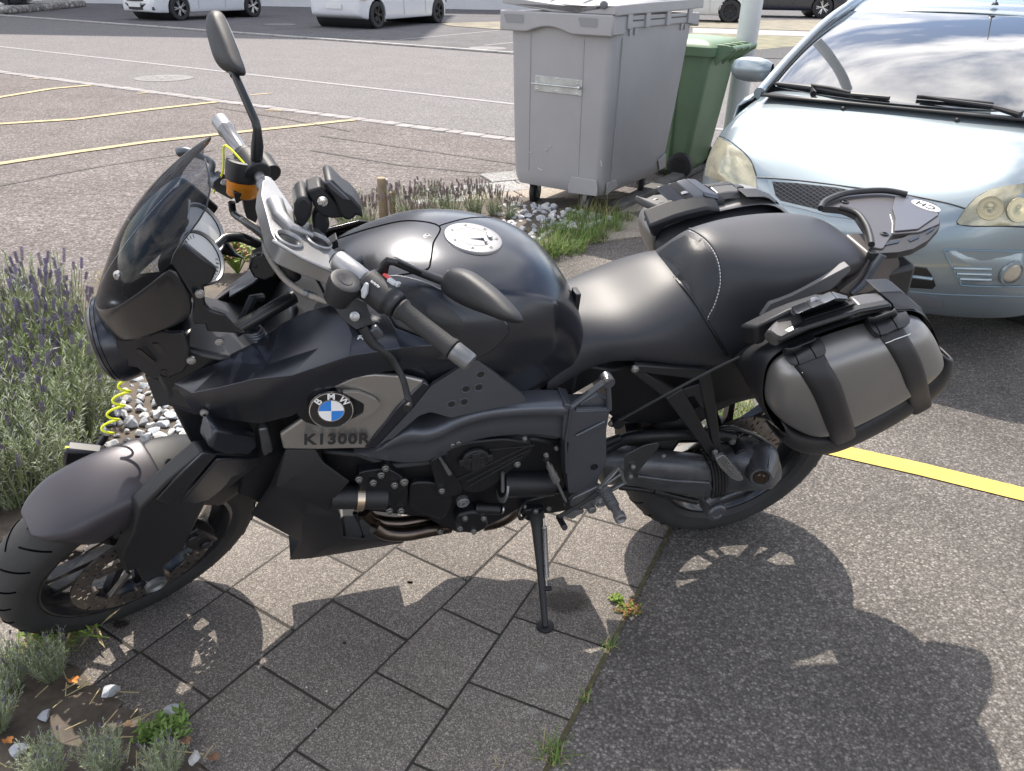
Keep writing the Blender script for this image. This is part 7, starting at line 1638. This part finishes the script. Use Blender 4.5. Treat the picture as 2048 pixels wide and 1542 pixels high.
# aerial on the roof front
mb = MB(); p_ = Vector((-1.58, .16, 1.325)); mb.lathe(p_, (0, 0, 1), [(0, .018), (.012, .012), (.016, .006)], 14); mb.tube([p_+Vector((0, 0, .01)), p_+Vector((-.10, 0, .18)), p_+Vector((-.22, 0, .36))], .003, 6); mb.build('aerial', m_trim, hc_)
# ================================================================== PLANTS, STONES, SMALL THINGS
rp_ = random.Random(21)
def leafmat(name, col, var=.3):
    m = mat(name, col, .75, var=var, vscale=9); b = m.node_tree.nodes['Principled BSDF']; b.inputs['Subsurface Weight'].default_value = 0
    return m
m_lgrey = leafmat('lavender_leaf', (.30, .33, .25)); m_lgreen = leafmat('lavender_green', (.20, .26, .09)); m_stem = leafmat('lavender_stem', (.25, .29, .13))
m_flower = leafmat('lavender_flower', (.17, .135, .24), .45); m_flowerd = leafmat('lavender_faded', (.24, .18, .20), .35)
m_grass = leafmat('grass_blade', (.12, .20, .04)); m_grassd = leafmat('grass_dry', (.36, .30, .15)); m_weed = leafmat('weed_leaf', (.17, .25, .04)); m_wred = leafmat('weed_red', (.30, .14, .06))
def ztop(x, y):
    d = max(bed_dist(x, y), bed2_dist(x, y)); return max(0.0, min(1, (d+.03)/.12))*.035
def leaf(mb, p, d, L_, w, mi, droop=.15):
    d = d.normalized(); s_ = d.cross(Vector((0, 0, 1))); s_ = s_.normalized() if s_.length > .01 else Vector((1, 0, 0)); s_ = (s_+Vector((rp_.uniform(-.4, .4), rp_.uniform(-.4, .4), rp_.uniform(-.5, .5)))).normalized()
    m_ = p+d*L_*.5+Vector((0, 0, -droop*L_*.1)); e = p+d*L_+Vector((0, 0, -droop*L_*.5))
    mb.add([p, m_+s_*w, e, m_-s_*w], [(0, 1, 2, 3)], mi)
def stemtube(mb, P_, r, mi):
    for a, b_ in zip(P_, P_[1:]):
        d = (b_-a).normalized(); u = d.orthogonal().normalized(); w = d.cross(u); k = len(mb.V)
        V = []
        for q in (a, b_):
            for i in range(3):
                t = 2*math.pi*i/3; V.append(q+(u*math.cos(t)+w*math.sin(t))*r)
        mb.add(V, [(0, 1, 4, 3), (1, 2, 5, 4), (2, 0, 3, 5)], mi)
def lavender(n, rad, h, flower=.7, leafy=1.0, fade=False, green=False, rise=.45):
    """two meshes: foliage with stems, and the flower spikes"""
    a = MB(); f = MB()
    for i in range(n):
        th = rp_.uniform(0, 2*math.pi); r0 = rad*.35*math.sqrt(rp_.random()); lean_ = rp_.uniform(.0, .75)**1.2
        p = Vector((r0*math.cos(th), r0*math.sin(th), 0)); d = Vector((math.cos(th)*lean_, math.sin(th)*lean_, 1)).normalized()
        hh = h*rp_.uniform(.7, 1.08); P_ = [p]; 
        for k in range(4):
            d = (d+Vector((rp_.uniform(-.1, .1), rp_.uniform(-.1, .1), .10))).normalized(); P_.append(P_[-1]+d*hh/4)
        fl = rp_.random() < flower
        stemtube(a, P_, .0013, 1)
        tl = rise if fl else 1.0
        nl = int((26 if fl else 44)*leafy)
        for k in range(nl):
            t = tl*(k+rp_.random())/nl*3.999; j = int(t); q = P_[j].lerp(P_[j+1], t-j); dd = (P_[j+1]-P_[j]).normalized(); az = rp_.uniform(0, 2*math.pi); u = dd.orthogonal().normalized(); w = dd.cross(u)
            out = (u*math.cos(az)+w*math.sin(az))*rp_.uniform(.5, 1.0)+dd*rp_.uniform(.5, 1.2); leaf(a, q, out, rp_.uniform(.018, .036), rp_.uniform(.0012, .0021), 0 if rp_.random() > (.65 if green else .2) else 2)
        if fl:
            top = P_[-1]; dd = (P_[-1]-P_[-2]).normalized(); u = dd.orthogonal().normalized(); w = dd.cross(u); L_ = rp_.uniform(.025, .06)
            for k in range(rp_.randint(5, 9)):
                q = top-dd*L_*(k/8); rr = .0045
                for z_ in range(5):
                    az = z_*1.256+k*.6; o = (u*math.cos(az)+w*math.sin(az)); c_ = q+o*rr; s_ = .0042
                    f.add([c_-dd*s_*.6, c_+o.cross(dd)*s_*.7, c_+dd*s_+o*s_*.7, c_-o.cross(dd)*s_*.7], [(0, 1, 2, 3)], 0)
    return a, f
def plant_thing(name, a, f, mats, fm, x, y, label, cat, group, s_=1.0, rot=None):
    o = bpy.data.objects.new(name, None); 
    me = bpy.data.meshes.new(name)
    r = a.build(name, mats, None, smooth=False); r.location = (x, y, ztop(x, y)-.005); r.scale = (s_, s_, s_); r.rotation_euler.z = rp_.uniform(0, 6.28) if rot is None else rot
    bpy.data.objects.remove(o); bpy.data.meshes.remove(me)
    tag(r, label, cat, group)
    if f is not None and f.V: tag(f.build('flower_spikes', fm, r, smooth=False), kind='stuff')
    return r
LV = [lavender(105, .16, .40, .50), lavender(105, .15, .34, .30, green=True), lavender(105, .14, .30, .08), lavender(48, .12, .235, .7, leafy=.7, fade=True, rise=.35)]
protos = []
def put(kind, px, py, s_, label, group, z=0.0):
    q = G(px, py); a, f = LV[kind]
    mats = [m_lgrey, m_stem, m_lgreen]; fm = m_flowerd if kind == 3 else m_flower
    key = [p for p in protos if p[0] == kind]
    if not key:
        r = plant_thing('lavender_bush', a, f, mats, fm, q.x, q.y, label, 'lavender', group, s_); protos.append((kind, r)); return r
    src = key[0][1]; r = src.copy(); COL.objects.link(r); r['label'] = label
    for ch in [o for o in bpy.data.objects if o.parent == src]: c = ch.copy(); COL.objects.link(c); c.parent = r
    r.location = (q.x, q.y, ztop(q.x, q.y)-.005); r.scale = (s_, s_, s_*rp_.uniform(.92, 1.08)); r.rotation_euler.z = rp_.uniform(0, 6.28); return r
gA = 'lavender bushes beside the front wheel'; ORD = ['first', 'second', 'third', 'fourth', 'fifth', 'sixth', 'seventh', 'eighth', 'ninth', 'tenth', 'eleventh', 'twelfth', 'thirteenth', 'fourteenth', 'fifteenth']
LAV = ((0, -40, 760, 1.05), (0, 45, 745, 1.05), (0, 130, 740, 1.0), (0, 185, 770, .8), (0, 0, 810, 1.05), (0, 90, 815, 1.05), (1, 165, 830, .95), (1, -30, 880, 1.1), (1, 50, 880, 1.1), (1, 130, 890, 1.0), (2, 10, 950, 1.1), (2, 90, 950, 1.1), (2, 170, 900, .9), (2, -40, 1010, 1.1), (2, 45, 1020, 1.0), (2, 120, 1000, .85), (1, 200, 845, .7), (0, -110, 800, 1.1), (1, -110, 920, 1.1), (2, -110, 1040, 1.1))
ROWN = {0: ('purple-flowered lavender bush in the back row left of the headlight', 785), 1: ('purple-flowered lavender bush in the second row left of the headlight', 860), 2: ('green lavender bush in the third row left of the front mudguard', 925), 3: ('silvery lavender bush in the front row by the front tyre', 9999)}
def rown(py): return 0 if py < 790 else 1 if py < 865 else 2 if py < 925 else 3
for k_ in range(4):
    for i_, (kind, px, py, s_) in enumerate(sorted([q for q in LAV if rown(q[2]) == k_], key=lambda q: q[1])):
        put(kind, px, py, s_, ROWN[k_][0]+', '+ORD[i_]+' from the left', gA)
gB = 'faded lavender behind the tank'; 
for i_, (px, py, s_) in enumerate(sorted(((575, 470, .85), (625, 462, .9), (690, 452, 1.0), (735, 470, .95), (815, 452, 1.0), (860, 445, 1.0), (905, 448, .95), (950, 438, .95), (990, 440, .8), (840, 470, .9), (700, 480, .95), (640, 480, .9), (1020, 446, .62), (770, 425, .7), (890, 425, .7)))):
    put(3, px, py, s_, 'low faded lavender behind the tank, '+ORD[i_]+' from the left', gB)
gC = 'small grey lavender by the near corner of the paving'
put(2, 30, 1395, .40, 'small silvery lavender tuft at the left edge beneath the front tyre', gC); put(2, 110, 1375, .36, 'silvery lavender sprig with one pale flower below the front tyre', gC)
put(2, 5, 1480, .36, 'small silvery lavender in the bottom left corner, above the white stones', gC); put(2, 225, 1560, .32, 'low grey-green lavender at the bottom edge, left of the dry leaf', gC); put(2, 340, 1575, .30, 'low grey-green lavender at the bottom edge by the paving corner', gC); put(2, 110, 1575, .32, 'low green lavender at the very bottom left beside the dry leaf', gC)
# yellow-green shrub seen through the handlebars
def shrub(n, rad, h, L_, w, mis):
    a = MB()
    for i in range(n):
        th = rp_.uniform(0, 6.283); ph_ = rp_.uniform(0, 1.35); rr = rp_.uniform(.5, 1); P_ = [Vector((0, 0, 0)), Vector((math.cos(th)*math.sin(ph_)*rad*rr*.5, math.sin(th)*math.sin(ph_)*rad*rr*.5, h*rr*.55)), Vector((math.cos(th)*math.sin(ph_)*rad*rr, math.sin(th)*math.sin(ph_)*rad*rr, h*rr*(.4+.6*math.cos(ph_))))]
        stemtube(a, P_, .0012, 0)
        for k in range(9):
            t = .3+.7*k/9; q = P_[1].lerp(P_[2], t); leaf(a, q, Vector((rp_.uniform(-1, 1), rp_.uniform(-1, 1), rp_.uniform(-.1, 1))), L_*rp_.uniform(.6, 1.2), w, rp_.choice(mis))
    return a
q = G(478, 560); plant_thing('shrub', shrub(90, .16, .22, .035, .008, [0, 0, 0, 1]), None, [m_weed, mat('pink_petal', (.55, .28, .20), .6)], None, q.x, q.y, 'yellow-green leafy shrub with pinkish flowers between the screen and handlebar', 'shrub', None)
q = G(560, 520); plant_thing('shrub', shrub(60, .13, .18, .03, .006, [0]), None, [m_weed], None, q.x, q.y, 'bright green leafy shrub low behind the top yoke', 'shrub', None)
# grasses
def tuft(n, rad, h, w=.0022, spread=.8, dry=.15):
    a = MB()
    for i in range(n):
        th = rp_.uniform(0, 6.283); r0 = rad*math.sqrt(rp_.random()); p = Vector((r0*math.cos(th), r0*math.sin(th), 0)); az = rp_.uniform(0, 6.283); ln = rp_.uniform(.1, spread); hh = h*rp_.uniform(.5, 1.1)
        d = Vector((math.cos(az)*ln, math.sin(az)*ln, 1)).normalized(); s_ = Vector((-math.sin(az), math.cos(az), 0)); P_ = [p]
        for k in range(4): d = (d+Vector((math.cos(az)*.18*ln, math.sin(az)*.18*ln, -.22*ln*k))).normalized(); P_.append(P_[-1]+d*hh/4)
        V = []
        for k, v in enumerate(P_): ww = w*(1-k/4.3); V += [v-s_*ww, v+s_*ww]
        a.add(V, [(2*k, 2*k+1, 2*k+3, 2*k+2) for k in range(4)], 1 if rp_.random() < dry else 0)
    return a
gG = 'grass tufts along the weathered kerb'
for i, (px, py, rad, h_, n) in enumerate(((1095, 512, .10, .16, 260), (1135, 500, .11, .17, 300), (1180, 478, .11, .17, 300), (1215, 458, .10, .16, 240), (1160, 455, .10, .14, 200), (1245, 440, .08, .13, 120), (1110, 478, .09, .13, 180))):
    q = G(px, py); plant_thing('grass_tuft', tuft(n, rad, h_), None, [m_grass, m_grassd], None, q.x, q.y, 'thick green grass tuft by the dark kerb, '+['nearest the tank, at the lower left', 'second from the tank', 'in the middle of the row', 'fourth from the tank', 'behind the middle one', 'farthest right, at the castor', 'behind the one nearest the tank'][i], 'grass tuft', gG)
for px, py, rad, h_, n, lab in ((1190, 440, .12, .22, 70, 'thin dry grass stalks around the front castor of the grey container'), (1345, 352, .06, .30, 60, 'tall thin weed with pale seed heads between container and green bin'), (535, 968, .10, .10, 260, 'short dry grass seen between the front tyre and the black radiator cowl'), (560, 915, .10, .12, 240, 'green grass seen above the radiator cowl beside the steering head'), (1105, 1512, .025, .07, 50, 'bright green grass tuft in the joint at the bottom of the asphalt edge'), (1215, 1292, .015, .04, 30, 'small grass tuft in the joint right of the side stand'), (1170, 1400, .012, .035, 20, 'tiny grass tuft in the joint below the small grass tuft'), (1185, 362, .03, .05, 40, 'small weed in the pale slabs under the container'), (1470, 838, .12, .10, 260, 'yellow-green grass glimpsed through the rear wheel'), (60, 640, .2, .10, 220, 'thin dry grass at the lot edge behind the lavender'), (260, 560, .18, .08, 180, 'short dry grass at the lot edge left of the screen'), (1000, 1530, .012, .03, 8, 'few dry stalks in the slab joint at the bottom edge')):
    q = G(px, py); plant_thing('grass_tuft', tuft(n, rad, h_, dry=.9 if 'dry' in lab else .2), None, [m_grass, m_grassd], None, q.x, q.y, lab, 'grass tuft', None)
q = G(1258, 1222); plant_thing('weed', shrub(26, .045, .02, .013, .003, [0, 1, 1]), None, [m_weed, m_wred], None, q.x, q.y, 'reddish-green creeping weed in the joint between paving and asphalt', 'weed', None)
q = G(1236, 1205); plant_thing('weed', shrub(22, .03, .025, .012, .003, [0]), None, [m_weed], None, q.x, q.y, 'small green weed left of the reddish one at the asphalt edge', 'weed', None)
q = G(120, 1290); plant_thing('weed', shrub(60, .12, .06, .05, .0035, [0, 0, 1]), None, [m_weed, m_grassd], None, q.x, q.y, 'yellow-green narrow-leaved weed right below the front tyre', 'weed', None)
q = G(330, 1480); plant_thing('weed', shrub(40, .07, .03, .02, .004, [0]), None, [m_grass], None, q.x, q.y, 'low green weed beside the pale stone at the paving corner', 'weed', None)
# a long bare stalk leaning across the front tyre
a = MB(); P_ = [G(0, 1285)+Vector((0, 0, .03)), G(18, 1230)+Vector((0, 0, .10)), G(48, 1215)+Vector((.01, -.02, .17))]; stemtube(a, P_, .0016, 0); a.lathe(P_[-1], Vector((.4, 0, 1)), [(0, .002), (.012, .006), (.022, .003)], 6, 0)
tag(a.build('dry_stalk', [m_grassd]), 'single pale dry stalk standing in front of the front tyre', 'dry stalk')
# stones
m_stone = mat('limestone', (.58, .57, .56), .8, bump=.7, bscale=40, var=.25, vscale=10); m_stoneb = mat('limestone_blue', (.42, .44, .47), .75, bump=.7, bscale=40, var=.22, vscale=14)
def rock(seed):
    bm = bmesh.new(); bmesh.ops.create_icosphere(bm, subdivisions=2, radius=1.0); rr = random.Random(seed)
    pl3 = [(Vector((rr.uniform(-1, 1), rr.uniform(-1, 1), rr.uniform(-1, 1))).normalized(), rr.uniform(.38, .72)) for _ in range(12)]
    for v in bm.verts:
        for n, d in pl3:
            k = v.co.dot(n)
            if k > d: v.co -= n*(k-d)
        v.co += Vector((noise.noise(v.co*2+Vector((seed, 0, 0))), noise.noise(v.co*2+Vector((0, seed, 0))), 0))*.07
        v.co.z *= .7
    me = bpy.data.meshes.new('stone'); bm.to_mesh(me); bm.free(); return me
RK = [rock(i) for i in range(7)]
for i, me in enumerate(RK): me.materials.append(m_stoneb if i % 3 == 0 else m_stone)
def stone(x, y, s_, label, group, mi=None, z=None):
    o = bpy.data.objects.new('stone', RK[rp_.randrange(7) if mi is None else mi]); COL.objects.link(o)
    o.location = (x, y, (ztop(x, y) if z is None else z)+s_*.25); o.scale = (s_*rp_.uniform(.8, 1.2), s_*rp_.uniform(.8, 1.2), s_*rp_.uniform(.7, 1.1)); o.rotation_euler = (rp_.uniform(-.5, .5), rp_.uniform(-.5, .5), rp_.uniform(0, 6.28))
    tag(o, label, 'stone', group); return o
def inpix(poly, n, smin, smax, label, group, sep=.8):
    P_ = [G(*q).xy for q in poly]; pts = []; t = 0
    xs = [p.x for p in P_]; yy = [p.y for p in P_]
    while len(pts) < n and t < n*60:
        t += 1; x, y = rp_.uniform(min(xs), max(xs)), rp_.uniform(min(yy), max(yy)); s_ = rp_.uniform(smin, smax)
        if not inpoly(x, y, P_): continue
        if any((x-a)**2+(y-b_)**2 < ((s_+c)*sep)**2 for a, b_, c in pts): continue
        pts.append((x, y, s_)); stone(x, y, s_, label, group)
inpix([(985, 436), (1020, 416), (1085, 418), (1180, 440), (1235, 446), (1200, 462), (1110, 478), (1060, 500), (1020, 470)], 110, .018, .045, 'pale broken limestone in the heap beside the container castors', 'stones heaped beside the container', .62)
inpix([(185, 760), (240, 725), (350, 745), (380, 800), (380, 900), (300, 930), (210, 920), (170, 850)], 120, .014, .036, 'pale broken limestone in the bed under the headlight', 'stones in the bed under the headlight', .62)
inpix([(60, 1120), (140, 1080), (260, 1030), (330, 1000), (330, 1060), (220, 1120), (100, 1180)], 26, .012, .026, 'small stone in the bed seen through the front wheel', 'stones seen through the front wheel', 1.1)
for px, py, s_, lab in ((345, 1428, .022, 'larger pale blue-grey stone by the corner of the paving'), (222, 1398, .024, 'flat blue-grey stone half hidden in the weeds, left of the larger stone'), (98, 1455, .020, 'blue-grey stone in the soil, left of the flat stone'), (45, 1528, .022, 'blue-grey stone at the very bottom left'), (395, 1535, .022, 'rounded beige stone at the bottom edge by the slab'), (265, 1300, .0, '')):
    if s_: q = G(px, py); stone(q.x, q.y, s_, lab, None, 0 if 'blue' in lab else 2)
# bits on the paving: pebbles, a twig, leaves
for px, py in ((518, 1338), (614, 1376), (653, 1384), (697, 1383), (633, 1459), (1084, 1270-400), (950, 1327), (1425, 1010)):
    q = G(px, py); stone(q.x, q.y, .0035, 'tiny pale pebble on the paving', 'pebbles on the paving', z=.002)
q = G(820, 1167); mb = MB(); mb.box((q.x, q.y, .004), (.014, .005, .003)); tag(mb.build('bark_chip', M_soil), 'small dark bark chip on the slab below the belly spoiler', 'bark chip')
def dryleaf(px, py, s_, col, label, z=.012, rot=0):
    q = G(px, py); V = []; n = 22
    for i in range(n):
        a = 2*math.pi*i/n; r = s_*(.55+.35*abs(math.sin(2.5*a))+.1*math.sin(7*a)); V.append(Vector((q.x+r*math.cos(a+rot), q.y+r*.7*math.sin(a+rot), z+ztop(q.x, q.y)+.35*s_*math.sin(2*a)*.6)))
    V.append(Vector((q.x, q.y, z+ztop(q.x, q.y)-.002))); F = [(i, (i+1) % n, n) for i in range(n)]
    o = mesh('dry_leaf', V, F, mat('leaf_'+col, {'orange': (.50, .20, .05), 'tan': (.42, .27, .14), 'brown': (.17, .09, .05)}[col], .7, var=.3, vscale=40), None, smooth=False, solid=.0006); tag(o, label, 'dry leaf')
dryleaf(155, 1386, .016, 'orange', 'small bright orange dry leaf below the front tyre'); dryleaf(332, 1462, .018, 'tan', 'tan dry leaf by the larger pale stone'); dryleaf(265, 1478, .014, 'tan', 'tan pointed leaf on the soil, left of the other tan leaf', rot=1); dryleaf(28, 1510, .014, 'orange', 'orange-brown leaf at the bottom left'); dryleaf(430, 1530, .016, 'brown', 'dark brown leaf at the bottom edge of the bed'); dryleaf(20, 1460, .016, 'brown', 'dark red-brown leaf at the left edge'); dryleaf(375, 1500, .016, 'brown', 'brown leaf between the stone and the bottom edge')
for i in range(70):
    x, y = rp_.uniform(-20, 470), rp_.uniform(1300, 1560); q = G(x, y)
    if bed2_dist(q.x, q.y) < .01: continue
    mb = MB() if i == 0 else mb
    a_ = rp_.uniform(0, 6.28); l_ = rp_.uniform(.008, .03); c_ = Vector((q.x, q.y, ztop(q.x, q.y)+.006)); mb.tube([c_-Vector((math.cos(a_), math.sin(a_), 0))*l_, c_+Vector((math.cos(a_), math.sin(a_), .2))*l_], .0012, 4)
tag(mb.build('plant_litter', [m_grassd]), kind='stuff', label='dry straw and twigs scattered over the near bed', cat='plant litter')
# ------------------------------------------------------------------ yellow reminder cord and disc lock
yc = MB(); lp = []
Rg = Re-rdv*.17; u_ = rdv.orthogonal().normalized(); w_ = rdv.cross(u_)
for i in range(15):
    a = 2*math.pi*i/14; lp.append(BM @ (Rg+(u_*math.cos(a)+w_*math.sin(a))*.0205+rdv*.012*math.sin(a)))
yc.tube(lp, .0022, 7, smooth=3)
yc.tube([BM @ (Rg+Vector((.01, .018, .012))), BM @ PH('a', 665, 640, -.30), BM @ PH('a', 655, 700, -.31), BM @ PH('a', 650, 760, -.31), BM @ PH('a', 610, 850, -.32)], .0022, 7, smooth=4)
tag(yc.build('reminder_cord', m_yelc), 'thin yellow cord looped round the far handlebar grip', 'cord')
c0, c1 = BM @ P('k', 655, 648, -.02), BM @ P('k', 528, 965, -.02); pts = []
for i in range(121):
    t = i/120; a = t*2*math.pi*4.5; d = (c1-c0); n1 = BM.to_3x3() @ Vector((1, 0, 0)); n2 = BM.to_3x3() @ Vector((0, 1, 0)); pts.append(c0+d*t+(n1*math.cos(a)+n2*math.sin(a)*.4)*.014)
mb = MB(); mb.tube(pts, .0026, 8); cc_ = mb.build('coiled_cable', m_yelc); tag(cc_, 'bright yellow coiled cable hanging from the nose down to the front mudguard', 'coiled cable')
mb = MB(); e1 = BM @ P('k', 520, 985, -.02); mb.tube([c1, e1, BM @ P('k', 500, 1010, -.02)], [.006, .008, .008], 10); mb.build('cable_end', m_blk2, cc_)
dl = BM @ P('k', 415, 1070, -.05); mb = MB(); mb.box(dl, (.075, .035, .05), BM.to_3x3() @ Matrix.Rotation(R_(-20), 3, 'Y')); dlo = tag(mb.build('disc_lock', m_blk2, bevel=.008), 'black and yellow disc lock showing above the front mudguard', 'lock')
mb = MB(); mb.box(dl+Vector((-.004, -.012, .022)), (.045, .008, .010), BM.to_3x3() @ Matrix.Rotation(R_(-20), 3, 'Y')); mb.build('lock_cap', m_yelc, dlo, bevel=.003)
# ------------------------------------------------------------------ the apartment house whose shadow crosses the road
m_wall = mat('render_white', (.55, .55, .57), .85, bump=.3, bscale=20, var=.06, vscale=1); m_wind = mat('window_dark', (.03, .035, .045), .08, coat=1); m_frm = mat('frame_white', (.6, .6, .6), .5); m_roof = mat('roof_grey', (.12, .11, .11), .8)
def house(name, x0, x1, y0, dep, H, fl, label):
    r = empty(name, Matrix.Translation((x0, y0, 0)), label, 'building'); W = x1-x0
    mb = MB(); mb.box((W/2, dep/2, H/2-.1), (W, dep, H+.2)); mb.build('wall', m_wall, r, smooth=False)
    mb = MB(); mb.box((W/2, dep/2, H+.15), (W+.8, dep+.8, .3)); mb.build('roof', m_roof, r, smooth=False)
    n = max(1, int(W/3)); st_ = H/fl
    for f_ in range(fl):
        for k in range(n):
            xc = (k+.5)*W/n; mb = MB(); mb.box((xc, -.03, f_*st_+st_*.55), (1.5, .10, 1.35)); w = mb.build('window', m_frm, r, bevel=.01, smooth=False)
            mb = MB(); mb.box((xc, -.07, f_*st_+st_*.55), (1.34, .06, 1.19)); mb.build('pane', m_wind, w, smooth=False)
    return r
house('apartment_house', -34, -5.2, 34.5, 10, 24, 7, 'tall pale apartment house at the back left beyond the far car park')
house('apartment_house', -4.8, 3.2, 34.8, 7, 5, 1, 'low pale building with dark windows behind the white saloon')
mb = MB(); mb.box((0, 0, 0), (1, 1, 1))
# stone border at upper left
b = MB(); q0, q1 = G(15, 30), G(175, 14); d = (q1-q0).normalized(); n_ = Vector((-d.y, d.x, 0))
b.prism([q0, q1, q1+n_*1.2, q0+n_*1.6], (0, 0, .22)); tag(b.build('stone_border', ground_mat('border_gravel', (.34, .32, .30), (.6, .58, .56), 9, .5, .2, bump=1), bevel=.08), 'low raised bed of pale gravel at the upper left, before the dark cars', 'raised bed')
bk = G(1010, 45);
